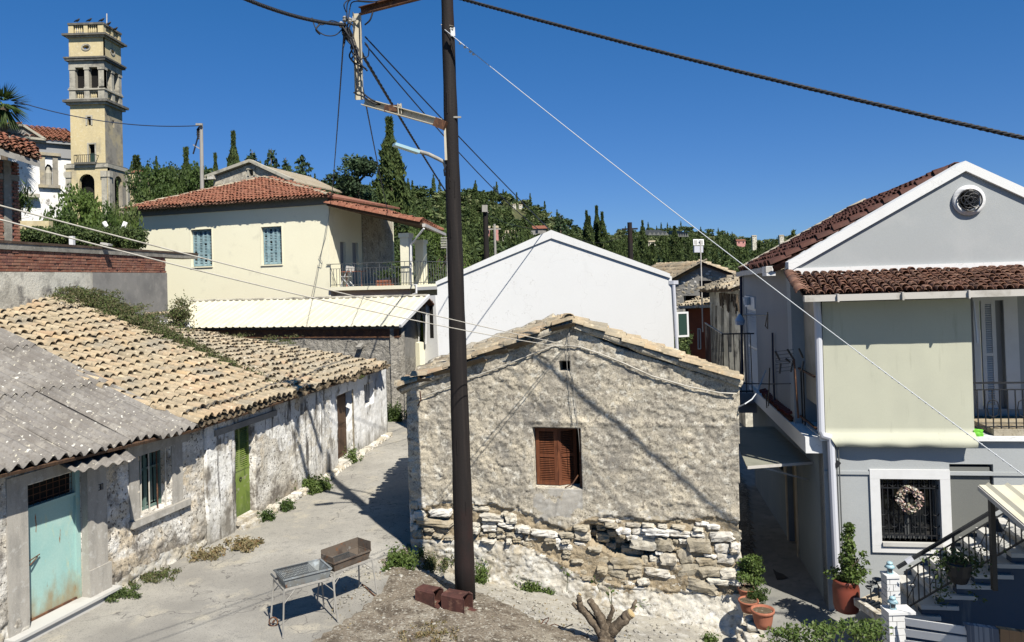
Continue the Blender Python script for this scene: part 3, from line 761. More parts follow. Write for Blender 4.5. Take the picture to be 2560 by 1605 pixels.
def terrain():
    xs = np.concatenate([-np.geomspace(1400, 14.2, 46), np.arange(-14, 12.01, .11), np.geomspace(12.3, 1400, 46)])
    ys = np.concatenate([np.linspace(-60, 7.2, 8), np.arange(7.4, 34.01, .11), np.geomspace(34.5, 1600, 110)])
    X, Y = np.meshgrid(xs, ys, indexing='ij'); Z = zt(X, Y)
    near = (X > -13) & (X < 11.5) & (Y > 7.3) & (Y < 33)
    # outline of the tarmac street; the yard is loose soil, the foot of the cottage a mortar apron
    street = [(-14, 5), (-2.9, 5), (-3.5, 10.9), (-3.25, 11.7), (-2.75, 12.6), (-2.45, 13.6), (-2.5, 14.3), (-2.75, 15.0), (-2.3, 15.75), (-.9, 21), (2, 33.5), (-14, 33.5)]
    alley = [(3.9, 12.9), (4.35, 13.6), (4.4, 14.1), (6.6, 22), (8, 33), (11, 33), (12, 12.4), (12, 6), (6.3, 6), (4.9, 11.2)]
    apron = [(-2.2, 15.9), (-2.4, 15.0), (-1.5, 14.35), (-.7, 13.75), (.1, 13.0), (1.0, 12.5), (1.7, 11.7), (2.5, 11), (4.6, 10.6), (4.1, 12.9), (4.4, 14.2)]
    cx = (X[:-1, :-1] + X[1:, 1:]) / 2; cy = (Y[:-1, :-1] + Y[1:, 1:]) / 2
    jx = cx + .35 * fbm(cx * 1.6, cy * 1.6, 4); jy = cy + .35 * fbm(cx * 1.6 + 40, cy * 1.6, 4)
    inn = (cy < 33.5) & (cy > 5) & (cx > -14) & (cx < 12)
    reg = np.zeros(cx.shape, int)                                # 0 open ground
    reg[cy > 60] = 4
    reg[inn] = 3                                                  # yard soil
    reg[inn & inpoly(jx, jy, apron)] = 2
    reg[inn & inpoly(cx, cy, alley)] = 5
    sx = cx + .05 * fbm(cx * 3, cy * 3, 3)
    reg[inn & inpoly(sx, cy + .05 * fbm(cx * 3 + 9, cy * 3, 3), street)] = 1
    rough = np.where(near, .028 * fbm(X * 2.2, Y * 2.2, 5) + .012 * fbm(X * 9, Y * 9, 3), 0)
    pr = np.zeros(X.shape); pr[:-1, :-1] = (reg == 3) | (reg == 2)
    Z = Z + rough * (1 + 2.2 * pr)
    yard = np.zeros(X.shape); yard[:-1, :-1] = (reg == 3)
    Z = Z + yard * .035
    idx = np.arange(X.size).reshape(X.shape); V = np.stack([X.ravel(), Y.ravel(), Z.ravel()], 1)
    for code, name, mat in ((0, 'ground', 'ground'), (4, 'hillside', 'hill'), (1, 'street', 'street'), (2, 'mortar_apron', 'apron'), (3, 'yard', 'dirt'), (5, 'alley_pavement', 'alley')):
        i, j = np.nonzero(reg == code)
        F = np.stack([idx[i, j], idx[i + 1, j], idx[i + 1, j + 1], idx[i, j + 1]], 1)
        us, inv = np.unique(F, return_inverse=True)
        o = fast_mesh(name, V[us], inv.reshape(F.shape), MT[mat], None, True)
        o['kind'] = 'structure'
terrain()
def pebbles():
    # loose stones and crumbs of mortar over the yard
    ms = []
    for _ in range(1100):
        x = random.uniform(-3.4, 3.6); y = random.uniform(10.8, 15.2)
        if y > 15.67 - (x + 2.22) * .268 - .12: continue
        if x < -2.5 and y < 13: x += 1.2
        r = abs(random.gauss(0, .009)) + .004
        z = ztf(x, y) + .02
        ms.append(Matrix.Translation((x, y, z)) @ Matrix.Rotation(random.uniform(0, 6), 4, 'Z') @ Matrix.Diagonal((r * 1.3, r, r * .7, 1)))
    V, F = STT[0]
    o = bake('loose_pebbles', V, F, ms, MT['apron'], None, True); prop(o, 'loose pebbles and crumbs of mortar strewn over the yard', None, kind='stuff')
pebbles()
# ------------------------------------------------------------------ rubble stone cottage
_ang = math.radians(15)
SW = Wall((-2.22, 15.67), (-2.22 + 6.5 * math.cos(_ang), 15.67 - 6.5 * math.sin(_ang)))
def cottage():
    c = thing('stone_cottage', 'old rubble and plaster cottage with crumbling base and brown louvred shutters behind the dark pole', 'house', SW.P(0, 0))
    top = SW.Q([(1019, 972), (1128, 930), (1250, 885), (1350, 846), (1418, 816), (1440, 820), (1540, 866), (1660, 905), (1848, 964)])
    sR = SW.hit(1861, 1592)[0]; sL = -.02
    out = [(sL, -.45)] + [(sL, top[0][1])] + top[1:-1] + [(SW.hit(1848, 964)[0], top[-1][1]), (sR - .03, .6), (sR, -1.75)]
    win = rect(SW, 1331, 1068, 1457, 1224); ven = rect(SW, 1399, 903, 1427, 926)
    hole = SW.Q([(1474, 1312), (1535, 1316), (1550, 1342), (1605, 1368), (1640, 1380), (1700, 1378), (1630, 1402), (1612, 1408), (1545, 1392), (1500, 1370), (1470, 1352)])
    rub = SW.Q([(1034, 1266), (1120, 1258), (1245, 1262), (1325, 1290), (1415, 1322), (1480, 1290), (1560, 1300), (1700, 1300), (1790, 1290), (1862, 1322), (1864, 1480), (1790, 1490), (1700, 1452), (1660, 1470), (1560, 1462), (1480, 1448), (1400, 1408), (1330, 1372), (1250, 1352), (1130, 1350), (1034, 1346)])
    wash = SW.Q([(1034, 1258), (1130, 1250), (1250, 1262), (1300, 1300), (1420, 1325), (1480, 1290), (1700, 1296), (1862, 1322), (1870, 1800), (1034, 1800)])
    mort = SW.Q([(1395, 1400), (1470, 1350), (1640, 1400), (1700, 1420), (1800, 1440), (1780, 1480), (1640, 1475), (1500, 1460), (1430, 1440)])
    band = SW.hit(1300, 1050)[1]
    def disp(X, Z):
        f1, f2, cid = worley(X * 4.6 + .25 * fbm(X * 3, Z * 3, 2), Z * 6.5 + .4 * fbm(X * 3 + 9, Z * 3, 2))
        d = .05 * fbm(X * .8, Z * .8, 3) + .016 * fbm(X * 4, Z * 5, 4) + .008 * sstep(0, .35, f2 - f1) * (.3 + cid) + .012 * fbm(X * 15 + .6 * fbm(X * 5, Z * 5, 2), Z * 19, 4) + .010 * fbm(X * 34, Z * 34, 2)
        for fs, fa, fo in ((2.4, .014, 5), (5.5, .011, 31), (9, .008, 57)):      # edges of flaked coats of plaster
            d += fa * sstep(.0, .03, fbm(X * fs + fo, Z * fs * 1.3, 4) - .02)
        d += .012 * np.exp(-((Z - band) / .05) ** 2) + .01 * sstep(.02, -.02, Z - band)
        iw = inpoly(X + .06 * fbm(X * 6, Z * 6, 3), Z + .06 * fbm(X * 6 + 3, Z * 6, 3), wash)
        g1, g2, gid = worley(X * 5.5, Z * 9)
        d += iw * (.022 * sstep(0, .3, g2 - g1) * (gid - .3) + .045 * fbm(X * 9, Z * 12, 4))
        ir = inpoly(X + .22 * fbm(X * 6, Z * 6, 4), Z + .35 * fbm(X * 4 + 3, Z * 5, 5), rub)
        d -= ir * (.035 + .07 * np.clip(fbm(X * 3 + 2, Z * 3, 3) + .25, 0, .6))
        ih = inpoly(X + .05 * fbm(X * 8, Z * 8, 2), Z + .03 * fbm(X * 8, Z * 8, 2), hole)
        d -= ih * (.34 + .1 * fbm(X * 6, Z * 6, 2))
        im = inpoly(X, Z, mort); d += im * .03
        d += .22 * sstep(.9, 0, Z + 1.35 + .12 * X * 0) * sstep(3.0, 6.2, X)     # the foot spreads out at the right
        # smooth cement patch below the window
        pw = (X > win[0] - .05) & (X < win[2] + .05) & (Z < win[1]) & (Z > win[1] - .55)
        d = np.where(pw, d * .35 + .012, d)
        for r in (win, ven):
            m = np.minimum(np.minimum(X - r[0], r[2] - X), np.minimum(Z - r[1], r[3] - Z))
            k = sstep(-.14, -.02, m); d = d * (1 - .75 * k) + .008 * k
        return d
    def midx(X, Z):
        jx = X + .5 * fbm(X * 2.5, Z * 2.5, 6); jz = Z + .8 * fbm(X * 3.5 + 7, Z * 4.5, 6)
        m = np.zeros(X.shape, int)
        m[inpoly(jx, jz, wash)] = 1
        m[inpoly(X + .06 * fbm(X * 7, Z * 7, 3), Z, rub)] = 2
        m[inpoly(jx, jz, mort)] = 2
        m[inpoly(X, Z, hole)] = 2
        pw = (X > win[0] - .02) & (X < win[2]) & (jz < win[1]) & (jz > win[1] - .5)
        m[pw] = 3
        return m
    rough_wall('front_wall', SW, out, [R4(win), R4(ven)], .024, disp, [MT['plaster'], MT['limewash'], MT['mortar'], MT['frame_plaster']], midx, c, .38)
    # side and rear walls
    zl = top[0][1] - .02; zr = top[-1][1]
    for (s0, s1, z0, z1) in ((.0, .38, -.6, zl), (sR - .45, sR - .08, -1.7, zr)):
        q = [SW.P(s0, z0, -.33), SW.P(s1, z0, -.33), SW.P(s1, z0, -.33) + Vector((.05, 5.0, 0)), SW.P(s0, z0, -.33) + Vector((.05, 5.0, 0))]
        MB().box8(q + [x + Vector((0, 0, z1 - z0)) for x in q]).build('side_wall', MT['plaster'], c)
    zt_ = SW.hit(1418, 816)[1]; sa = SW.hit(1425, 816)[0]
    WR = Wall((SW.P(0, 0) + Vector((.05, 5.1, 0)))[:2], (SW.P(sR, 0) + Vector((.05, 5.1, 0)))[:2])
    MB().prism(WR, [(0, -.8), (sR - .08, -1), (sR - .08, zr - .05), (sa, zt_ - .38), (0, zl - .05)], -.3, .0).build('rear_wall', MT['plaster'], c)
    MB().wbox(SW, win[0] - .4, win[2] + .4, win[1] - .3, win[3] + .3, -.9, -.8).build('dark_interior', MT['dark'], c)
    MB().wbox(SW, ven[0] - .2, ven[2] + .2, ven[1] - .2, ven[3] + .2, -.5, -.42).build('vent_recess', MT['dark'], c)
    # stones laid bare: (x, y, w, h) in two enlarged views of the photograph
    def add(ox, oy, k, lst, lw, mat, rec=0.0, dep=.11):
        for q in lst:
            x, y, w_, h_ = q[:4]; s, z = SW.hit(ox + x / k, oy + y / k)
            mm = k * 1900 / 14.6
            stone(SW, s, z, w_ / mm * 1.0, h_ / mm * 1.04, -.05 + rec, dep * random.uniform(.6, 1.3), mat if random.random() < .8 else MT['rubble'], c, (q[4] if len(q) > 4 else random.gauss(-.03, .07)))
    add(1300, 1240, 4.159, [(45, 340, 130, 70), (250, 385, 270, 65), (650, 410, 160, 90), (640, 325, 160, 60), (350, 460, 150, 60), (480, 465, 80, 38), (460, 525, 160, 60), (630, 500, 140, 34),
        (1080, 360, 140, 60), (1070, 412, 60, 40), (1230, 365, 130, 62), (1420, 365, 250, 68), (1165, 425, 110, 58), (1290, 490, 270, 130), (1310, 415, 200, 34), (1500, 500, 180, 130), (1470, 440, 100, 30), (1660, 385, 210, 65), (1618, 468, 55, 42), (1705, 468, 95, 48),
        (1855, 500, 210, 140), (1850, 395, 140, 42), (1850, 345, 95, 42), (2095, 420, 230, 92), (2250, 415, 90, 85), (2100, 540, 140, 92), (2240, 530, 95, 92), (2140, 650, 180, 100), (2262, 645, 80, 85), (1450, 592, 80, 32), (1400, 655, 100, 62), (1545, 650, 165, 100),
        (1400, 725, 85, 42), (1980, 620, 130, 36), (1760, 770, 260, 115, .15), (2190, 800, 200, 92), (1430, 785, 240, 80), (2060, 880, 200, 60), (2230, 890, 130, 70), (950, 300, 130, 50), (1180, 300, 150, 46), (1330, 300, 120, 40), (1480, 310, 90, 40), (2010, 320, 120, 50), (1650, 320, 130, 40), (900, 255, 180, 34), (1900, 290, 140, 40),
        (1290, 880, 130, 60), (1150, 900, 110, 50), (1560, 850, 120, 60), (1650, 940, 120, 60), (2230, 560, 100, 60)], 0, MT['limestone'], .0)
    add(1300, 1240, 4.159, [(485, 400, 145, 62), (490, 580, 85, 42), (480, 625, 80, 42), (1720, 625, 145, 155, .4), (1940, 680, 190, 82), (1600, 740, 75, 56), (1980, 780, 205, 92), (1890, 930, 300, 115, -.22), (1290, 750, 70, 70), (1300, 680, 65, 95), (1925, 440, 60, 120), (1950, 560, 80, 70), (1850, 860, 90, 50), (1350, 840, 80, 50)], 0, MT['rubble'], -.02)
    add(1300, 1240, 4.159, [(635, 600, 190, 92), (590, 672, 135, 44), (800, 670, 250, 115), (860, 765, 115, 74), (1110, 700, 310, 118, -.05), (1010, 790, 215, 110, -.3), (1200, 795, 125, 76), (930, 850, 250, 84, -.2), (780, 548, 130, 44), (560, 740, 160, 60), (640, 790, 110, 60), (1080, 880, 110, 50), (700, 850, 120, 50)], 0, MT['rubble'], -.04, .13)
    add(1300, 1240, 4.159, [(850, 465, 140, 85), (830, 362, 100, 55), (930, 560, 110, 66), (1020, 500, 100, 70), (1110, 600, 130, 85), (1220, 610, 110, 70), (760, 430, 80, 60), (940, 430, 90, 70)], 0, MT['rubble'], -.27, .12)
    add(1000, 1240, 5.815, [(600, 240, 360, 110), (500, 375, 600, 110, -.06), (265, 535, 150, 125), (720, 600, 130, 62), (1110, 485, 115, 105), (1110, 410, 115, 50), (1300, 395, 235, 64), (1310, 465, 225, 95), (1350, 310, 350, 105), (1530, 250, 75, 52), (1625, 320, 165, 130), (1540, 412, 230, 72, -.2), (1460, 490, 115, 85),
        (1780, 480, 245, 125), (1480, 580, 165, 72), (1590, 650, 75, 85), (2110, 550, 400, 82), (1900, 620, 180, 60), (300, 260, 170, 110), (1180, 180, 260, 70), (2200, 640, 160, 80), (1720, 590, 130, 70), (330, 130, 120, 100), (1300, 640, 220, 60)], 0, MT['limestone'], .0)
    add(1000, 1240, 5.815, [(1600, 565, 135, 75), (1350, 562, 110, 54), (430, 480, 170, 60), (620, 500, 190, 60), (560, 570, 160, 60), (1700, 640, 110, 60), (1190, 560, 90, 60), (1850, 700, 140, 60), (900, 520, 160, 60)], 0, MT['rubble'], -.02)
    # quoins at the left edge, and small filler stones
    for v in (1262, 1290, 1318, 1180):
        s, z = SW.hit(1040, v); stone(SW, s - .02, z, .17, .17, -.06, .11, MT['limestone'], c)
    for _ in range(60):
        u, v = random.uniform(1036, 1860), random.uniform(1270, 1480); s, z = SW.hit(u, v)
        X = np.array([s]); Z = np.array([z])
        if inpoly(X, Z, rub)[0] and not inpoly(X, Z, hole)[0]:
            stone(SW, s, z, random.uniform(.05, .13), random.uniform(.04, .08), -.06, .07, random.choice([MT['limestone'], MT['rubble']]), c, random.gauss(0, .2), 'small_stone')
    # shutters
    def leaf(wl, x0, x1):
        z0, z1 = win[1] + .02, win[3] - .04
        sh = MB(); t = .045; fr = .07
        sh.wbox(wl, x0, x0 + fr, z0, z1, -t, 0); sh.wbox(wl, x1 - fr, x1, z0, z1, -t, 0)
        for zz in (z0, (z0 + z1) / 2 - .02, z1 - fr): sh.wbox(wl, x0 + fr, x1 - fr, zz, zz + fr, -t, -.002)
        o = sh.build('shutter', MT['shutterbrown'], c, autoloc=True)
        me = None
        for k in range(30):
            zz = z0 + fr + .008 + (z1 - z0 - fr * 1.2) * k / 30
            if abs(zz - (z0 + z1) / 2) < .05 or zz > z1 - fr - .02: continue
            L = [wl.P(x0 + fr, zz, -.002), wl.P(x1 - fr, zz, -.002), wl.P(x1 - fr, zz + .018, -.036), wl.P(x0 + fr, zz + .018, -.036)]
            MB().box8(L + [q + Vector((0, 0, .008)) for q in L]).build('slat', MT['shutterbrown'], o)
    wl = SW.off(-.16); leaf(wl, win[0] + .02, win[0] + .455)
    p0 = SW.P(win[0] + .465, 0, -.15); p1 = SW.P(win[0] + .80, 0, -.38); w2 = Wall(p0[:2], p1[:2]); leaf(w2, 0, w2.L)
    MB().wbox(SW, win[2] - .07, win[2] - .005, win[1], win[3] - .002, -.2, -.1).wbox(SW, win[0] + .01, win[2] - .08, win[3] - .045, win[3] - .005, -.2, -.1).build('window_frame', MT['rust'], c)
    MB().tube([SW.P(win[2] - .1, win[1] + .25, -.1), SW.P(win[2] - .2, win[1] + .1, -.03), SW.P(win[2] - .35, win[1] + .02, .0)], .012, 5).build('shutter_hook', MT['rust'], c)
    # roof
    RD_ = 5.3
    EL = SW.P(*SW.hit(1000, 972, .08), .08); ER = SW.P(*SW.hit(1856, 956, .08), .08)
    AP = SW.P(*SW.hit(1423, 804, .08), .08)
    bk = Vector((.05, RD_, 0))
    APb = AP + bk - Vector((0, 0, .34)); ELb = EL + bk - Vector((0, 0, .2)); ERb = ER + bk - Vector((0, 0, .2))
    tile_patch(c, ELb, EL, APb, AP, .235, .38, MT['oldtile'], MT['pan'], 150, keep=lambda s, t: not (s > .75 and random.random() < .18), jit=2.4, deck='plaster')
    tile_patch(c, ER, ERb, AP, APb, .235, .38, MT['tile'], MT['pan'], 150, jit=1.4, deck='plaster')
    # verge: a run of tiles bedded along each front slope, and ridge tiles
    L = []
    for (e, a) in ((EL, AP), (ER, AP)):
        d = (a - e); n = int(d.length / .34); dd = d.normalized(); x = SW.n.cross(dd) * 0 + SW.n; z = x.cross(dd); z = z if z.z > 0 else -z; x = dd.cross(z)
        for k in range(n):
            if e is EL and random.random() < .15: continue
            q = e + d * (k / n) + Vector((0, 0, .055 + random.gauss(0, .012))) + SW.n * random.gauss(-.02, .02)
            y2 = (dd - z * .09 + x * random.gauss(0, .05)).normalized(); x2 = y2.cross(z).normalized()
            L.append(frame(q, x2, y2, x2.cross(y2), .105, .44, .105))
    for k in range(22):
        q = AP.lerp(APb, k / 22) + Vector((0, 0, .07)); y = bk.normalized(); x = y.cross(Vector((0, 0, 1))).normalized()
        L.append(frame(q, x, y, Vector((0, 0, 1)), .12, .46, .12))
    for m in L: inst('clay_tile', random.choice(barrel_meshes(MT['tile'])), m, c)
    # undulating mortar bed below the verge tiles and mortared edge of the far gable
    b = MB()
    for (e, a) in ((EL, AP), (ER, AP)):
        pts = [e.lerp(a, k / 14) + Vector((0, 0, -.035 + random.gauss(0, .012))) - SW.n * .05 for k in range(15)]
        b.tube(pts, [random.uniform(.06, .085) for _ in pts], 7)
    b.build('mortar_bed', MT['plaster'], c, True)
    b = MB()
    for (e, a) in ((ELb, APb), (ERb, APb)):
        pts = [e.lerp(a, k / 20) + Vector((0, 0, .07 + random.gauss(0, .02))) for k in range(21)]
        b.tube(pts, [random.uniform(.14, .2) for _ in pts], 7)
    b.build('mortared_verge', MT['plaster'], c, True)
    return c
cottage()
# ------------------------------------------------------------------ the row of low houses on the left
PB = (-6.42, 17.0); PC = (-5.45, 21.0); PD = (-4.62, 27.0)
WA = Wall((-8.9, 8.5), PB); WB = Wall(PB, PC); WC = Wall(PC, PD)
def rowdisp(amp=1.0, low=.5):
    def f(X, Z):
        f1, f2, cid = worley(X * 5.2, Z * 7.5)
        k = sstep(1.1, .1, Z + .25 * fbm(X * 2, Z * 2, 2))
        d = .07 * fbm(X * .9, Z * .9, 3) + .022 * fbm(X * 5, Z * 6, 4) + .022 * fbm(X * 14, Z * 17, 4)
        d += (.006 + .045 * k * low) * sstep(0, .3, f2 - f1) * (cid - .3)
        for fs, fa, fo in ((1.7, .016, 5), (5, .010, 31)): d += fa * sstep(.0, .03, fbm(X * fs + fo, Z * fs * 1.2, 5))
        return d * amp
    return f
def corrugated(name, E1, E2, T1, T2, s0, s1, t0, t1, lift, pitch, amp, mat, parent, trap=False, wob=.0):
    E1, E2, T1, T2 = map(Vector, (E1, E2, T1, T2))
    W_ = (E2 - E1).length; n = max(4, int((s1 - s0) * W_ / pitch * (6 if not trap else 6)))
    m = 4; V = []; F = []
    up = (E2 - E1).cross(T1 - E1).normalized()
    for side in (0, 1):
        for j in range(m + 1):
            t = t0 + (t1 - t0) * j / m
            for i in range(n + 1):
                s = s0 + (s1 - s0) * i / n
                ph = s * W_ / pitch
                if trap:
                    x = ph % 1; h = amp * max(0, min(1, (.16 - abs(x - .5)) / .05))
                else: h = amp * math.sin(ph * 2 * math.pi)
                p = E1.lerp(E2, s).lerp(T1.lerp(T2, s), t)
                h += wob * noise.noise(Vector((p.x * .8, p.y * .8, s0 * 9)))
                V.append(p + up * (h + lift - side * .012))
    N = (n + 1) * (m + 1)
    for j in range(m):
        for i in range(n):
            a = j * (n + 1) + i
            F.append((a, a + 1, a + n + 2, a + n + 1)); F.append((N + a, N + a + n + 1, N + a + n + 2, N + a + 1))
    for i in range(n):
        F.append((i, N + i, N + i + 1, i + 1)); a = m * (n + 1) + i; F.append((a, a + 1, N + a + 1, N + a))
    for j in range(m):
        a = j * (n + 1); F.append((a, a + n + 1, N + a + n + 1, N + a)); a += n; F.append((a, N + a, N + a + n + 1, a + n + 1))
    return mesh_obj(name, V, F, mat, parent, not trap, rnd=[random.random()] * len(F))
def letter(parent, wall, s, z, h, txt, mat, n=.02):
    """strokes painted as thin raised bars"""
    G_ = {'3': [((0, 1), (.6, 1)), ((.6, 1), (.6, .5)), ((.15, .5), (.6, .5)), ((.6, .5), (.6, 0)), ((0, 0), (.6, 0))], '0': [((0, 0), (0, 1)), ((0, 1), (.6, 1)), ((.6, 1), (.6, 0)), ((0, 0), (.6, 0))]}
    b = MB()
    for i, ch in enumerate(txt):
        for (p, q) in G_[ch]:
            b.bar(wall.P(s + (p[0] + i * .95) * h * .6, z + p[1] * h, n), wall.P(s + (q[0] + i * .95) * h * .6, z + q[1] * h, n), h * .13, .006)
    return b.build('painted_number', mat, parent)
def row_houses():
    # ---- 1: house with the teal door under the corrugated roof
    h = thing('corrugated_roof_house', 'low stone house with teal metal door, barred window and grey corrugated roof', 'house', WA.P(5, 0))
    sE = WA.hit(513, 1300)[0]
    eN = .5
    e1 = WA.hit(2, 1183, eN); e2 = WA.hit(499, 1068, eN)
    z_at = lambda s: e1[1] + (e2[1] - e1[1]) * (s - e1[0]) / (e2[0] - e1[0])
    out = [(2.2, -.3), (sE, -.3), (sE, z_at(sE) + .1), (2.2, z_at(2.2) + .1)]
    dz1 = (WA.hit(64, 1204)[1] + WA.hit(216, 1178)[1]) / 2
    ds0 = WA.hit(67, 1400)[0]; ds1 = WA.hit(217, 1400)[0]; dr = (ds0, .16, ds1, dz1)
    ws0 = WA.hit(347, 1220)[0]; ws1 = WA.hit(428, 1220)[0]; wz0 = (WA.hit(347, 1296)[1] + WA.hit(428, 1260)[1]) / 2; wz1 = (WA.hit(346, 1136)[1] + WA.hit(427, 1117)[1]) / 2
    wr = (ws0, wz0, ws1, wz1)
    print('teal', dr, 'win', wr, 'eave', e1, e2)
    rough_wall('front_wall', WA, out, [R4(dr), R4(wr)], .03, rowdisp(.85, .9), [MT['rowwall'], MT['limewash']], lambda X, Z: ((Z + .5 * fbm(X * 1.5, Z * 1.5, 4)) < .22).astype(int), h, .4)
    # smooth surrounds
    b = MB(); b.wbox(WA, dr[0] - .36, dr[0], -.05, dr[3] + .02, -.1, .045); b.wbox(WA, dr[2], dr[2] + .42, .1, dr[3] + .02, -.1, .045)
    b.wbox(WA, dr[2] - .005, dr[2] + .47, -.02, .62, -.1, .075); b.wbox(WA, dr[0] - .36, dr[2] + .42, dr[3] + .02, dr[3] + .2, -.1, .046)
    b.build('door_surround', MT['frame_plaster'], h)
    b = MB(); b.wbox(WA, wr[0] - .3, wr[2] + .52, wr[3], wr[3] + .22, -.1, .05); b.wbox(WA, wr[2], wr[2] + .3, wr[1], wr[3], -.12, .035); b.wbox(WA, wr[0] - .24, wr[0], wr[1], wr[3], -.1, .02)
    b.build('window_surround', MT['frame_plaster'], h)
    b = MB(); b.wbox(WA, wr[0] - .26, wr[2] + .45, wr[1] - .13, wr[1], -.2, .1); b.build('window_sill', MT['frame_plaster'], h)
    b = MB(); b.wbox(WA, dr[0] - .42, dr[2] + .55, -.1, .12, -.2, .16); b.wbox(WA, dr[0] - .42, dr[2] + .55, .12, .165, -.2, .21)
    b.build('door_step', MT['marble'], h)
    # teal door
    zt0 = (WA.hit(67, 1273)[1] + WA.hit(214, 1238)[1]) / 2
    b = MB(); b.wbox(WA, dr[0] + .03, dr[2] - .09, .2, zt0 - .03, -.2, -.16)
    d = b.build('door', MT['teal'], h, autoloc=True)
    b = MB(); b.wbox(WA, dr[0], dr[0] + .03, .17, dr[3], -.24, -.12); b.wbox(WA, dr[2] - .09, dr[2], .17, dr[3], -.24, -.12); b.wbox(WA, dr[0] + .03, dr[2] - .09, zt0 - .03, zt0 + .02, -.24, -.12)
    b.build('door_frame', MT['teal'], h)
    MB().wbox(WA, dr[0] + .03, dr[2] - .09, .167, .2, -.24, -.13).build('door_bottom_rail', MT['rust'], h)
    MB().tube([WA.P(dr[0] + .02, 1.12, -.12), WA.P(dr[0] + .1, 1.16, -.08), WA.P(dr[0] + .34, 1.19, -.12)], .01, 5).tube([WA.P(dr[0] + .02, 1.12, -.12), WA.P(dr[0] + .12, 1.10, -.07), WA.P(dr[0] + .3, 1.16, -.12)], .01, 5).build('handle', MT['rust'], d)
    b = MB(); b.wbox(WA, dr[0] + .03, dr[2] - .09, zt0 + .02, dr[3], -.3, -.25); b.build('transom_pane', MT['dark'], h)
    b = MB()
    for k in range(9): x = dr[0] + .06 + k * (dr[2] - dr[0] - .15) / 8; b.bar(WA.P(x, zt0 + .02, -.2), WA.P(x, dr[3], -.2), .008)
    for k in range(4): z = zt0 + .08 + k * (dr[3] - zt0) / 4; b.bar(WA.P(dr[0] + .03, z, -.2), WA.P(dr[2] - .09, z, -.2), .008)
    b.build('transom_mesh', MT['rust'], h)
    s, z = WA.hit(241, 1226); letter(h, WA, s, z, .1, '30', MT['paint30'], .05)
    # window: bars, ragged old shutters
    MB().wbox(WA, wr[0] - .1, wr[2] + .1, wr[1] - .1, wr[3] + .1, -.55, -.5).build('dark_interior', MT['dark'], h)
    fr = MB(); fr.wbox(WA, wr[0], wr[0] + .05, wr[1], wr[3], -.3, -.24); fr.wbox(WA, wr[2] - .05, wr[2], wr[1], wr[3], -.3, -.24); fr.wbox(WA, wr[0] + .05, wr[2] - .05, wr[1], wr[1] + .06, -.3, -.24); fr.wbox(WA, wr[0] + .05, wr[2] - .05, wr[3] - .05, wr[3], -.3, -.24)
    cxm = (wr[0] + wr[2]) / 2; fr.wbox(WA, cxm - .03, cxm + .03, wr[1] + .06, wr[3] - .05, -.29, -.25); fr.wbox(WA, wr[0] + .05, wr[2] - .05, .2 + (wr[1] + wr[3]) / 2, .24 + (wr[1] + wr[3]) / 2, -.29, -.25)
    fr.build('window_frame', MT['greenwood'], h)
    for k in range(6):
        x = wr[0] + .1 + k * .13; MB().wbox(WA, x, x + random.uniform(.04, .09), wr[1] + .07 + random.random() * .1, wr[3] - .06 - random.random() * .15, -.34, -.32).build('shutter_board', MT['greenwood'], h)
    for k in range(4):
        x = wr[0] + .1 + k * (wr[2] - wr[0] - .2) / 3
        MB().tube([WA.P(x, wr[1] - .01, -.05), WA.P(x + random.gauss(0, .01), wr[3] + .02, -.05)], .014, 6).build('window_bar', MT['rust'] if k == 2 else MT['rope'], h)
    # roof: two courses of sheets
    up = 5.9
    E2 = WA.P(e2[0], e2[1], eN); E1 = WA.P(3.0 - .5, z_at(2.5), eN)
    T2 = D(2, 832, 17.75); sl = (T2 - E2); T1 = E1 + sl
    # lengthen the slope beyond the frame
    T2 = E2 + sl * 1.12; T1 = E1 + sl * 1.12
    Wd = (E2 - E1).length; n = 8
    k0 = 0
    for j, (t0, t1, lf) in enumerate(((0, .40, .03), (.37, .74, .06), (.71, 1.0, .09))):
        for i in range(n):
            dt = random.gauss(0, .006) if j else (0, .0, .004, -.006, .0, .006, -.012, .0)[i]
            corrugated('roof_sheet', E1, E2, T1, T2, max(0, i / n - .008), min(1, (i + 1) / n + .004), t0 + dt, t1, lf + .014 * (i % 2), .22, .055, MT['asbestos'], h, wob=.03)
    b = MB(); up_ = (E2 - E1).cross(T1 - E1).normalized()
    q = [E1, E2, T2, T1]; b.box8([x - up_ * .08 for x in q] + [x - up_ * .03 for x in q]); b.build('roof_deck', MT['brownwood'], h)
    # the loose sheet hanging over the door
    P = [D(187, 1180, 12.3), D(340, 1148, 13.15), D(301, 1117, 13.95), D(128, 1149, 12.7)]
    corrugated('loose_roof_sheet', P[0], P[1], P[3], P[2], 0, 1, 0, 1, 0, .19, .032, MT['asbestos'], h)
    # a couple of clay tiles and battens lying in the upper roof gap
    for (u, v, y) in ((40, 1033, 14.4), (85, 1050, 14.0)):
        p = D(u, v, y); x = WA.e; yv = (T2 - E2).normalized(); inst('ridge_tile', barrel_meshes(MT['oldtile'])[0], frame(p, x, yv, x.cross(yv), .14, .5, .08), h)
    MB().wbox(WA, 2.2, sE, -.3, z_at(5), -6.6, -6.3).build('rear_wall', MT['rowwall'], h)
    # ---- 2: house with the green door
    h2 = thing('green_door_house', 'low house with lime green louvred door, streaked limewash and tan clay tile roof', 'house', WB.P(0, 0))
    zb = WB.hit(735, 992, .42)
    zE = (e2[1] + .02); zF = zb[1]
    gd = (WB.hit(586, 1200)[0], .19, WB.hit(637, 1200)[0], (WB.hit(590, 1070)[1] + WB.hit(633, 1056)[1]) / 2)
    gd = (max(gd[0], .02), gd[1], gd[2], min(gd[3], zE - .06))
    print('green', gd, zE, zF, WB.L)
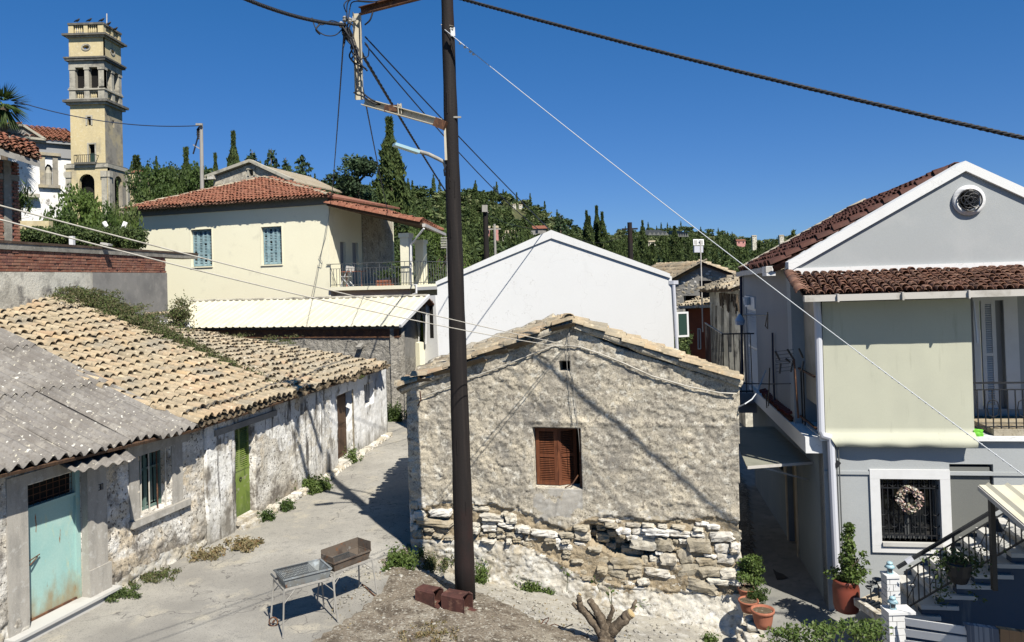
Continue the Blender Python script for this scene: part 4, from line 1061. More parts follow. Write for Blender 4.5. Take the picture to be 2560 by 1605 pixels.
    rough_wall('end_pier', WA.off(.07), [(sE, -.3), (WA.L, -.3), (WA.L, zE + .05), (sE, zE + .08)], [], .03, rowdisp(.5, .2), [MT['streaky']], None, h2, .45)
    rough_wall('front_wall', WB.off(.03), [(0.0, -.3), (WB.L, -.3), (WB.L, zF + .08), (0.0, zE + .06)], [R4(gd)], .03, rowdisp(.6, .25), [MT['rowwall'], MT['streaky']], lambda X, Z: ((fbm(X * .8, Z * .4, 3) + .04 * X) > .03).astype(int), h2, .45)
    b = MB(); b.wbox(WB, gd[0], gd[2] + .1, -.15, .1, -.2, .3); b.wbox(WB, gd[0] - .05, gd[2], .1, .19, -.2, .12); b.build('door_step', MT['limewash'], h2, autoloc=True)
    zs = (WB.hit(591, 1180)[1] + WB.hit(633, 1166)[1]) / 2; m = (gd[0] + gd[2]) / 2
    b = MB(); n0, n1 = -.17, -.13
    b.wbox(WB, gd[0], gd[2], gd[1], zs, n0, n1)
    for x in (gd[0], m - .035, gd[2] - .06): b.wbox(WB, x, x + (.07 if x == m - .035 else .06), zs, gd[3], n0, n1)
    b.wbox(WB, gd[0], gd[2], gd[3] - .06, gd[3], n0, n1 + .003); b.wbox(WB, gd[0], gd[2], zs - .03, zs + .03, n0, n1 + .012)
    d = b.build('door', MT['lime'], h2, autoloc=True)
    for x0, x1 in ((gd[0] + .06, m - .035), (m + .035, gd[2] - .06)):
        for k in range(19):
            z = zs + .05 + (gd[3] - .1 - zs) * k / 19
            L = [WB.P(x0, z, n1), WB.P(x1, z, n1), WB.P(x1, z + .025, n0), WB.P(x0, z + .025, n0)]
            MB().box8(L + [q + Vector((0, 0, .008)) for q in L]).build('slat', MT['lime'], d)
    MB().tube([WB.P(m + .04 * math.cos(a), zs - .22 + .04 * math.sin(a), n1 + .02) for a in np.linspace(0, 6.28, 12)], .008, 5).build('door_ring', MT['iron'], d)
    MB().wbox(WB, gd[0] - .05, gd[2] + .05, gd[1], gd[3], -.5, -.45).build('dark_interior', MT['dark'], h2)
    b = MB(); b.wbox(WB, -.6, gd[2] + .9, gd[3] - .005, gd[3] + .13, -.2, .085).build('lintel_beam', MT['cement'], h2)
    e = WA.P(*WA.hit(488, 1068, .45), .45); f = WB.P(*zb, .42); f.z += .02
    T2 = D(150, 742, 21.7); T1 = Vector((-14.2, 17.4, 4.95))
    tile_patch(h2, e, f, T1, T2, .235, .40, MT['tile'], MT['pan'], 300)
    # ---- 3: whitewashed end house
    h3 = thing('whitewashed_row_house', 'whitewashed low house with narrow brown door and small dark window at end of row', 'house', WC.P(0, 0))
    ze2 = WC.hit(970, 917, .4)
    bd = (WC.hit(841, 1080)[0], .2, WC.hit(878, 1080)[0], (WC.hit(840, 986)[1] + WC.hit(880, 975)[1]) / 2)
    sw = (WC.hit(908, 985)[0], (WC.hit(909, 1015)[1] + WC.hit(931, 1007)[1]) / 2, WC.hit(931, 985)[0], (WC.hit(907, 960)[1] + WC.hit(931, 954)[1]) / 2)
    print('brown', bd, sw, ze2, WC.L)
    rough_wall('front_wall', WC.off(.04), [(0, -.3), (WC.L, -.3), (WC.L, ze2[1] + .1), (0, zF + .08)], [R4(bd), R4(sw)], .035, rowdisp(.5, .15), [MT['whitewall'], MT['streaky']], lambda X, Z: (X < .9 + .8 * fbm(X * 2, Z * 2, 3)).astype(int), h3, .45)
    MB().wbox(WC, WC.L - .4, WC.L - .02, -.3, ze2[1] + .1, -7, -.38).build('end_wall', MT['plaster'], h3)
    b = MB(); b.wbox(WC, bd[0], bd[2], bd[1], bd[3], -.2, -.15); b.wbox(WC, bd[0] + .1, bd[2] - .1, 1.2, bd[3] - .15, -.15, -.13); b.wbox(WC, bd[0] + .1, bd[2] - .1, .35, 1.05, -.15, -.13)
    d = b.build('door', MT['brownwood'], h3, autoloc=True)
    MB().bar(WC.P(bd[0] + .1, 1.15, -.11), WC.P(bd[0] + .35, 1.1, -.11), .03).build('handle', MT['offpipe'], d)
    b = MB(); b.wbox(WC, bd[2], bd[2] + .12, .1, bd[3], -.2, .06); b.build('door_jamb', MT['rubble'], h3)
    MB().wbox(WC, bd[0] - .1, bd[2] + .2, -.1, .2, -.2, .2).build('door_step', MT['limewash'], h3)
    b = MB(); b.wbox(WC, sw[0] - .1, sw[2] + .1, sw[1] - .1, sw[3] + .1, -.42, -.38); b.build('dark_interior', MT['dark'], h3)
    for k in range(5): x = sw[0] + .05 + k * (sw[2] - sw[0] - .1) / 4; MB().tube([WC.P(x, sw[1], -.1), WC.P(x, sw[3], -.1)], .012, 5).build('window_bar', MT['iron'], h3)
    g = WC.P(*ze2, .4); g.z += .03
    T1b = D(330, 812, 21.2); T2b = D(500, 836, 29)
    tile_patch(h3, f, g, T1b, T2b, .235, .39, MT['oldtile'], MT['pan'], 300, jit=1.5)
    for W_, s0, s1, par in ((WB, gd[2] + .1, WB.L, h2), (WC, 0, WC.L - .1, h3)):
        s = s0
        while s < s1:
            w_ = random.uniform(.14, .34); stone(W_, s + w_ / 2, .03 + random.uniform(0, .05), w_, random.uniform(.12, .22), .05, .16, random.choice([MT['limewash'], MT['limewash'], MT['limestone']]), par, 0, 'plinth_stone'); s += w_ * .95
    return dict(e=e, f=f, g=g, T1=T1, T2=T2, T1b=T1b, T2b=T2b)
ROW = row_houses()
def creepers():
    f, T2, g = ROW['f'], ROW['T2'], ROW['g']; T1b, T2b = ROW['T1b'], ROW['T2b']
    def strip(p, q, n, wid, h0):
        r = []
        for i in range(n):
            t = random.random() ** 1.15; a = p.lerp(q, t); r.append(a + Vector((random.gauss(0, wid * (.35 + t * .65)), random.gauss(0, wid * (.35 + t * .65)), random.uniform(0, h0) * (.3 + t))))
        return r
    P = strip(f + Vector((-.3, .1, .05)), T2 + Vector((.3, .2, .02)), 520, .2, .14) + strip(f.lerp(T2, .4), T2 + Vector((.6, .2, 0)), 160, .36, .16)
    o = weeds('roof_creeper', 'mass of green creeper and dry weeds growing along the joint of the two tile roofs', 'creeper', [tuple(x) for x in P], 24000, .034, MT['vine'], .08, .1)
    # brambles spreading over the upper part of the far roof, below the cement wall
    L = []
    for (u, v, y, k) in ((180, 735, 21.5, 26), (240, 752, 22.3, 34), (300, 775, 23, 34), (360, 800, 24, 30), (420, 828, 24.5, 26), (500, 858, 26, 18), (560, 850, 27.5, 10), (610, 845, 28.6, 8), (690, 846, 28.8, 10)):
        for _ in range(k): L.append(tuple(D(u + random.gauss(0, 26), v + random.gauss(0, 9) + 6, y + random.gauss(0, .5))))
    weeds('bramble_patch', 'dark green brambles sprawling below the grey cement wall at top of the tile roof', 'brambles', L, 11000, .04, MT['vine'], .14, .12)
    L = [tuple(D(448 + random.gauss(0, 12), 790 + random.gauss(0, 16), 26.5 + random.gauss(0, .3))) for _ in range(40)]
    weeds('bramble_bush', 'small bramble bush rising beside the corner of the cement wall', 'bush', L, 3500, .045, MT['vine'], .14, .25)
    # a green line of weeds down the far roof
    a = D(905, 952, 23.4); b = D(648, 880, 25.6)
    L = [tuple(b.lerp(a, random.random() ** .8) + Vector((random.gauss(0, .07), random.gauss(0, .07), .06))) for _ in range(130)]
    weeds('roof_weeds', 'thin green line of weeds running down the far end of the tile roof', 'weeds', L, 6000, .032, MT['vine'], .05, .07)
creepers()
# ------------------------------------------------------------------ unfinished brick wall, metal-roofed building, cream house
BW = Wall((-13.1, 14), (-12.75, 28))
def brick_wall():
    t = thing('brick_wall', 'unfinished garage wall of bare red brick under a concrete slab, patched render below', 'wall', BW.P(7, 5))
    z0, z1 = BW.hit(20, 674)[1], BW.hit(20, 625)[1]; z0 = (z0 + BW.hit(395, 686)[1]) / 2; z1 = (z1 + BW.hit(395, 642)[1]) / 2; zt_ = (BW.hit(20, 604)[1] + BW.hit(395, 628)[1]) / 2
    L = BW.L; print('brickwall', z0, z1, zt_)
    sm = BW.hit(229, 720)[0]
    MB().wbox(BW, 0, L - .01, z0, z1, -.3, -.02).build('mortar_core', MT['concrete'], t)
    MB().wbox(BW, 0, sm, 2.5, z0 - .004, -.3, .02).build('patched_render', MT['patchy'], t)
    MB().wbox(BW, sm + .003, L, 2.5, z0 - .004, -.3, .035).build('cement_render', MT['cement'], t)
    nr = 7; bh = (z1 - z0) / nr; ms = []; V, F = STT[0]
    bv = [(x, y, z) for x in (-.5, .5) for y in (-.5, .5) for z in (-.5, .5)]
    bf = [(0, 1, 3, 2), (4, 6, 7, 5), (0, 4, 5, 1), (2, 3, 7, 6), (0, 2, 6, 4), (1, 5, 7, 3)]
    me = tmesh('brick', bv, bf, MT['brick'])
    for r in range(nr):
        s = 4.2 + (r % 2) * .13
        while s < L - .14:
            w_ = random.uniform(.215, .24)
            ms.append(frame(BW.P(s + w_ / 2, z0 + (r + .5) * bh, -.04 + random.gauss(0, .007)), BW.e, BW.n, Vector((0, 0, 1)), w_, .11, bh * .8)); s += w_ + .022
    many('brick', [me], bv, bf, ms, MT['brick'], t, seen=inframe)
    MB().wbox(BW, 0, L + .002, z1 + .003, zt_ - .05, -.6, .05).build('concrete_beam', MT['concrete'], t)
    e = BW.hit(466, 640)[0]
    MB().wbox(BW, L + .004, L + 2.6, z1 + .003, zt_ - .05, -.6, .045).build('slab_end', MT['concrete'], t)
    MB().wbox(BW, 0, L + 2.6, zt_ - .046, zt_ + .02, -.62, .07).build('coping', MT['brownslab'], t)
    b = MB(); p = BW.P(*BW.hit(252, 615), .05); b.bar(p + Vector((0, 0, .08)), p + Vector((.25, 0, .02)), .25, .06); b.build('bracket_lamp', MT['offpipe'], t)
    o = MB().bar(BW.P(*BW.hit(197, 612), -.2), BW.P(BW.hit(197, 612)[0], BW.hit(197, 590)[1], -.2), .12).build('white_post', MT['whitepaint']); prop(o, 'short white post standing on the brick wall coping before the hedge', 'post')
    # terrace behind the wall
    MB().box8([Vector(q) for q in ((-13.6, 14, 3), (-13.6, 27.5, 3), (-26, 27.5, 3), (-26, 14, 3), (-13.6, 14, zt_ - .2), (-13.6, 27.5, zt_ - .2), (-26, 27.5, zt_ - .2), (-26, 14, zt_ - .2))]).build('terrace_fill', MT['ground'], t)
    # brown sheet at the top of the tile roof
    q = [D(-20, 748, 20.2), D(102, 752, 21), D(110, 770, 20.6), D(-20, 766, 19.8)]
    o = MB().box8(q + [x + Vector((0, 0, .03)) for x in q]).build('brown_metal_sheet', MT['rustbox']); prop(o, 'brown painted metal sheet lying at top of the tan tile roof', 'metal sheet')
    for (u, v, y, s) in ((60, 776, 20.3, .28), (140, 768, 21, .3), (10, 785, 19.8, .2)):
        inst('field_stone', tmesh('field_stone', STT[2][0], STT[2][1], MT['plaster'], True), Matrix.Translation(D(u, v, y)) @ Matrix.Diagonal((s, s * .7, s * .45, 1)), None)
        prop(bpy.context.scene.collection.objects[-1], {60: 'grey stone weighing down the roof tiles just below the brown sheet', 140: 'grey stone at the right end of the brown metal sheet', 10: 'small grey stone on the roof tiles at the left frame edge'}[u], 'stone')
brick_wall()
c18, s18 = math.cos(math.radians(18)), math.sin(math.radians(18))
WM = Wall((-4.5 - 12 * c18, 30 + 12 * s18), (-4.5, 30))
def metal_building():
    t = thing('metal_roof_outbuilding', 'rough stone outbuilding with cream ribbed metal roof in front of the cream house', 'building', WM.P(5, 0))
    ze = WM.hit(997, 816, .25)[1]; L = WM.L
    R = D(1023, 742, 32.6); zr = R.z; nr = (R - WM.a).dot(WM.n); sr = (R - WM.a).dot(WM.e)
    print('metal', ze, zr, nr, sr, L)
    def disp(X, Z): return rowdisp(1.0, .1)(X, Z) + .05 * fbm(X * 2, Z * 2, 4)
    sl = WM.hit(480, 860)[0]
    rough_wall('front_wall', WM, [(sl, -.5), (L, -.5), (L, ze), (sl, ze)], [], .05, disp, [MT['stonewall']], None, t, .4)
    WG = Wall((WM.P(L, 0, 0))[:2], (WM.P(L, 0, 0) + Vector((.33, 4.9, 0)))[:2])
    k = -nr
    rough_wall('gable_wall', WG, [(0, -.5), (WG.L, -.5), (WG.L, ze - .3), (k + .2, zr - .05), (0, ze - .02)], [], .05, lambda X, Z: .05 * fbm(X * 2, Z * 2, 5), [MT['stonewall'], MT['cement']], lambda X, Z: (Z + fbm(X, Z, 3) > 2.3).astype(int), t, .4)
    a1 = WM.P(-.2, ze, .3); a2 = WM.P(L + .12, ze, .3); b2 = WM.P(L + .12, zr, nr); b1 = WM.P(-.2, zr, nr)
    n = 9
    for i in range(n):
        corrugated('roof_sheet', a1, a2, b1, b2, i / n, min(1, (i + 1) / n + .003), 0, 1, .02 + .006 * (i % 2), .34, .045, MT['metalroof'], t, trap=True)
    MB().bar(a2 + Vector((.05, 0, .02)), b2 + Vector((.05, 0, .02)), .1, .13).build('verge_flashing', MT['whitepaint'], t)
    c1 = WM.P(L + .15, ze - .35, nr * 2 - .2); u = c1 - b2
    q = [b2, c1, c1 - WM.e * 12, b2 - WM.e * 12]
    MB().box8([x - Vector((0, 0, .06)) for x in q] + q).build('rear_roof_slope', MT['rust'], t)
    MB().bar(b1 + Vector((0, 0, .06)), b2 + Vector((0, 0, .06)), .22, .07).build('ridge_mortar', MT['patchy'], t)
    MB().wbox(WM, 0, L, ze - .45, ze - .1, -.1, .06).build('painted_eave_shade', MT['rust'], t)  # dark strip painting the shadow under the overhanging eave
    p = WM.P(*WM.hit(900, 865), .0)
    MB().bar(p + Vector((.1, .1, .12)), p + Vector((0, -.35, -.05)), .2, .1).build('stone_spout', MT['cement'], t)
    # whitewashed stub wall and grey edging tiles at its left foot
    o = MB().bar(D(395, 820, 26.6), D(468, 822, 27.4), .35, .5).build('stub_wall', MT['whitewall']); prop(o, 'short whitewashed stub of wall among the brambles', 'wall')
    ms = [frame(D(350 + i * 9, 787 - i * .4, 26.2 + i * .05), WM.e, -WM.n, Vector((0, 0, 1)), .09, .4, .1) for i in range(8)]
    v, f = barrel(); o = bake('edging_tiles', v, f, ms, MT['oldtile'], None, True); prop(o, 'short row of grey edging tiles at the foot of the cement wall', 'tiles')
metal_building()
WY = Wall((-8.5 - 11.1 * c18, 35.5 + 11.1 * s18), (-8.5, 35.5))
def cream_house():
    t = thing('cream_house', 'two storey cream house with hipped red tile roof, pale blue shutters and covered balcony', 'house', WY.P(5, 0))
    L = WY.L; zf = (WY.hit(360, 538)[1] + WY.hit(822, 514)[1]) / 2; ze = (WY.hit(347, 516, .6)[1] + WY.hit(826, 494, .6)[1]) / 2
    w1 = rect(WY, 477, 575, 531, 665); w2 = rect(WY, 653, 568, 706, 660)
    print('cream', zf, ze, w1, w2, L)
    b = MB().prism(WY, [(0, 0), (L, 0), (L, zf), (0, zf)], -.35, 0, 0, [R4(w1), R4(w2)]).build('front_wall', MT['yellow'], t)
    MB().wbox(WY, -.03, L + .03, zf + .002, ze - .02, -.35, .1).build('frieze', MT['grey_and_shade'], t)  # grey band darkened to paint in the shade below the roof overhang
    WS = Wall(WY.P(L, 0, -.36)[:2], WY.P(L, 0, -6.4)[:2])
    wd = [rect(WS, 849, 575, 866, 700), rect(WS, 880, 590, 898, 712)]
    wd = [(r[0], WY.hit(830, 716)[1], r[2], max(r[3], 6.6)) for r in wd]
    zs = WY.hit(830, 720)[1]
    MB().prism(WS, [(0, 0), (WS.L, 0), (WS.L, ze), (0, ze)], -.3, 0, 0, [R4((r[0], zs + .02, r[2], zs + 2.2)) for r in wd]).build('side_wall', MT['yellow'], t)
    sg = WS.hit(906, 640)[0]
    MB().wbox(WS, sg, WS.L + .02, zs - .1, ze - .4, .003, .05).wbox(WS, sg + 1.0, sg + 1.5, zs + 1.0, zs + 2.3, .051, .07).build('bare_render_end', MT['plaster'], t)
    for r in wd:
        MB().wbox(WS, r[0], r[2], zs + .02, zs + 2.2, -.25, -.15).build('balcony_door', MT['greyside'], t)
    for w_ in (w1, w2):
        m = (w_[0] + w_[2]) / 2
        fr = MB()
        for k in range(4):
            x0 = w_[0] + .03 + k * (w_[2] - w_[0] - .06) / 4; x1 = x0 + (w_[2] - w_[0] - .06) / 4 - .008
            dn = .03 * (k % 2)
            s = MB(); s.wbox(WY, x0, x0 + .06, w_[1] + .02, w_[3] - .02, -.17 - dn, -.12 - dn); s.wbox(WY, x1 - .06, x1, w_[1] + .02, w_[3] - .02, -.17 - dn, -.12 - dn)
            for j in range(4): z = w_[1] + .02 + j * (w_[3] - w_[1] - .12) / 3; s.wbox(WY, x0 + .06, x1 - .06, z, z + .08, -.17 - dn, -.122 - dn)
            o = s.build('shutter', MT['shutterblue'], t, autoloc=True)
            s = MB()
            for j in range(22):
                z = w_[1] + .1 + (w_[3] - w_[1] - .2) * j / 22
                if random.random() < .04: continue
                q = [WY.P(x0 + .06, z, -.13 - dn), WY.P(x1 - .06, z, -.13 - dn), WY.P(x1 - .06, z + .03, -.165 - dn), WY.P(x0 + .06, z + .03, -.165 - dn)]
                s.box8(q + [x + Vector((0, 0, .012)) for x in q])
            s.build('slats', MT['shutterblue'], o)['kind'] = 'stuff'
        MB().wbox(WY, w_[0] - .1, w_[2] + .1, w_[1] - .1, w_[3] + .1, -.5, -.42).build('dark_interior', MT['dark'], t)
        s = MB(); s.wbox(WY, w_[0] - .04, w_[2] + .04, w_[1] - .06, w_[1] - .002, -.1, .05); s.wbox(WY, w_[0] - .05, w_[0] - .002, w_[1], w_[3] + .05, -.1, .02); s.wbox(WY, w_[2] + .002, w_[2] + .05, w_[1], w_[3] + .05, -.1, .02); s.wbox(WY, w_[0], w_[2], w_[3] + .002, w_[3] + .05, -.1, .02)
        s.build('window_surround', MT['yellow'], t)
    MB().wbox(WY, 0, L - .05, 0, ze, -6.7, -6.41).wbox(WY, 0, .3, 0, ze, -6.4, -.36).build('rear_walls', MT['yellow'], t)
    # roof
    E1 = WY.P(-.55, ze, .6); E2 = WY.P(L + .35, ze, .6); A = D(660, 446, 40.2)
    sa = (A - E1).dot(WY.e) / (E2 - E1).length; na = (A - WY.a).dot(WY.n)
    up = WY.P(0, A.z, na) - WY.P(0, ze, .6)
    tile_patch(t, E1, E2, E1 + up, E2 + up, .21, .30, MT['redtile'], MT['browntile'], 300, keep=lambda s, q: q * sa * .98 < s < 1 - q * (1 - sa) * .98, jit=.7, wav=.05)
    B = WY.P(L + .35, ze, na * 2 - .6); F_ = WY.P(-.55, ze, na * 2 - .6)
    MB().add([E2, B, A + Vector((0, 0, -.02)), E2 - Vector((0, 0, .1)), B - Vector((0, 0, .1)), A - Vector((0, 0, .3))], [(0, 1, 2), (3, 5, 4), (0, 3, 4, 1), (1, 4, 5, 2), (2, 5, 3, 0)]).build('side_roof_slope', MT['redtile'], t)
    MB().add([F_, E1, A + Vector((0, 0, -.02)), B], [(0, 1, 2), (3, 0, 2)]).build('far_roof_slopes', MT['redtile'], t)
    ms = []
    for p, q in ((E1, A), (E2, A), ):
        n = int((q - p).length / .34); d = (q - p).normalized(); x = d.cross(Vector((0, 0, 1))).normalized()
        for i in range(n): ms.append(frame(p + (q - p) * (i / n) + Vector((0, 0, .06 + random.gauss(0, .01))), x, d, x.cross(d), .12, .42, .12))
    for m in ms: inst('hip_tile', barrel_meshes(MT['oldtile'])[0], m, t)
    # balcony: slab, roof, posts, railing
    zb = WY.hit(830, 718)[1]; sR = WY.hit(1041, 722)[0]
    MB().wbox(WY, L + .003, sR, zb - .16, zb, -4.4, .12).build('balcony_slab', MT['yellow'], t)
    q = [WY.P(sR + .005, zb - .1, .1), WY.P(sR + 1.0, zb - .1, -1.5), WY.P(sR + 1.0, zb - .1, -5), WY.P(sR + .005, zb - .1, -4.4)]
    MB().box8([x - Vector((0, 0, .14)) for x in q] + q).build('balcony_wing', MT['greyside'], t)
    MB().wbox(WY, L + .003, sR - .5, 2.0, zb - .165, -4.4, -.45).build('porch_wall', MT['yellow'], t)
    A1 = WY.hit(827, 521, .0); B1 = WY.hit(1062, 563, .0)
    a = WY.P(A1[0], A1[1] + .1, .35); b_ = WY.P(B1[0], B1[1], .35); k = -WY.n * 5.6
    a2 = a + k; b2 = D(1108, 597, 41.5); b2.z = b_.z
    top = Vector((0, 0, .24)); q = [a, b_, b2, a2]
    MB().box8(q + [x + Vector((0, 0, .1)) for x in q]).build('balcony_roof_deck', MT['brownwood'], t)
    # verge tiles along the front edge, laid down the slope
    ms = []; n = int((b_ - a).length / .33)
    d = (a - b_).normalized(); x = WY.n; z = x.cross(d); z = z if z.z > 0 else -z
    for i in range(n): ms.append(frame(b_ + (a - b_) * (i / n) + Vector((0, 0, .12)) + x * .02, d.cross(z), d, z, .2, .42, .2))
    for m in ms: inst('verge_tile', barrel_meshes(MT['redtile'])[0], m, t)
    tile_patch(t, b_ + Vector((0, 0, .14)), b2 + Vector((0, 0, .14)), a + Vector((0, 0, .14)), a2 + Vector((0, 0, .14)), .3, .4, MT['redtile'], MT['browntile'], 40, jit=.5)
    g = MB(); g.bar(b_ + Vector((.1, 0, -.02)), b2 + Vector((.1, 0, -.02)), .14, .14); g.build('gutter', MT['offpipe'], t)
    def P(u, v, n): return WY.P(*WY.hit(u, v, n), n)
    g = MB().tube([P(1060, 571, .3), P(1027, 612, -.05), P(1027, 712, -.05), P(1041, 712, .14), P(1041, 733, .14), P(1033, 735, .14), P(1033, 800, .14)], .045, 6); g.build('downpipe', MT['whitepaint'], t)
    def post(u0, u1, v0, v1, n):
        s0 = WY.hit(u0, v1, n)[0]; s1 = WY.hit(u1, v1, n)[0]; z1 = WY.hit(u0, v0, n)[1]
        b = MB(); b.wbox(WY, s0, s1, zb, z1 - .2, n - (s1 - s0), n); b.wbox(WY, s0 - .05, s1 + .05, z1 - .2, z1, n - (s1 - s0) - .05, n + .05); b.build('balcony_post', MT['yellow'], t)
    post(1003, 1024, 583, 715, -.1); post(1040, 1060, 600, 706, -3.6)
    # railing
    zr = WY.hit(900, 658, 0)[1]; sr0 = L + .05; sr1 = sR - .05
    r = MB(); r.bar(WY.P(sr0 - .2, zr, .05), WY.P(sr1, zr, .05), .05, .03); r.bar(WY.P(sr0, zb + .1, .05), WY.P(sr1, zb + .1, .05), .03); r.bar(WY.P(sr0, zr - .22, .05), WY.P(sr1, zr - .22, .05), .02)
    r.bar(WY.P(sr1, zr, .05), WY.P(sr1 + .1, zr, -4), .05, .03); r.bar(WY.P(sr1, zb + .1, .05), WY.P(sr1 + .1, zb + .1, -4), .03)
    o = r.build('railing', MT['greyiron'], t)
    for i in range(28):
        x = sr0 + (sr1 - sr0) * i / 27; MB().bar(WY.P(x, zb, .05), WY.P(x, zr - (.22 if i % 4 else 0), .05), .022).build('baluster', MT['greyiron'], o)
    for i in range(14):
        x = -i * .29; MB().bar(WY.P(sr1 + .01, zb, x), WY.P(sr1 + .01, zr, x), .022).build('baluster', MT['greyiron'], o)
    # wire on the cream wall
    pts = [(828, 490), (822, 540), (815, 590), (800, 640), (797, 642), (806, 655), (804, 665), (795, 662), (790, 690), (779, 740)]
    MB().tube([P(u, v, .06) for u, v in pts], .012, 5).build('wall_cable', MT['wire'], t)
    # lower porch to the right
    Wp = Wall(D(1030, 740, 33.6)[:2], D(1096, 740, 32.8)[:2])
    def Pp(u, v): return Wp.hit(u, v)
    arch = Wp.Q([(1038, 900), (1040, 800), (1043, 775), (1048, 765), (1053, 775), (1058, 800), (1061, 900)])
    MB().prism(Wp, [Wp.hit(1026, 742), Wp.hit(1088, 738), (Wp.L, -1), (-.3, -1)][::-1], -.3, 0, 0, [arch]).build('porch_front', MT['white'], t)
    MB().wbox(Wp, arch[1][0] - .3, arch[5][0] + .3, -1, arch[3][1] + .2, -.7, -.6).build('porch_shade', MT['lime'], t)
    a = Wp.hit(1040, 855); c_ = Wp.hit(1061, 855); MB().wbox(Wp, a[0], c_[0], -1, a[1], -.3, .35).build('porch_pier', MT['yellow'], t)
    a = Wp.hit(1073, 752); c_ = Wp.hit(1082, 752); MB().wbox(Wp, a[0], c_[0], Wp.hit(1077, 845)[1], a[1], -.3, .004).build('porch_gap', MT['dark'], t)
    MB().tube([Wp.P(*Wp.hit(1079, 754), .1), Wp.P(*Wp.hit(1070, 756), .1), Wp.P(*Wp.hit(1068, 860), .1)], .05, 6).build('porch_pipe', MT['whitepaint'], t)
    return zb
ZB = cream_house()
def balcony_things():
    # folding table and chair, flower pots, satellite dish on the ruin
    def P(u, v, n): return WY.P(*WY.hit(u, v, n), n)
    t = thing('folding_chair', 'folding chair with pale slats on the cream house balcony', 'chair', P(862, 714, -.6))
    b = P(862, 714, -.6)
    b.z = ZB
    e, n = WY.e, WY.n; up = Vector((0, 0, 1))
    for k in (0, .4):
        MB().bar(b + n * k, b + e * .45 + n * k + up * .95, .03).bar(b + e * .5 + n * k, b + e * .05 + n * k + up * .5, .03).build('leg', MT['whitepaint'], t)
    MB().bar(b + e * .02 + n * .2 + up * .48, b + e * .42 + n * .2 + up * .48, .4, .03).build('seat', MT['offpipe'], t)
    MB().bar(b + e * .4 + n * .2 + up * .75, b + e * .44 + n * .2 + up * .95, .4, .03).build('backrest', MT['offpipe'], t)
    t = thing('balcony_table', 'small red-brown table on the cream house balcony behind the railing', 'table', P(880, 700, -1.2))
    b = P(885, 700, -1.3); b.z = ZB
    MB().bar(b + up * .72 - e * .5, b + up * .72 + e * .5, .6, .04).build('tabletop', MT['terra'], t)
    for x in (-.4, .4): MB().bar(b + e * x, b + e * x + up * .7, .05).build('leg', MT['terra'], t)
    for (u, lab) in ((965, 'red-brown trough planter on the cream house balcony'), (985, 'dark round pot with shrub beside the balcony post')):
        t = thing('balcony_planter', lab, 'planter', P(u, 712, -.5)); b = P(u, 712, -.5); b.z = ZB
        if u == 965: MB().bar(b - e * .45 + up * .13, b + e * .45 + up * .13, .3, .26).build('trough', MT['terra'], t)
        else: MB().lathe(b, [(.14, 0), (.2, .35), (.18, .33)], 12).build('pot', MT['iron'], t)
        P_ = np.array([tuple(b + up * (.35 + random.random() * (.35 if u == 965 else .8)) + e * random.gauss(0, .2) + n * random.gauss(0, .1)) for _ in range(260)])
        leaves('foliage', P_, .05, MT['leaf'], t)
balcony_things()
# ------------------------------------------------------------------ white gable house and what stands behind it
_a8 = math.radians(8)
WW = Wall((-2.46, 25.3), (-2.46 + 7.64 * math.cos(_a8), 25.3 - 7.64 * math.sin(_a8)))
def white_house():
    t = thing('white_gable_house', 'plain white rendered gable house behind the stone cottage', 'house', WW.P(3.8, 0))
    Q = WW.Q([(1091, 706), (1155, 672), (1379, 580), (1676, 688)])
    zb = -1
    xr = WW.hit(1683, 800)[0]; xl = WW.hit(1094, 760)[0]
    MB().prism(WW, [(xl, zb), (xr, zb), (xr, Q[3][1] - .04), (Q[2][0], Q[2][1] - .04), (xl, Q[0][1] - .02)], -.4, 0).build('front_wall', MT['white'], t)
    # raised coping along both slopes
    def cop(p, q, dz0, dz1, nm, ext0=0, ext1=0):
        MB().prism(WW, [(p[0], p[1] - dz0), (q[0], q[1] - dz1), (q[0], q[1]), (p[0], p[1])], -.5, .055).build(nm, MT['white'], t)
    pk = WW.hit(1378, 575); l = WW.hit(1090, 704); r = WW.hit(1675, 684)
    cop((l[0], l[1]), (pk[0], pk[1]), .13, .27, 'coping'); cop((pk[0] + .002, pk[1]), (r[0], r[1]), .27, .14, 'coping')
    A = WW.P(pk[0], pk[1] - .18, -.3); k = -WW.n * 9
    for s, q in ((xl, l), (xr, r)):
        e = WW.P(s, q[1] - .2, -.3); v = [e, A, A + k, e + k]
        MB().box8([x - Vector((0, 0, .1)) for x in v] + v).build('roof_slope', MT['redtile'], t)
    MB().wbox(WW, xl, xl + .3, zb, l[1] - .3, -9, -.41).build('side_wall', MT['white'], t)
    MB().wbox(WW, xr - .3, xr, zb, r[1] - .3, -9, -.41).build('side_wall', MT['white'], t)
    def P(u, v, n=0): return WW.P(*WW.hit(u, v, n), n)
    MB().tube([P(1684, 712, .02), P(1693, 880, .02)], .055, 8).build('downpipe', MT['pipe'], t)
    MB().bar(P(1678, 706, .05), P(1690, 706, -.3), .16, .12).build('gutter_end', MT['pipe'], t)
    # open shutter on the side wall
    w_ = Wall(P(1692, 812, -.3)[:2], P(1722, 812, -.45)[:2]); z0, z1 = w_.hit(1700, 843)[1], w_.hit(1700, 780)[1]; f = .06
    s = MB(); s.wbox(w_, 0, f, z0, z1, -.05, 0); s.wbox(w_, w_.L - f, w_.L, z0, z1, -.05, 0); s.wbox(w_, f, w_.L - f, z0, z0 + f, -.05, 0); s.wbox(w_, f, w_.L - f, z1 - f, z1, -.05, 0)
    o = s.build('side_window_frame', MT['whitepaint'], t); MB().wbox(w_, f, w_.L - f, z0 + f, z1 - f, -.04, -.015).build('green_shutter_panel', MT['greenshut'], o)
white_house()
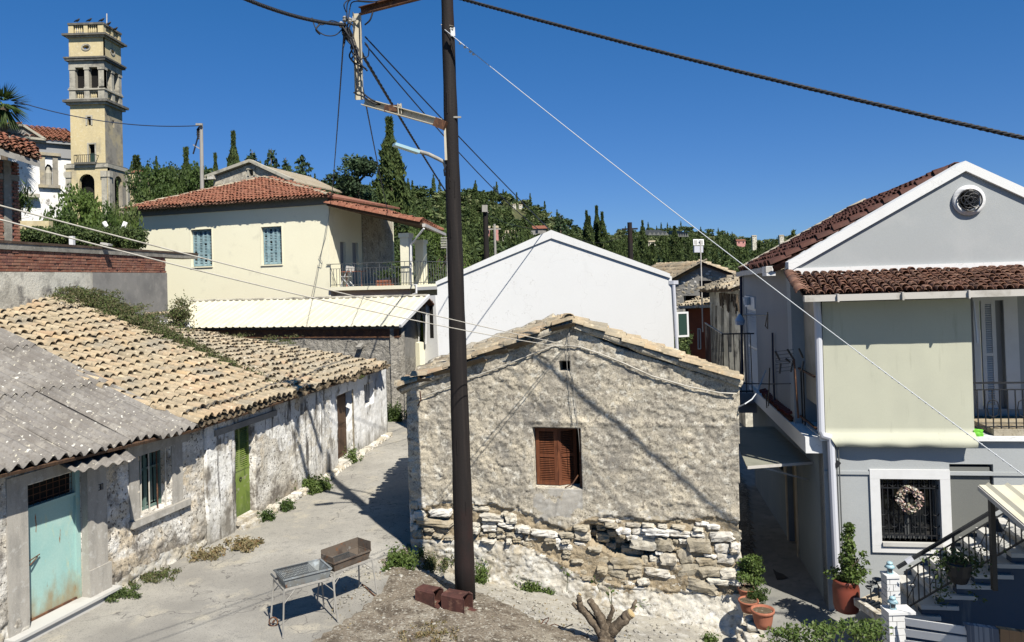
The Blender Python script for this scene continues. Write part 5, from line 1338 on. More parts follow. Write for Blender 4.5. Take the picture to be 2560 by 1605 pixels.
def alley_background():
    # field stone house with tan roof
    Wc = Wall(D(1680, 700, 40)[:2], D(1850, 690, 38.2)[:2])
    t = thing('field_stone_house', 'field stone gable house with tan tile roof beyond the alley', 'house', Wc.P(2, 0))
    ap = Wc.hit(1760, 663); l = Wc.hit(1680, 704); r = Wc.hit(1848, 694)
    dr = Wc.Q([(1708, 780), (1708, 739), (1742, 739), (1742, 780)])
    MB().prism(Wc, [(l[0], -1), (r[0], -1), r, ap, l], -.4, 0, 0, [dr]).build('front_wall', MT['cement'], t)
    MB().wbox(Wc, dr[0][0] - .2, dr[2][0] + .3, -1, dr[1][1] + .2, -1, -.9).build('dark_interior', MT['dark'], t)
    k = 0
    for i in range(22):
        for j in range(16):
            s = l[0] + .15 + i * (r[0] - l[0]) / 22 + random.gauss(0, .04); z = 3.2 + j * .19 + random.gauss(0, .03)
            lim = l[1] + (ap[1] - l[1]) * (s - l[0]) / (ap[0] - l[0]) if s < ap[0] else ap[1] + (r[1] - ap[1]) * (s - ap[0]) / (r[0] - ap[0])
            if z > lim - .15 or (dr[0][0] - .1 < s < dr[2][0] + .1 and z < dr[1][1] + .12) or k > 230 or random.random() < .3: continue
            stone(Wc, s, z, random.uniform(.11, .24), random.uniform(.08, .15), -.03, .06, random.choice([MT['limestone'], MT['rubble'], MT['plaster'], MT['cement']]), t, random.gauss(0, .3)); k += 1
    bk = Vector((-.9, 8, 0))
    a = Wc.P(l[0] - .3, l[1] - .08, .15); p = Wc.P(ap[0], ap[1] + .12, .15); r_ = Wc.P(r[0] + .3, r[1] - .05, .15)
    tile_patch(t, a + bk, a, p + bk, p, .3, .42, MT['tile'], MT['pan'], 120, jit=.6)
    tile_patch(t, r_, r_ + bk, p, p + bk, .3, .42, MT['tile'], MT['pan'], 60, jit=.6)
    L = []
    for e in (a, r_):
        n = 9; d = (p - e).normalized(); z = Wc.n.cross(d); z = z if z.z > 0 else -z
        for i in range(n): L.append(frame(e + (p - e) * (i / n) + Vector((0, 0, .05)), d.cross(z), d, z, .13, .5, .11))
    for m in L: inst('verge_tile', barrel_meshes(MT['oldtile'])[0], m, t)
    # ruined render house with ragged eaves
    Wr = Wall(D(1776, 800, 34)[:2], D(1850, 800, 29)[:2])
    t = thing('ruined_house', 'decaying rendered house with ragged tile eaves and boarded tall openings in the alley', 'house', Wr.P(1, 0))
    zt_ = Wr.hit(1800, 728)[1]
    hs_ = [Wr.Q([(u0, 880), (u0, v0), (u1, v0), (u1, 880)]) for u0, u1, v0 in ((1779, 1783, 760), (1788, 1793, 764), (1802, 1810, 770), (1822, 1829, 745))]
    MB().prism(Wr, [(0, -1), (Wr.L + .3, -1), (Wr.L + .3, zt_ + .1), (0, zt_)], -.4, 0, 0, hs_).build('front_wall', MT['patchy'], t)
    MB().wbox(Wr, 0, Wr.L, -1, zt_, -1.0, -.9).build('dark_interior', MT['dark'], t)
    e1 = Wr.P(-.5, zt_, .4); e2 = Wr.P(Wr.L + .4, zt_ + .15, .4); k = -Wr.n * 3 + Vector((0, 0, 1.0))
    tile_patch(t, e1, e2, e1 + k, e2 + k, .24, .36, MT['oldtile'], MT['pan'], 120, jit=3)
    for i in range(26):
        x = random.uniform(Wr.L * .5, Wr.L + .3); MB().bar(Wr.P(x, zt_ - .05, .15), Wr.P(x + random.gauss(0, .1), zt_ - random.uniform(.2, .8), .15 + random.gauss(0, .05)), .05).build('hanging_lath', MT['bark'], t)
    # small roof and red house
    Wd = Wall(D(1724, 800, 37)[:2], D(1775, 800, 35.5)[:2])
    t = thing('red_house', 'rust red rendered house with narrow white framed window in the alley shade', 'house', Wd.P(1, 0))
    w_ = Wd.Q([(1747, 872), (1746, 822), (1752, 822), (1753, 872)]); zt2 = Wd.hit(1740, 768)[1]
    MB().prism(Wd, [(-.1, -1), (Wd.L + .4, -1), (Wd.L + .4, zt2), (-.1, zt2)], -.3, 0, 0, [w_]).build('front_wall', MT['redwall'], t)
    fr = MB()
    for i in range(4): a_ = Wd.P(*w_[i], .03); b_ = Wd.P(*w_[(i + 1) % 4], .03); fr.bar(a_, b_, .05)
    fr.build('window_frame', MT['whitepaint'], t); MB().wbox(Wd, .2, 1.6, 0, 5, -.6, -.5).build('dark_interior', MT['dark'], t)
    e1 = Wd.P(-.4, zt2 - .02, .3); e2 = Wd.P(Wd.L + .5, zt2 + .1, .3); k = -Wd.n * 2.4 + Vector((0, 0, .8))
    tile_patch(t, e1, e2, e1 + k, e2 + k, .24, .36, MT['oldtile'], MT['pan'], 60, jit=1.5)
    MB().bar(e1, e2, .1, .12).build('gutter', MT['offpipe'], t)
    # bush in the dark gap
    C = [D(1700 + random.gauss(0, 14), 880 + random.gauss(0, 22), 26.5 + random.gauss(0, .5)) for _ in range(26)]
    P, d, kk = clumps([tuple(c) for c in C], [.3] * 26, 3500)
    t = thing('alley_bush', 'dark green bush filling the gap right of the white house', 'bush', D(1700, 900, 26.5)); leaves('foliage', P, .05, MT['leafdark'], t)
    # floodlight-like solar panel antenna on its pole
    t = thing('solar_mast', 'thin mast carrying two small solar panels above the stone house', 'mast', D(1753, 790, 36))
    d = 35.0
    MB().tube([D(1757, 830, d), D(1751, 600, d)], .03, 6).build('pole', MT['offpipe'], t)
    for (x0, x1, y0, y1) in ((1733, 1745, 598, 613), (1746, 1759, 598, 613)):
        q = [D(x0 + 1, y1, d), D(x1 + 1, y1, d), D(x1, y0, d + .15), D(x0, y0, d + .15)]
        o = MB().box8([x + Vector((0, .05, 0)) for x in q] + q).build('panel_frame', MT['whitepaint'], t)
        m = [q[0].lerp(q[2], .15), q[1].lerp(q[3], .15), q[2].lerp(q[0], .15), q[3].lerp(q[1], .15)]
        MB().box8([x - Vector((0, .01, 0)) for x in m] + [x - Vector((0, .02, 0)) for x in m]).build('solar_cell', MT['greyiron'], t)
    q = [D(1736, 631, d), D(1758, 631, d), D(1758, 615, d), D(1736, 615, d)]
    MB().box8([x + Vector((0, .25, 0)) for x in q] + q).build('junction_box', MT['pipe'], t)
alley_background()
# ------------------------------------------------------------------ grey house on the right, its yard and stairs
_a = math.radians(8.5)
GF = Wall((5.6, 14.0), (5.6 + 9 * math.cos(_a), 14.0 - 9 * math.sin(_a)))
BK = -GF.n
def at(w, u, v, n=0): return w.P(*w.hit(u, v, n), n)
def slats(parent, w, r, n0, mat, k, frame_w=.07, nm='louvre'):
    b = MB(); f = frame_w; t = .05
    b.wbox(w, r[0], r[0] + f, r[1], r[3], n0 - t, n0).wbox(w, r[2] - f, r[2], r[1], r[3], n0 - t, n0)
    for z in (r[1], (r[1] + r[3]) / 2 - f / 2, r[3] - f): b.wbox(w, r[0] + f, r[2] - f, z, z + f, n0 - t, n0 - .003)
    o = b.build('louvred_door', mat, parent, autoloc=True)
    for i in range(k):
        z = r[1] + f + (r[3] - r[1] - 2 * f) * (i + .3) / k
        q = [w.P(r[0] + f, z, n0 - .005), w.P(r[2] - f, z, n0 - .005), w.P(r[2] - f, z + .03, n0 - .04), w.P(r[0] + f, z + .03, n0 - .04)]
        MB().box8(q + [x + Vector((0, 0, .012)) for x in q]).build(nm, mat, o)
    return o
def grey_house():
    t = thing('grey_house', 'grey rendered house with white gable coping, round window, brown tiled balcony roof and cream awning', 'house', GF.P(3, 0))
    GM = GF.off(-1.3)
    # upper gable wall
    xl = GM.hit(1974, 680)[0]; pk = GM.hit(2410, 403); lo = GM.hit(1971, 655)
    eR = (2 * pk[0] - xl, lo[1])
    zb = 2.15
    oc = GM.hit(2420, 501); ro = (GM.hit(2461, 501)[0] - oc[0])
    circ = lambda r, n=28: [(oc[0] + r * math.cos(a), oc[1] + r * math.sin(a)) for a in np.linspace(0, 2 * math.pi, n, endpoint=False)]
    dz = pk[1] - GM.hit(2411, 428)[1]
    door = rect(GM, 2446, 752, 2518, 1040); z_fl = GF.hit(2500, 1072)[1]
    door = (door[0], z_fl + .12, door[2], door[3])
    MB().prism(GM, [(xl, 2.0), (eR[0], 2.0), (eR[0], eR[1] - .05), (pk[0], pk[1] - .05), (xl, lo[1] - .05)], -.35, 0, 0, [circ(ro * .64), R4(door)]).build('gable_wall', MT['greyfront'], t)
    MB().prism(GM, circ(ro), -.02, .06, 0, [circ(ro * .64)]).build('oculus_ring', MT['whitepaint'], t, True)
    b = MB(); b.tube([GM.P(x, z, .1) for x, z in circ(ro * .72, 24) + circ(ro * .72, 24)[:1]], .014, 5)
    for k in range(5):
        a = k * 1.26 + .3; c0 = (oc[0] + ro * .3 * math.cos(a), oc[1] + ro * .3 * math.sin(a))
        b.tube([GM.P(c0[0] + (ro * .3 + .02 * j) * math.cos(a + j * .7) * .8, c0[1] + (ro * .3 + .02 * j) * math.sin(a + j * .7) * .8, .1) for j in range(8)], .012, 5)
    b.build('oculus_grille', MT['iron'], t)
    MB().prism(GM, circ(ro * .66), -.4, -.36).build('oculus_pane', MT['soil'], t)
    for (p, q) in (((xl - .03, lo[1]), pk), (pk, (eR[0] + .03, eR[1]))):
        MB().prism(GM, [(p[0], p[1] - dz), (q[0], q[1] - dz), q, p], -.36, .07).build('coping', MT['white'], t)
    zf0 = GM.hit(1980, 688)[1]; MB().wbox(GM, xl + .003, eR[0], zf0, zf0 + .14, -.01, .05).build('flashing', MT['white'], t)
    # main roof, left slope
    a = GM.P(xl - .28, lo[1] - .12, -.34); p = GM.P(pk[0], pk[1] - .0, -.34); k = BK * 6.6
    pb = D(2141, 520, p.y + 6.4); ab = D(1851, 684, a.y + 6.4); p = p - Vector((0, 0, .12)); pb.z -= .05
    tile_patch(t, ab, a, pb, p, .29, .36, MT['marroon'], MT['marroon'], 200, jit=.3, wav=.01)
    L = []
    n = 18; d = (pb - ab).normalized(); z = GF.n.cross(d); z = z if z.z > 0 else -z
    for i in range(n): L.append(frame(ab + (pb - ab) * (i / n) + Vector((0, 0, .09)), d.cross(z), d, z, .16, .5, .16))
    for m in L: inst('verge_tile', barrel_meshes(MT['verge'])[0], m, t)
    MB().tube([ab + (pb - ab) * (i / 10) - Vector((0, 0, .02)) for i in range(11)], .09, 6).build('verge_mortar', MT['verge'], t)
    n = 20
    for i in range(n): inst('ridge_tile', barrel_meshes(MT['marroon'])[0], frame(p.lerp(pb, i / n) + Vector((0, 0, .05)), BK.cross(Vector((0, 0, 1))), BK, Vector((0, 0, 1)), .14, .42, .14), t)
    r2 = GM.P(eR[0] + .28, eR[1] - .12, -.34)
    MB().box8([p, pb, r2 + k, r2] + [x + Vector((0, 0, -.08)) for x in (p, pb, r2 + k, r2)]).build('right_roof_slope', MT['marroon'], t)
    MB().bar(a + Vector((-.06, 0, -.02)) , ab + Vector((-.06, 0, -.02)), .12, .12).build('eaves_gutter', MT['offpipe'], t)
    MB().bar(a - GF.e * .02 + Vector((0, 0, -.05)), a - GF.e * .02 + Vector((0, 0, -.06)) + BK * .5, .18, .2).build('gutter_end', MT['whitepaint'], t)
    # left side wall of the upper storey
    c0 = GM.P(xl, 0, -.351); GS = Wall((c0 + BK * 6.2)[:2], c0[:2])
    sh = rect(GS, 1865, 766, 1896, 962); sh = (sh[0], 2.35, sh[2], sh[3])
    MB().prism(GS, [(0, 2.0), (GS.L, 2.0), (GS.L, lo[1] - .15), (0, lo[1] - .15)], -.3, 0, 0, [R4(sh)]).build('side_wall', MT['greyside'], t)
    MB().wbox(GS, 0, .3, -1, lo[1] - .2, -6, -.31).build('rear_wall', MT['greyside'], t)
    slats(t, GS, sh, -.02, MT['whitepaint'], 34)
    MB().wbox(GS, sh[0], sh[2], sh[3] + .002, sh[3] + .3, -.2, .03).build('shutter_box', MT['whitepaint'], t)
    for z, s_ in ((1850, .05),):
        MB().tube([at(GS, 1852, 692, .06), at(GS, 1856, 960, .06)], .04, 6).build('downpipe', MT['bluecable'], t)
    p_ = at(GS, 1868, 762, .1); MB().lathe(p_, [(.09, 0), (.11, .2), (.1, .2)], 10).build('wall_lamp', MT['whitepaint'], t)
    p_ = at(GS, 1850, 812, .25); MB().lathe(p_, [(.12, 0), (.14, .12), (.06, .24), (.02, .3)], 10).build('lantern', MT['pipe'], t)
    # small rear balcony
    bs = rect(GS, 1836, 978, 1893, 990)
    b = MB().wbox(GS, bs[0] - .1, bs[2] + .05, 2.02, 2.28, .003, .85); b.build('rear_balcony_slab', MT['greyside'], t)
    MB().wbox(GS, bs[0], bs[2] - .1, 1.75, 2.018, .003, .6).build('rear_balcony_bracket', MT['greyside'], t)
    r = MB(); z1 = GS.hit(1893, 893, .85)[1]
    for z in (z1, 2.33): r.bar(GS.P(bs[0] - .1, z, .82), GS.P(bs[2], z, .82), .035).bar(GS.P(bs[2], z, .82), GS.P(bs[2], z, .02), .035)
    o = r.build('rear_balcony_railing', MT['iron'], t)
    for i in range(13): x = bs[0] - .1 + i * (bs[2] - bs[0] + .1) / 12; MB().bar(GS.P(x, 2.28, .82), GS.P(x, z1, .82), .02).build('baluster', MT['iron'], o)
    for i in range(6): MB().bar(GS.P(bs[2], 2.28, .82 - i * .14), GS.P(bs[2], z1, .82 - i * .14), .02).build('baluster', MT['iron'], o)
    # clothes prop and cables on the side wall
    MB().tube([at(GS, 1856, 787, .03), at(GS, 1919, 787, .5)], .018, 5).tube([at(GS, 1919, 780, .5), at(GS, 1919, 822, .5), at(GS, 1913, 815, .5), at(GS, 1919, 782, .5)], .012, 5).build('line_bracket', MT['iron'], t)
    MB().tube([at(GS, 1931, 832, .05), at(GS, 1932, 900, .05), at(GS, 1936, 1010, .05)], .025, 5).build('wall_conduit', MT['bluecable'], t)
    MB().tube([at(GS, 1842, 958, .9), at(GS, 1922, 960, .3), at(GS, 1976, 959, .02)], .012, 5).tube([at(GS, 1924, 920, .3), at(GS, 1921, 1015, .3)], .014, 5).tube([at(GS, 1915, 985, .3), at(GS, 1917, 1020, .3)], .014, 5).build('line_posts', MT['iron'], t)
    # ---- lower storey
    zl = GF.hit(2200, 1100)[1]; G0 = GF.hit(2040, 1300)[0]
    win = rect(GF, 2198, 1196, 2354, 1356)
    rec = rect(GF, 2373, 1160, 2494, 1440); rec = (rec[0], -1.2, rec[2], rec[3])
    MB().prism(GF, [(0, -1.3), (9, -1.3), (9, zl), (0, zl)], -.35, 0, 0, [R4(win), R4(rec)]).build('lower_front_wall', MT['greyfront'], t)
    MB().wbox(GF, rec[0] - .1, rec[2] + .1, -1.2, rec[3] + .1, -.5, -.352).build('recess_back', MT['grey_and_shade'], t)
    MB().wbox(GF, rec[0], rec[2] - .05, rec[1], rec[3] - .06, -.30, -.03).build('recess_shade_panel', MT['grey_and_shade'], t)  # dark panel painting the shadow of the upper landing
    MB().wbox(GF, 0.002, 9, zl - .62, zl - .56, -.1, .03).build('string_course', MT['greyfront'], t)
    MB().wbox(GF, -.06, 9, zl + .003, zl + .08, -1.28, .1).build('balcony_slab', MT['white'], t)
    MB().wbox(GF, 2.9, 9, zl + .083, zl + .2, -1.25, .02).build('balcony_floor', MT['rubble'], t)
    # window surround, sill, panes, grille
    f = MB(); w_ = win; o_ = .17
    f.wbox(GF, w_[0] - o_, w_[2] + o_, w_[3] + .002, w_[3] + o_, -.05, .04).wbox(GF, w_[0] - o_, w_[2] + o_, w_[1] - o_ - .02, w_[1] - .07, -.05, .04)
    f.wbox(GF, w_[0] - o_, w_[0] - .002, w_[1] - .068, w_[3], -.05, .04).wbox(GF, w_[2] + .002, w_[2] + o_, w_[1] - .068, w_[3], -.05, .04)
    f.build('window_surround', MT['whitepaint'], t)
    MB().wbox(GF, w_[0] + .002, w_[2] - .002, w_[1] - .067, w_[1], -.3, .075).build('window_sill', MT['marble'], t)
    fr = MB(); m = (w_[0] + w_[2]) / 2
    for x0, x1 in ((w_[0], w_[0] + .06), (m - .05, m + .05), (w_[2] - .06, w_[2])): fr.wbox(GF, x0, x1, w_[1], w_[3], -.24, -.18)
    for x0, x1 in ((w_[0] + .06, m - .05), (m + .05, w_[2] - .06)):
        for z in (w_[1], w_[3] - .06): fr.wbox(GF, x0, x1, z, z + .06, -.24, -.182)
    fo = fr.build('window_frame', MT['greyiron'], t)
    for x0, x1 in ((w_[0] + .06, m - .05), (m + .05, w_[2] - .06)): MB().wbox(GF, x0, x1, w_[1] + .06, w_[3] - .06, -.22, -.2).build('pane', MT['glass'], fo)
    g = MB()
    for z in (w_[1] + .1, w_[3] - .18): g.bar(GF.P(w_[0], z, -.05), GF.P(w_[2], z, -.05), .02)
    go = g.build('window_grille', MT['iron'], t)
    for i in range(11):
        x = w_[0] + .06 + i * (w_[2] - w_[0] - .12) / 10; MB().bar(GF.P(x, w_[1] + .02, -.05), GF.P(x, w_[3] - .04, -.05), .016).build('grille_bar', MT['iron'], go)
        if i % 2 == 0:
            for z in (w_[3] - .1, (w_[1] + w_[3]) / 2 - .05, w_[1] + .3):
                MB().tube([GF.P(x + .055 * math.cos(a), z + .055 * math.sin(a), -.04) for a in np.linspace(3.3, 6.1, 7)], .008, 4).build('grille_scroll', MT['iron'], go)
    # balcony roof
    e1 = GF.P(*GF.hit(2014, 742, .5), .5); e2 = GF.P(GF.hit(2014, 742, .5)[0] + 8.2, e1.z, .5)
    t1 = GM.P(xl + .05, zf0 - .02, .02); t2 = GM.P(xl + 8.2, zf0 - .02, .02)
    e2.z = GF.hit(2540, 724, .5)[1]
    tile_patch(t, e1, e2, t1, t2, .165, .21, MT['browntile'], MT['browntile'], 300, jit=.9)
    n = 7
    for i in range(n): 
        d = (t1 - e1); inst('verge_tile', barrel_meshes(MT['browntile'])[0], frame(e1 + d * (i / n) + Vector((0, 0, .07)) - GF.e * .05, GF.e, d.normalized(), GF.e.cross(d.normalized()), .12, .36, .12), t)
    b = MB(); b.bar(e1 + GF.n * .07 + Vector((-.05, 0, -.03)), e2 + GF.n * .07 + Vector((0, 0, -.03)), .13, .11, up=(0, 0, 1)); b.build('gutter', MT['offpipe'], t)
    for i in range(6): q = e1.lerp(e2, .06 + i * .13) + GF.n * .1 - Vector((0, 0, .03)); MB().bar(q, q + GF.e * .03, .17, .14).build('gutter_bracket', MT['offpipe'], t)
    # cream awning cloth hanging in front of the balcony
    wv = GF.off(.03); c0_, c1_ = wv.hit(2053, 760), wv.hit(2427, 752); zlo = wv.hit(2200, 1078)[1]; sb = wv.hit(2062, 1078)[0]; sbr = wv.hit(2433, 1078)[0]
    V = []; F = []; nu, nv = 44, 30
    hem = wv.hit(2200, 1113)[1]; NV = nv + 8
    for side in (0, 1):
        for j in range(NV + 1):
            for i in range(nu + 1):
                s = i / nu
                if j <= nv:
                    q = j / nv; z = e1.z - .12 + (zlo - e1.z + .12) * q; x = c0_[0] + (sb - c0_[0]) * q + s * (sbr - sb); nn = .05 + .008 * noise.noise(Vector((s * 9, q * 2, 1)))
                else:
                    q = (j - nv) / 8; z = zlo + (hem - zlo) * q + .012 * noise.noise(Vector((s * 7, 5, 0))) * q; x = sb + .16 * q * (1 - s) + s * (sbr - sb); nn = .05 + .14 * math.sin(q * 2.2) + .035 * noise.noise(Vector((s * 6, q * 1.5, 7))) * q
                V.append(wv.P(x, z, nn - side * .012))
    N = (nu + 1) * (NV + 1)
    for j in range(NV):
        for i in range(nu):
            a_ = j * (nu + 1) + i; F.append((a_, a_ + nu + 1, a_ + nu + 2, a_ + 1)); F.append((N + a_, N + a_ + 1, N + a_ + nu + 2, N + a_ + nu + 1))
    o = mesh_obj('awning_cloth', V, F, MT['curtain'], None, True); prop(o, 'large cream awning cloth hanging over the balcony of the grey house', 'awning')
    # beige side cloth, corner details of the balcony
    q0 = GF.P(.0, 0, -.02); GL = Wall((q0 + BK * 8)[:2], q0[:2])
    s0 = GL.hit(2003, 900)[0]
    MB().wbox(GL, s0, GL.L - .12, z_fl + .35, e1.z - .12, -.06, -.03).build('side_cloth', MT['verge'], t)
    MB().bar(GL.P(GL.L - .05, zl + .08, -.05), GL.P(GL.L - .05, e1.z - .1, -.05), .09).build('corner_post', MT['iron'], t)
    r = MB(); zr = z_fl + .95
    for z in (zr, zl + .2): r.bar(GL.P(s0 - 1.6, z, .1), GL.P(GL.L, z, .1), .035)
    ro_ = r.build('side_railing', MT['rust'], t)
    for i in range(12): x = s0 - 1.6 + i * .2; MB().bar(GL.P(x, zl + .08, .1), GL.P(x, zr, .1), .022).build('baluster', MT['iron'], ro_)
    # side wall of the lower storey, its door and little window
    dr = rect(GL, 1967, 1170, 1999, 1460); dr = (dr[0], -.72, dr[2], 1.45); lw = rect(GL, 1951, 1168, 1964, 1225)
    lw = (lw[0], .75, lw[2], 1.4)
    print('gl', dr, lw, zl, GL.L)
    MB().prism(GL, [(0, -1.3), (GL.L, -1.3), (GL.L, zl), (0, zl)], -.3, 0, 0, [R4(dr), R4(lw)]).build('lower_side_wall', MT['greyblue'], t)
    MB().wbox(GL, dr[0], dr[2], dr[1], dr[3], -.2, -.12).build('side_door', MT['verge'], t)
    b = MB()
    for r_ in (dr, lw): b.wbox(GL, r_[0] - .1, r_[0] - .002, r_[1], r_[3] + .1, -.05, .03).wbox(GL, r_[2] + .002, r_[2] + .1, r_[1], r_[3] + .1, -.05, .03).wbox(GL, r_[0], r_[2], r_[3] + .002, r_[3] + .1, -.05, .03)
    b.build('side_surrounds', MT['verge'], t); MB().wbox(GL, lw[0], lw[2], lw[1], lw[3], -.2, -.15).build('side_pane', MT['glass'], t)
    # sloping parapet of the stair-top with red tiles
    p0, p1 = GL.hit(2038, 1099, .2), GL.hit(1938, 1040, .2)
    MB().box8([GL.P(1.5, zl - .25, .003), GL.P(GL.L + .0, zl - .25, .003), GL.P(GL.L + .0, zl - .25, .3), GL.P(1.5, zl - .25, .3), GL.P(1.5, zl + .05, .003), GL.P(GL.L + .0, zl + .05, .003), GL.P(GL.L + .0, zl + .05, .3), GL.P(1.5, zl + .05, .3)]).build('side_ledge', MT['white'], t)
    A, B = at(GL, 1972, 1070, .3), at(GL, 1905, 1026, .3); up = Vector((.38, 0, .16))
    A.z = zl + .1; B.z = zl + .1
    tile_patch(t, B, A, B + up, A + up, .16, .24, M('crimson_tile', (.16, .03, .02), .7, fine=(30, .2)), MT['marroon'], 60, jit=.4)
    # canopy sheet over the alley door
    q = [at(GL, 1934, 1066, .0), at(GL, 2032, 1157, .0)]
    q[0].z = q[1].z = (q[0].z + q[1].z) / 2
    q[0] = at(GL, 1934, 1066, .0); q[1] = at(GL, 2032, 1157, .0); q.append(D(1868, 1169, q[1].y - .35)); q.append(D(1826, 1068, q[0].y + .1))
    print('canopy', q)
    o = MB().box8([x + Vector((0, 0, -.02)) for x in (q[1], q[0], q[3], q[2])] + [q[1], q[0], q[3], q[2]]).build('door_canopy', M('grimy_sheet', (.30, .30, .24), .7, [(2, (.22, .22, .18), .5, .7, 5)]), t)
    MB().bar(q[1], q[2], .03, .05).bar(at(GL, 2020, 1200, .02), q[1].lerp(q[2], .8), .03).build('canopy_edge', MT['offpipe'], t)
    # rainwater pipe at the corner
    P = lambda u, v, n=.12: GF.P(*GF.hit(u, v, n), n)
    MB().tube([P(2042, 752), P(2045, 800), P(2053, 1078), P(2057, 1088), P(2074, 1093), P(2077, 1102), P(2086, 1300), P(2096, 1505)], .065, 10).build('downpipe', MT['pipe'], t)
    MB().tube([P(2088, 1112), P(2092, 1160), P(2104, 1480)], .012, 5).tube([P(2095, 1112), P(2098, 1160), P(2110, 1480)], .012, 5).build('wall_cables', MT['greyiron'], t)
    p_ = P(2091, 1160); MB().bar(p_ - Vector((.04, 0, .05)), p_ + Vector((.04, 0, .05)), .08).build('junction_box', MT['iron'], t)
    # balcony louvred door, rail, trim
    slats(t, GM, (door[0] + .06, door[1], door[0] + .62 * (door[2] - door[0]) + .05, door[3]), -.05, MT['whitepaint'], 44)
    MB().wbox(GM, door[0] + .66 * (door[2] - door[0]) + .03, door[2], door[1], door[3], -.2, -.1).build('door_leaf', MT['greyside'], t)
    b = MB(); b.wbox(GM, door[0] - .12, door[0] - .002, door[1], door[3] + .12, -.05, .03).wbox(GM, door[2] + .002, door[2] + .25, door[1], door[3] + .12, -.05, .03).wbox(GM, door[0], door[2], door[3] + .002, door[3] + .12, -.05, .03); b.build('door_surround', MT['whitepaint'], t)
    b = MB(); wr = GF.off(-.02); x0 = wr.hit(2436, 1000)[0]; zt2 = wr.hit(2500, 957)[1]; zm = wr.hit(2500, 974)[1]; zb2 = wr.hit(2500, 1067)[1]
    for z in (zt2, zm, zb2): b.bar(wr.P(x0, z), wr.P(9, z), .03 if z == zt2 else .02)
    br = b.build('front_railing', MT['iron'], t)
    for i in range(40):
        x = x0 + .05 + i * .125
        if x > 8.9: break
        MB().bar(wr.P(x, zb2 - .05), wr.P(x, zm), .016).build('baluster', MT['iron'], br)
        if i % 4 == 2: MB().tube([wr.P(x + .11 * math.sin(a) * (1 if j % 2 else .9), (zm + zb2) / 2 + .16 * math.cos(a), .01) for j, a in enumerate(np.linspace(0, 6.28, 9))], .009, 4).build('scroll', MT['iron'], br)
    MB().tube([P(2434, 752, -.1), P(2444, 858, .0)], .022, 6).build('awning_strut', MT['whitepaint'], t)
    q_ = P(2442, 1083, .03); o = mesh_obj('green_bag', [q_ + Vector((x * .09, y * .05, z_ * .07)) for x, y, z_ in STT[4][0]], STT[4][1], MT['plasticgreen']); prop(o, 'crumpled bright green bag at the lower corner of the cream awning', 'bag')
    return e1, GM
GREY = grey_house()
def antenna():
    t = thing('tv_antenna', 'black double panel television antenna beside the beige balcony side cloth', 'antenna', D(1985, 900, 14.4))
    y = 14.3
    b = MB(); b.tube([D(1996, 1045, y), D(1985, 897, y)], .02, 6); b.build('mast', MT['rust'], t)
    for (dv, sg) in ((0, -1), (14, 1)):
        for i in range(4):
            v0 = 878 + dv * 1.9 + i * 9 - (3 if dv else 0)
            MB().tube([D(1938 + i * 1, v0 + 1, y + .3), D(1984, v0 - 4, y)], .006, 4).build('element', MT['greyiron'], t)
    for (u0, v0, u1, v1) in ((1938, 878, 1949, 900), (1997, 871, 2008, 895), (1952, 908, 1949, 934), (2009, 903, 2004, 928), (1968, 873, 1983, 897), (1983, 900, 1977, 930), (1964, 897, 1975, 905)):
        MB().tube([D(u0, v0, y + .1), D(u1, v1, y + .1)], .02, 5).build('reflector_bar', MT['iron'], t)
antenna()
def wreath():
    c = GF.hit(2276, 1249, .1); t = thing('flower_wreath', 'round wreath of faded pink and cream flowers hanging on the window grille', 'wreath', GF.P(c[0], c[1], .0))
    R = GF.hit(2302, 1249)[0] - GF.hit(2276, 1249)[0]
    ring = [GF.P(c[0] + R * math.cos(a), c[1] + R * math.sin(a), .02) for a in np.linspace(0, 2 * math.pi, 25)]
    MB().tube(ring, .05, 7, caps=False).build('ring', MT['bark'], t, True)
    P = np.array([tuple(GF.P(c[0] + (R + random.gauss(0, .035)) * math.cos(a), c[1] + (R + random.gauss(0, .035)) * math.sin(a), .05 + random.uniform(0, .06))) for a in np.random.default_rng(3).uniform(0, 6.28, 520)])
    leaves('flowers', P, .026, MT['flowers'], t, .8)
wreath()
GT = GF.off(1.3)
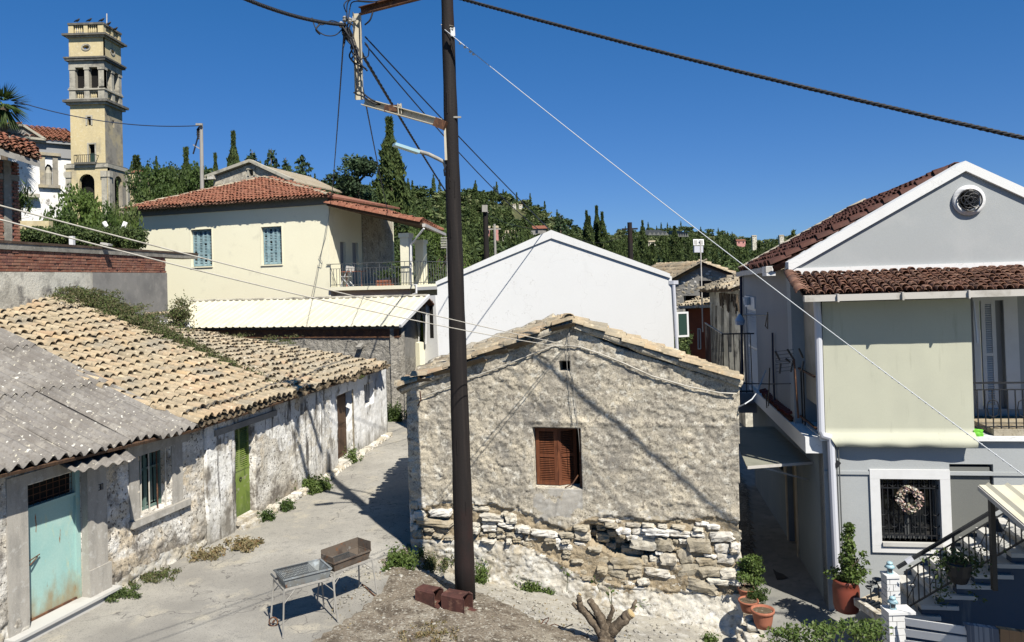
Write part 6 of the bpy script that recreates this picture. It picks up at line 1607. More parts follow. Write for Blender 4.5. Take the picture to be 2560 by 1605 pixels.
def stairs():
    t = thing('outdoor_stairs', 'outdoor stairs with marble treads rising to the right against the grey house', 'stairs', GT.P(3, -.8))
    pts = [(2298, 1537), (2342, 1511), (2385, 1484), (2430, 1458), (2477, 1436), (2523, 1408), (2568, 1378)]
    hs_ = [GT.hit(*p) for p in pts]; ds = (hs_[5][0] - hs_[0][0]) / 5; dz = (hs_[5][1] - hs_[0][1]) / 5; s0, z0 = hs_[0]
    print('stairs', ds, dz, s0, z0)
    pr_ = [(s0 - .02, -1.4)]
    for i in range(11):
        x = s0 + (i - 1) * ds; zz = z0 + i * dz
        z_top = zz - .05
        MB().wbox(GF, GF_s(x) + .02, GF_s(x) + ds + .32, z_top - .02, z_top + .045, .06, 1.34).build('tread', MT['marble'], t)
        MB().wbox(GF, GF_s(x) + .05, GF_s(x) + ds + .35, z_top - dz + .002, z_top - .022, .05, 1.2).build('riser', MT['limewash'] if i % 2 else MT['whitepaint'], t)
    prf = [(s0 - ds, -1.4)]
    for i in range(11):
        x = s0 + (i - 1) * ds; z = z0 + i * dz - .055
        prf += [(x + .01, z), (x + ds + .03, z)]
    prf += [(s0 + 10.1 * ds, -1.4)]
    # wall below the steps (towards the viewer), slightly behind the nosings
    low = [(s0 - ds, -1.4)]
    for i in range(11):
        x = s0 + (i - 1) * ds; z = z0 + i * dz - .055 - .022
        low += [(x + .05, z), (x + .05 + ds - .003, z)]
    low += [(s0 + 10.5 * ds, -1.4)]
    MB().prism(GT, low, -.2, -.03).build('stair_wall', MT['stair_shade_blue'], t)
    # railing on the viewer's side
    r = thing('stair_railing', 'black wrought iron railing climbing along the outdoor stairs', 'railing', GT.P(s0, 0))
    h0 = GT.hit(2243, 1419); h1 = GT.hit(2497, 1268); l0 = GT.hit(2262, 1522); l1 = GT.hit(2560, 1350)
    def ln(a, b, s): return a[1] + (b[1] - a[1]) * (s - a[0]) / (b[0] - a[0])
    S1 = s0 + 8.5 * ds
    b = MB(); b.bar(GT.P(h0[0], h0[1]), GT.P(S1, ln(h0, h1, S1)), .055, .045); b.build('handrail', MT['iron'], r)
    b = MB(); b.bar(GT.P(h0[0] + .1, ln(h0, h1, h0[0] + .1) - .14), GT.P(S1, ln(h0, h1, S1) - .14), .02); b.build('upper_rail', MT['iron'], r)
    b = MB(); b.bar(GT.P(l0[0], l0[1]), GT.P(S1, ln(l0, l1, S1)), .025); b.build('lower_rail', MT['iron'], r)
    MB().bar(GT.P(GT.hit(2265, 1405)[0], GT.hit(2265, 1405)[1]), GT.P(GT.hit(2281, 1395)[0], GT.hit(2281, 1395)[1]), .07, .06).build('pale_handrail_patch', MT['pipe'], r)
    x = l0[0] + .05; i = 0
    while x < S1:
        if i % 4 == 1:
            zm = (ln(l0, l1, x) + ln(h0, h1, x) - .14) / 2
            MB().tube([GT.P(x + .035 * math.cos(a), zm + .035 * math.sin(a)) for a in np.linspace(0, 6.28, 9)], .008, 4).build('ring_ornament', MT['iron'], r)
            MB().bar(GT.P(x, ln(l0, l1, x)), GT.P(x, zm - .035), .014).bar(GT.P(x, zm - .035), GT.P(x - .1, zm - .25), .01).bar(GT.P(x, zm + .03), GT.P(x + .1, zm + .25), .01).build('baluster', MT['iron'], r)
        else: MB().bar(GT.P(x, ln(l0, l1, x)), GT.P(x, ln(h0, h1, x) - .14), .016).build('baluster', MT['iron'], r)
        x += .088; i += 1
    for u in (2385, 2482): s = GT.hit(u, 1400)[0]; MB().bar(GT.P(s, ln(l0, l1, s) - .12, .0), GT.P(s, ln(h0, h1, s), .0), .05 if u == 2482 else .03).build('rail_post', MT['iron'], r)
    # dark pot hanging on the railing
    p = D(2397, 1455, 11.9); t = thing('hanging_plant_pot', 'dark plant pot with trailing leaves on the stair railing', 'potted plant', p)
    MB().lathe(p, [(.12, 0), (.17, .12), (.2, .3), (.18, .32)], 14).build('pot', MT['iron'], t)
    P_ = np.array([tuple(p + Vector((random.gauss(0, .2), random.gauss(0, .12), .34 + random.gauss(0, .07)))) for _ in range(420)] + [tuple(p + Vector((random.choice((-.3, -.22, .28)) + random.gauss(0, .05), random.gauss(0, .08), random.uniform(-.35, .3)))) for _ in range(160)])
    leaves('foliage', P_, .035, MT['leafdark'], t)
    MB().lathe(D(2492, 1325, 12.2), [(.1, 0), (.05, .1), (.015, .22)], 10).build('hanging_bell', MT['iron'], r)
def GF_s(x): return x
stairs()
def canopy():
    t = thing('ribbed_metal_canopy', 'cream ribbed metal canopy jutting in from the right frame edge', 'canopy', D(2447, 1212, 11.8))
    A = D(2447, 1212, 11.8); C = D(2700, 1430, 9.2); X = GF.e * 4.5; X = Vector((X.x, X.y, 0))
    corrugated('ribbed_sheet', C, C + X, A, A + X, 0, 1, 0, 1, 0, .27, .045, MT['metalroof'], t, trap=True)
    MB().bar(A - Vector((0, 0, .05)), C - Vector((0, 0, .05)), .04, .07).build('edge_angle', MT['offpipe'], t)
    MB().bar(A + X * .08 + Vector((0, .0, -.1)), A + X + Vector((0, .0, -.1)), .05, .08).build('rear_beam', MT['iron'], t)
    MB().bar(D(2478, 1238, 11.85), D(2486, 1475, 11.85), .07).build('post', MT['iron'], t)
canopy()
def yard():
    # white block pillars with pale blue lanterns
    def pillar(lab, u0, u1, v0, v1, y, cap):
        a = D(u0, v0, y); b = D(u1, v0, y); z1 = a.z; z0 = -1.5; w_ = Wall(a[:2], b[:2])
        t = thing('brick_pillar', lab, 'pillar', (a + b) / 2 - Vector((0, 0, z1 + 1)))
        L = w_.L; MB().wbox(w_, .008, L - .008, z0, z1 - .04, -L + .008, -.008).build('mortar_core', MT['cement'], t)
        z = z1 - .045; k = 0
        while z > z0 + .2:
            for (x0, x1) in (((0, L * .46), (L * .5, L)) if k % 2 else ((0, L * .2), (L * .24, L))):
                MB().wbox(w_, x0, x1, z - .095, z, -L, 0).build('brick', MT['whitepaint'], t)
            z -= .105; k += 1
        MB().wbox(w_, -.01, L + cap, z1 - .04, z1, -L - .01, .02).build('cap', MT['whitepaint'], t)
        c = w_.P(L / 2, z1, -L / 2)
        return c
    c1 = pillar('white painted brick pillar behind, at foot of stairs', 2217, 2249, 1440, 1500, 12.4, 0)
    c2 = pillar('white painted brick pillar in front, beside the white slatted fence', 2222, 2262, 1531, 1600, 11.75, .16)
    for c, lab in ((c1, 'pale blue metal lantern on the rear white pillar'), (c2, 'pale blue metal lantern on the front white pillar')):
        t = thing('lantern', lab, 'lantern', c)
        MB().lathe(c, [(.055, 0), (.055, .02)], 12).build('base', MT['lantern'], t)
        MB().lathe(c + Vector((0, 0, .02)), [(.042, 0), (.042, .075)], 12).build('glass', MT['greyiron'], t)
        for k in range(4): a = k * 1.571 + .4; q = c + Vector((.048 * math.cos(a), .048 * math.sin(a), 0)); MB().bar(q, q + Vector((0, 0, .1)), .012).build('bar', MT['lantern'], t)
        MB().lathe(c + Vector((0, 0, .1)), [(.085, 0), (.06, .03), (.045, .05)], 14).build('roof', MT['lantern'], t, True)
        MB().lathe(c + Vector((0, 0, .15)), [(.05, 0), (.045, .03), (.015, .045)], 14).build('top', MT['lantern'], t, True)
    # slatted fence and mats
    f = thing('slatted_fence', 'white horizontal slat fence with hanging mats in the lower right corner', 'fence', D(2300, 1590, 11.4))
    for (v0, v1, h) in ((1545, 1566, .11), (1572, 1592, .11), (1600, 1618, .11)):
        a = D(2264, v0, 11.6); b = D(2414, v1 + 1, 10.9); d = (b - a); MB().bar(a - Vector((0, 0, h / 2)), a + d * 2.2 - Vector((0, 0, h / 2)), .03, h).build('slat', MT['whitepaint'], f)
    for (u0, u1, v0, v1, mat, lab, nm) in ((2414, 2493, 1563, 1574, 'fabricblue', 'grey blue striped mat hanging over the slatted fence', 'mat'), (2497, 2600, 1573, 1588, 'fabrictan', 'tan striped mat hanging over the slatted fence near the frame corner', 'mat')):
        y0 = 11.6 - (u0 - 2264) / 150 * .7; y1 = 11.6 - (u1 - 2264) / 150 * .7
        a = D(u0, v0 - 3, y0 - .04); b = D(u1, v1 - 3, y1 - .04); dn = Vector((0, -.02, -.75)); th = Vector((0, -.03, 0))
        V = []; F = []
        for j in range(9):
            for i in range(13):
                V.append(a.lerp(b, i / 12) + dn * (j / 8) + Vector((0, .012 * math.sin(i * 1.9) * (j / 8) - .03, 0)))
        for j in range(9):
            for i in range(13): V.append(V[j * 13 + i] + Vector((0, .1, 0)) if j == 0 else V[j * 13 + i] + Vector((0, .02, 0)))
        for s in (0, 117):
            for j in range(8):
                for i in range(12): q = s + j * 13 + i; F.append((q, q + 13, q + 14, q + 1))
        for i in range(12): F.append((i, i + 1, 118 + i, 117 + i))
        o = mesh_obj(nm, V, F, MT[mat], None, False); prop(o, lab, 'mat')
    # big red pot with shrub
    def pot(name, lab, cat, base, r, h, mat, soil=True, rim=True):
        t = thing(name, lab, cat, base)
        MB().lathe(base, [(r * .68, 0), (r * .8, h * .3), (r * .93, h * .78), (r * .95, h * .82)] + [(r * 1.03, h * .83), (r * 1.05, h), (r * .93, h), (r * .9, h * .86)], 24).build('pot', MT[mat], t, True)
        if soil: MB().lathe(base + Vector((0, 0, h * .84)), [(r * .92, 0), (r * .9, .012)], 20).build('soil', MT['soil'], t)
        return t
    y = 13.25; b = D(2117, 1529, y); z = ztf(b.x, b.y); h = .56
    t = thing('shrub_pot', 'tall glossy shrub in large red barrel pot against the grey house', 'potted plant', b)
    MB().lathe(b, [(.13, 0), (.19, .03), (.215, .12), (.22, .42), (.2, .5), (.21, .51), (.21, .56), (.18, .56), (.17, .5)], 28).build('pot', MT['redpot'], t, True)
    MB().lathe(b + Vector((0, 0, .5)), [(.18, 0), (.17, .012)], 20).build('soil', MT['soil'], t)
    C = []; R = []
    for i in range(34):
        q = random.random(); v = 1448 - q * 140; w2 = 30 * (1 - q * .65); C.append(tuple(D(2118 + random.gauss(4, w2 * .45), v, y + random.gauss(0, .09)))); R.append(.08 + .07 * (1 - q))
    for i in range(8): C.append(tuple(D(2150 + random.uniform(0, 18), 1375 + random.uniform(0, 60), y - .1))); R.append(.07)
    P_, d, k = clumps(C, R, 2300); leaves('foliage', P_, .034, MT['leafbright'], t, .55, d * .5, .3)
    b_ = MB()
    for c in C[::3]: b_.tube([b + Vector((0, 0, .5)), b + Vector(((c[0] - b.x) * .4, (c[1] - b.y) * .4, .5 + (c[2] - b.z - .5) * .6)), c], [.014, .009, .004], 5)
    b_.build('stems', MT['bark'], t)
    # terracotta pots at the corner of the cottage
    b = D(1908, 1567, 13.0); pot('terracotta_pot', 'large terracotta pot of dry soil in front at the cottage corner', 'pot', b, .19, .3, 'terra')
    b = D(1872, 1528, 13.5); t = pot('terracotta_pot', 'terracotta pot half hidden behind the cottage corner', 'pot', b, .17, .2, 'terra')
    b = D(1866, 1492, 13.9); t = pot('terracotta_pot', 'small upper terracotta pot below the green bush at the cottage corner', 'pot', b, .15, .16, 'terra')
    C = [tuple(D(1880 + random.gauss(0, 12), 1425 + random.gauss(0, 26), 14.0 + random.gauss(0, .12))) for _ in range(20)]
    P_, d, k = clumps(C, [.13] * 20, 1900); t = thing('corner_bush', 'green bush growing in the alley mouth behind the cottage corner', 'bush', D(1880, 1480, 14)); leaves('foliage', P_, .034, MT['leafbright'], t)
    C = [tuple(D(1892 + random.gauss(0, 12), 1486 + random.gauss(0, 7), 13.6)) for _ in range(12)]
    P_, d, k = clumps(C, [.09] * 12, 500); t = thing('spiky_plant', 'low spiky green plant behind the front terracotta pot', 'potted plant', D(1892, 1500, 13.6)); leaves('foliage', P_, .05, MT['leaf'], t, .18, None, .8)
    # whitewashed boulders at the foot of the corner
    for (u, v, s, yy) in ((1876, 1548, .09, 13.2), (1880, 1564, .12, 13.1), (1862, 1580, .13, 13.2), (1882, 1592, .14, 13.0), (1858, 1600, .14, 13.1)):
        t_ = tmesh('boulder', STT[3][0], STT[3][1], MT['limewash'], True); o = inst('boulder', t_, Matrix.Translation(D(u, v, yy)) @ Matrix.Rotation(u, 4, 'Z') @ Matrix.Diagonal((s, s * .7, s * .5, 1)))
        prop(o, {1876: 'small rounded whitewashed boulder under the hidden terracotta pot', 1880: 'whitewashed boulder left of the front terracotta pot', 1862: 'whitewashed boulder against the cottage corner', 1882: 'lowest right whitewashed boulder below the terracotta pot', 1858: 'lowest left whitewashed boulder at the frame edge'}[u], 'boulder')
    # shrubs along the bottom edge
    def shrub(lab, u0, u1, v0, n, y):
        C = [tuple(D(random.uniform(u0, u1), v0 + abs(random.gauss(0, 26)) , y + random.gauss(0, .15))) for _ in range(22)]
        t = thing('rose_shrub', lab, 'shrub', D((u0 + u1) / 2, 1640, y)); P_, d, k = clumps(C, [.15] * 22, int(n * .6)); leaves('foliage', P_, .034, MT['leafbright'], t, .5)
        b_ = MB(); g = D((u0 + u1) / 2, 1700, y)
        for c in C[::2]: b_.tube([g, ((g.x + c[0]) / 2, (g.y + c[1]) / 2, (g.z + c[2]) / 2), c], [.012, .008, .003], 4)
        b_.build('stems', MT['bark'], t)
    shrub('leafy rose shrub at the bottom edge, left of three in the yard', 1915, 2010, 1572, 800, 10.8)
    shrub('leafy rose shrub at the bottom edge, middle of three in the yard', 2010, 2115, 1560, 1100, 10.7)
    shrub('leafy rose shrub at the bottom edge beside the white pillar', 2125, 2215, 1562, 1000, 10.9)
    # steps with striped edging, wire flower ornament
    t = thing('garden_step', 'pale garden step with raised whitewashed edging beside the pillar', 'step', D(2170, 1550, 12.6))
    a = D(2142, 1508, 13.0); b = D(2216, 1560, 12.0); u_ = (b - a); z = Vector((0, 0, .06)); wd = Vector((.42, .25, .02))
    MB().box8([a - z, b - z, b + wd - z, a + wd - z, a, b, b + wd, a + wd]).build('slab', MT['limewash'], t)
    for i in range(9):
        q = a.lerp(b, i / 9) + wd * .3; MB().bar(q + Vector((0, 0, .02)), q + wd * .7 + Vector((0, 0, .02)), .05, .03).build('edging_stone', MT['verge'], t)
    MB().bar(a + Vector((0, 0, .03)), b + Vector((0, 0, .03)), .1, .12).build('kerb', MT['limewash'], t)
    t = thing('metal_flower_ornament', 'wire flower and bird garden ornament between the red pot and the white pillar', 'ornament', D(2180, 1500, 12.7))
    y = 12.7
    MB().tube([D(2178, 1500, y), D(2176, 1470, y), D(2182, 1450, y)], .012, 5).tube([D(2197, 1495, y), D(2196, 1465, y), D(2190, 1452, y)], .01, 5).build('stem', MT['greyiron'], t)
    for (u, v, s) in ((2180, 1460, .09), (2194, 1451, .09), (2172, 1470, .06), (2206, 1480, .07)): MB().lathe(D(u, v, y), [(.02, -.02), (s, .02), (s * .8, .03), (.02, 0)], 8).build('petal', MT['pipe'] if u == 2206 else MT['greyiron'], t)
    # drain slot and dark grate in the alley
    p = D(1975, 1432, 15.3); q = GL_pts()
    o = MB().box8(q).build('drain_grate', MT['iron']); prop(o, 'dark drain grate in the pavement beside the side door', 'grate')
def GL_pts():
    L = [G(1930, 1418, -.755), G(1972, 1420, -.755), G(1992, 1446, -.755), G(1942, 1449, -.755)]
    return [L[3], L[2], L[1], L[0]] + [x + Vector((0, 0, .012)) for x in (L[3], L[2], L[1], L[0])]
yard()
# ------------------------------------------------------------------ timber pole, its bracket, cables and the things in the yard
def pole():
    y = 13.4
    b = D(1163, 1478, y); b.z = ztf(b.x, b.y) - .1; a = D(1163, 1470, y); t0 = D(1118, 0, y); top = a + (t0 - a) * 1.11
    t = thing('utility_pole', 'tall dark creosoted timber pole standing in front of the stone cottage', 'utility pole', b)
    n = 26; V = MB(); pts = []; rs = []
    for i in range(n + 1):
        s = i / n; pts.append(b.lerp(a, s * n) if i == 0 else a.lerp(top, s)); rs.append(.178 - .078 * s + .004 * math.sin(i * 2.1))
    V.tube(pts, rs, 18); V.build('timber', MT['pole'], t, True)
    Y = y - .12
    MB().tube([D(1103 + (i % 2) * 30, 62 + i * 2.2, y - .13) if i % 2 else D(1103, 62 + i * 2, y - .02) for i in range(6)], .012, 5).build('rope_band', MT['rope'], t)
    q = [D(1127, 90, Y), D(1138, 90, Y), D(1137, 68, Y), D(1126, 68, Y)]
    MB().box8([x + Vector((0, .01, 0)) for x in q] + q).build('white_tag', MT['whitepaint'], t)
    q = [D(1112, 400, Y), D(1118, 400, Y), D(1114, 312, Y), D(1109, 312, Y)]
    MB().box8([x + Vector((0, .03, 0)) for x in q] + q).build('conduit', MT['galv'], t)
    MB().bar(D(1134, 293, y - .1), D(1153, 293, y - .1), .03).build('bolt', MT['greypole'], t)
    # weathering checks: long raised splinters
    for k in range(14):
        v = random.uniform(60, 1380); s = v / 1470; u = 1118 + 45 * s + random.uniform(-9, 9)
        MB().bar(D(u, v, y - .165 + .05 * (1 - s)), D(u + 1, v + random.uniform(20, 60), y - .165 + .05 * (1 - s)), .012, .012).build('splinter', MT['pole'], t)
    # steel channel bracket
    def channel(nm, p, q, w_, d_, up=(0, 0, 1)):
        t_ = (q - p).normalized(); x = t_.cross(Vector((0, 1, 0))).normalized(); f = Vector((0, -1, 0)); m = MB()
        m.bar(p, q, d_ if abs(t_.z) < .6 else w_, w_ if abs(t_.z) < .6 else d_)
        return m.build(nm, MT['galv'], t)
    def cch(nm, p, q, w_, d_, mat='galv'):
        """C section: web facing the viewer set back, two flanges"""
        t_ = (q - p).normalized(); yv = Vector((0, 1, 0)); yv = (yv - t_ * yv.dot(t_)).normalized(); x = t_.cross(yv)
        m = MB()
        def slab(x0, x1, y0, y1):
            c = [(x0, y0), (x1, y0), (x1, y1), (x0, y1)]
            m.box8([p + x * i + yv * j for i, j in c] + [q + x * i + yv * j for i, j in c])
        slab(-w_ / 2, w_ / 2, d_ - .012, d_); slab(-w_ / 2, -w_ / 2 + .014, 0, d_ - .013); slab(w_ / 2 - .014, w_ / 2, 0, d_ - .013)
        return m.build(nm, MT[mat], t)
    c0 = D(897, 247, 14.3); c1 = D(891, 30, 14.3)
    cch('lower_arm', D(1112, 309, y), D(905, 252, 14.22), .14, .09); cch('bracket_upright', c0, c1, .15, .09)
    cch('upper_arm', D(896, 26, 14.25), D(1050, -14, 13.7), .14, .09, 'rust'); cch('arm_plate', D(998, 258, 13.85), D(1000, 284, 13.85), .07, .08)
    MB().bar(D(1090, 305, y - .05), D(1116, 316, y - .12), .16, .16).bar(D(962, 272, 14.0), D(997, 270, 13.9), .05, .12).build('clamp', MT['rust'], t)
    # street lamp arm
    MB().tube([D(1117, 425, y), D(1110, 405, y - .02), D(1095, 397, y - .05), D(1070, 385, y - .1), D(1030, 374, y - .2)], .035, 8).build('lamp_arm', MT['greypole'], t, True)
    m = MB(); m.bar(D(1046, 381, y - .15), D(985, 361, y - .35), .16, .05); m.build('lamp_head', MT['lantern'], t)
    MB().tube([D(1115, 412, y - .1), D(1110, 425, y - .14), D(1112, 440, y - .1)], .015, 5).build('lamp_lead', MT['cable'], t)
    MB().bar(D(868, 52, 14.25), D(890, 49, 14.28), .06, .05).build('insulator_arm', MT['greypole'], t)
    for (u, v) in ((853, 62), (862, 48), (874, 52)): MB().lathe(D(u, v, 14.2), [(.03, -.05), (.05, -.02), (.03, 0), (.045, .03), (.02, .06)], 10).build('insulator', MT['greypole'], t)
    # loose loops of cable round the bracket
    r = np.random.default_rng(5)
    def curve(nm, pts, rad, mat='cable'):
        # smooth through the points
        P = [Vector(p) for p in pts]; out = []
        for i in range(len(P) - 1):
            p0, p1, p2, p3 = P[max(i - 1, 0)], P[i], P[i + 1], P[min(i + 2, len(P) - 1)]
            for k in range(6):
                s = k / 6; out.append(.5 * ((2 * p1) + (p2 - p0) * s + (2 * p0 - 5 * p1 + 4 * p2 - p3) * s * s + (3 * p1 - p0 - 3 * p2 + p3) * s ** 3))
        out.append(P[-1]); MB().tube(out, rad, 5).build(nm, MT[mat], t, True)
    for pts in ([(780, 44), (790, 72), (812, 88), (838, 88), (856, 72), (862, 60)], [(790, 55), (806, 62), (828, 52), (850, 58)], [(870, 60), (875, 20), (885, 4), (930, 5), (975, -6)], [(868, 50), (868, 12), (880, -2), (905, 2), (950, 4)], [(873, 70), (886, 100), (896, 140), (892, 160), (905, 146), (920, 140), (921, 118), (912, 106)],
                [(862, 70), (880, 110), (893, 150), (895, 200), (890, 233), (905, 240), (935, 258), (965, 264)], [(885, 232), (900, 228), (930, 250), (970, 262), (1000, 270), (1060, 300), (1112, 302)], [(865, 30), (860, 12), (872, 0), (900, -4)], [(858, 78), (862, 100), (858, 118)], [(870, 80), (877, 60), (885, 72), (878, 110)], [(990, 268), (1030, 290), (1080, 302)], [(912, 62), (925, 50), (932, 30)],
                [(800, 60), (790, 74), (800, 86)], [(852, 60), (872, 90), (890, 125), (903, 160), (915, 172)]):
        curve('loose_cable', [D(u, v, 14.15 + r.normal() * .05) for u, v in pts], .011 if r.random() < .6 else .016)
    for i in range(5): curve('tangle', [D(858 + r.normal() * 8 + k * 9, 62 + k * 22 + r.normal() * 6, 14.2 + r.normal() * .05) for k in range(6)], .016)
    return t
POLE = pole()
def cable(name, label, cat, pts, r, mat, k=6, group=None):
    o = MB().tube(pts, r, k).build(name, MT[mat], None, True)
    prop(o, label, cat, group); return o
def bundle(name, label, p, q, sg, r=.014, turns=40, n=260):
    """three conductors twisted round each other, one mesh of one cable"""
    b = MB(); L = sag(p, q, sg, n)
    for k in range(3):
        pts = []
        for i, c in enumerate(L):
            t = (L[min(i + 1, n)] - L[max(i - 1, 0)]).normalized(); x = t.cross(Vector((0, 0, 1))).normalized(); y = x.cross(t); a = turns * 2 * math.pi * i / n + k * 2.094
            pts.append(c + (x * math.cos(a) + y * math.sin(a)) * r)
        b.tube(pts, r * .95, 5)
    o = b.build(name, MT['cable'], None, True); prop(o, label, 'cable'); o['kind'] = 'thing' if False else o.get('kind', '') or ''
    del o['kind']
    return o
def wires():
    p = Vector((1.47, 11.74, 9.22)); q = Vector((6.33, 9.44, 7.10)); d = q - p
    bundle('twisted_power_cable', 'thick twisted black power cable crossing the sky at upper right', p - d * .47 + Vector((0, 0, .04)), q + d * .35, .09, .017, 46)
    bundle('twisted_power_cable', 'twisted black power cable entering at the top left and ending at the steel bracket', D(520, -46, 10.5), D(862, 62, 14.2), .12, .018, 30)
    bundle('twisted_power_cable', 'twisted black cable sloping from the steel bracket down behind the timber pole', D(868, 72, 14.2), D(1150, 532, 42), .1, .02, 30, 160)
    T = [('thin dark cable dropping from the bracket tangle to the cream house eaves', (860, 82, 14.2), (829, 492, 34.8), .15), ('thin dark cable dropping from the lower bracket corner to the balcony roof', (898, 172, 14.3), (975, 553, 38.6), .15),
         ('upper of two thin cables running from the bracket to the white gable apex', (913, 92, 14.3), (1377, 577, 25.1), .05), ('lower of two thin cables running from the bracket towards the white gable', (913, 110, 14.3), (1347, 574, 31), .25)]
    for lab, a, b, s in T: cable('overhead_wire', lab, 'cable', sag(D(*a), D(*b), s, 24), .015, 'bluecable')
    cable('overhead_wire', 'thin cable from the dark far pole to the white gable apex', 'cable', sag(D(1213, 530, 70), D(1376, 577, 25.3), .3, 20), .012, 'cable')
    cable('overhead_wire', 'thin dark cable from the palm to the grey pole, crossing the bell tower', 'cable', sag(D(40, 253, 44), D(497, 314, 46), .5, 30), .03, 'bluecable')
    cable('overhead_wire', 'thin cable between two dark poles in front of the wooded hill', 'cable', sag(D(1440, 594, 60), D(1574, 580, 58), .6, 14), .02, 'cable')
    # long pale guy rope to the right
    A = D(1112, 74, 13.28); B = D(2660, 1262, 9.9)
    L = sag(A, B, .10, 60); o = MB().tube(L, .0068, 7); 
    for k in (2, 2.6, 3.3, 3.7): i = int(k); o.lathe(L[i].lerp(L[i + 1], k - i) - Vector((0, 0, .02)), [(.015, -.02), (.028, 0), (.015, .02)], 8)
    for k in range(24): s = 44 + k * .55; i = int(s); o.lathe(L[i].lerp(L[i + 1], s - i), [(.006, -.015), (.014, 0), (.006, .012)], 6)
    o = o.build('guy_rope', MT['whiterope'], None, True); prop(o, 'long white rope with small insulators running from the pole down to the right', 'rope')
    # two ropes from the left to the cottage gable
    ap = SW.P(*SW.hit(1414, 864, .06), .06)
    for (v, yy, lab) in ((510, 6.4, 'upper of two pale steel ropes stretched from the left edge to the cottage gable'), (545, 6.2, 'lower of two pale steel ropes stretched from the left edge to the cottage gable')):
        cable('gable_rope', lab, 'rope', sag(D(-60, v - 12, yy), ap + Vector((0, 0, .02 if v == 510 else -.03)), .05 if v == 510 else .11, 40), .0075, 'rope')
    def on(w, pts, n=.05): return [w.P(*w.hit(u, v, n), n) for u, v in pts]
    for lab, pts, r, m in (('pale rope sagging along the left slope of the cottage gable', [(1416, 864), (1388, 863), (1330, 885), (1250, 918), (1165, 948), (1090, 980), (1020, 1007)], .012, 'rope'), ('pale rope sagging along the right slope of the cottage gable', [(1416, 864), (1450, 867), (1500, 884), (1560, 908), (1630, 940), (1720, 966), (1800, 982), (1842, 984)], .013, 'rope'),
                           ('left of two thin wires hanging down to the cottage window', [(1426, 816), (1415, 862), (1418, 920), (1426, 1000), (1431, 1064)], .006, 'wire'), ('right of two thin wires hanging down to the cottage window', [(1424, 818), (1423, 866), (1430, 935), (1438, 1000), (1446, 1080), (1450, 1130)], .006, 'wire')):
        cable('sagging_cord', lab, 'cord', on(SW, pts, .06), r, m)
    o = MB().tube(on(SW, [(1050, 978), (1052, 1000), (1044, 1015)], .1), .015, 5).build('wall_hook', MT['rust']); prop(o, 'small rusty hook on the left end of the cottage gable', 'hook')
    o = MB().tube([SW.P(*SW.hit(1845, 1018, 0), 0), D(1862, 1010, 13.8), D(1880, 998, 14), D(1893, 980, 15), D(1915, 925, 17)], .012, 5).build('white_lead', MT['whiterope']); prop(o, 'white cable looping from the right corner of the cottage to the alley', 'cable')
wires()
def far_poles():
    for (u, v0, v1, y, r, mat, lab) in ((1213, 512, 660, 70, .28, 'pole', 'dark timber pole with a small transformer rising behind the white gable'), (1236, 560, 655, 74, .14, 'greypole', 'thin grey pole just right of the dark far pole'), (1574, 556, 660, 58, .22, 'pole', 'dark timber pole above the right slope of the white gable'), (503, 309, 560, 46, .13, 'greypole', 'weathered grey pole between the bell tower and the cypress')):
        p = D(u, v0, y); q = D(u + (3 if u > 600 else 1), v1, y); q.z = min(q.z, ztf(q.x, q.y)); t = thing('far_utility_pole', lab, 'utility pole', q)
        MB().tube([q, p], [r * 1.1, r * .8], 10).build('shaft', MT[mat], t)
        if u == 1213:
            MB().bar(D(u - 1, 513, y - .3), D(u - 1, 530, y - .3), .5, .4).build('transformer', MT['greypole'], t)
            MB().bar(D(u - 2, 530, y), D(u + 8, 531, y), .1).build('crossarm', MT['greypole'], t)
        elif u == 503:
            for v in (316, 322, 328): MB().tube([D(u - 4, v, y), D(u - 10, v + 8, y), D(u - 6, v + 20, y)], .05, 4).build('lead', MT['cable'], t)
            MB().bar(D(490, 311, y - .2), D(506, 311, y - .2), .12).build('bracket', MT['greypole'], t)
            MB().tube([D(497, 335, y), D(483, 385, y)], .05, 4).build('stay', MT['cable'], t)
            MB().bar(D(483, 362, y), D(500, 372, y), .06).build('stay_arm', MT['greypole'], t)
        else: MB().bar(p - Vector((.6, 0, .5)), p + Vector((.6, 0, -.5)), .12).build('crossarm', MT[mat], t)
    o = MB()
    t = thing('tv_antenna', 'pale rake shaped television antenna left of the timber pole beside the white gable', 'antenna', D(1118, 700, 26))
    MB().tube([D(1118, 600, 26), D(1119, 705, 26)], .03, 6).build('mast', MT['offpipe'], t)
    for i in range(7): MB().tube([D(1102, 594 + i * 4.2, 26), D(1119, 594 + i * 4.2, 26)], .012, 4).build('element', MT['offpipe'], t)
far_poles()
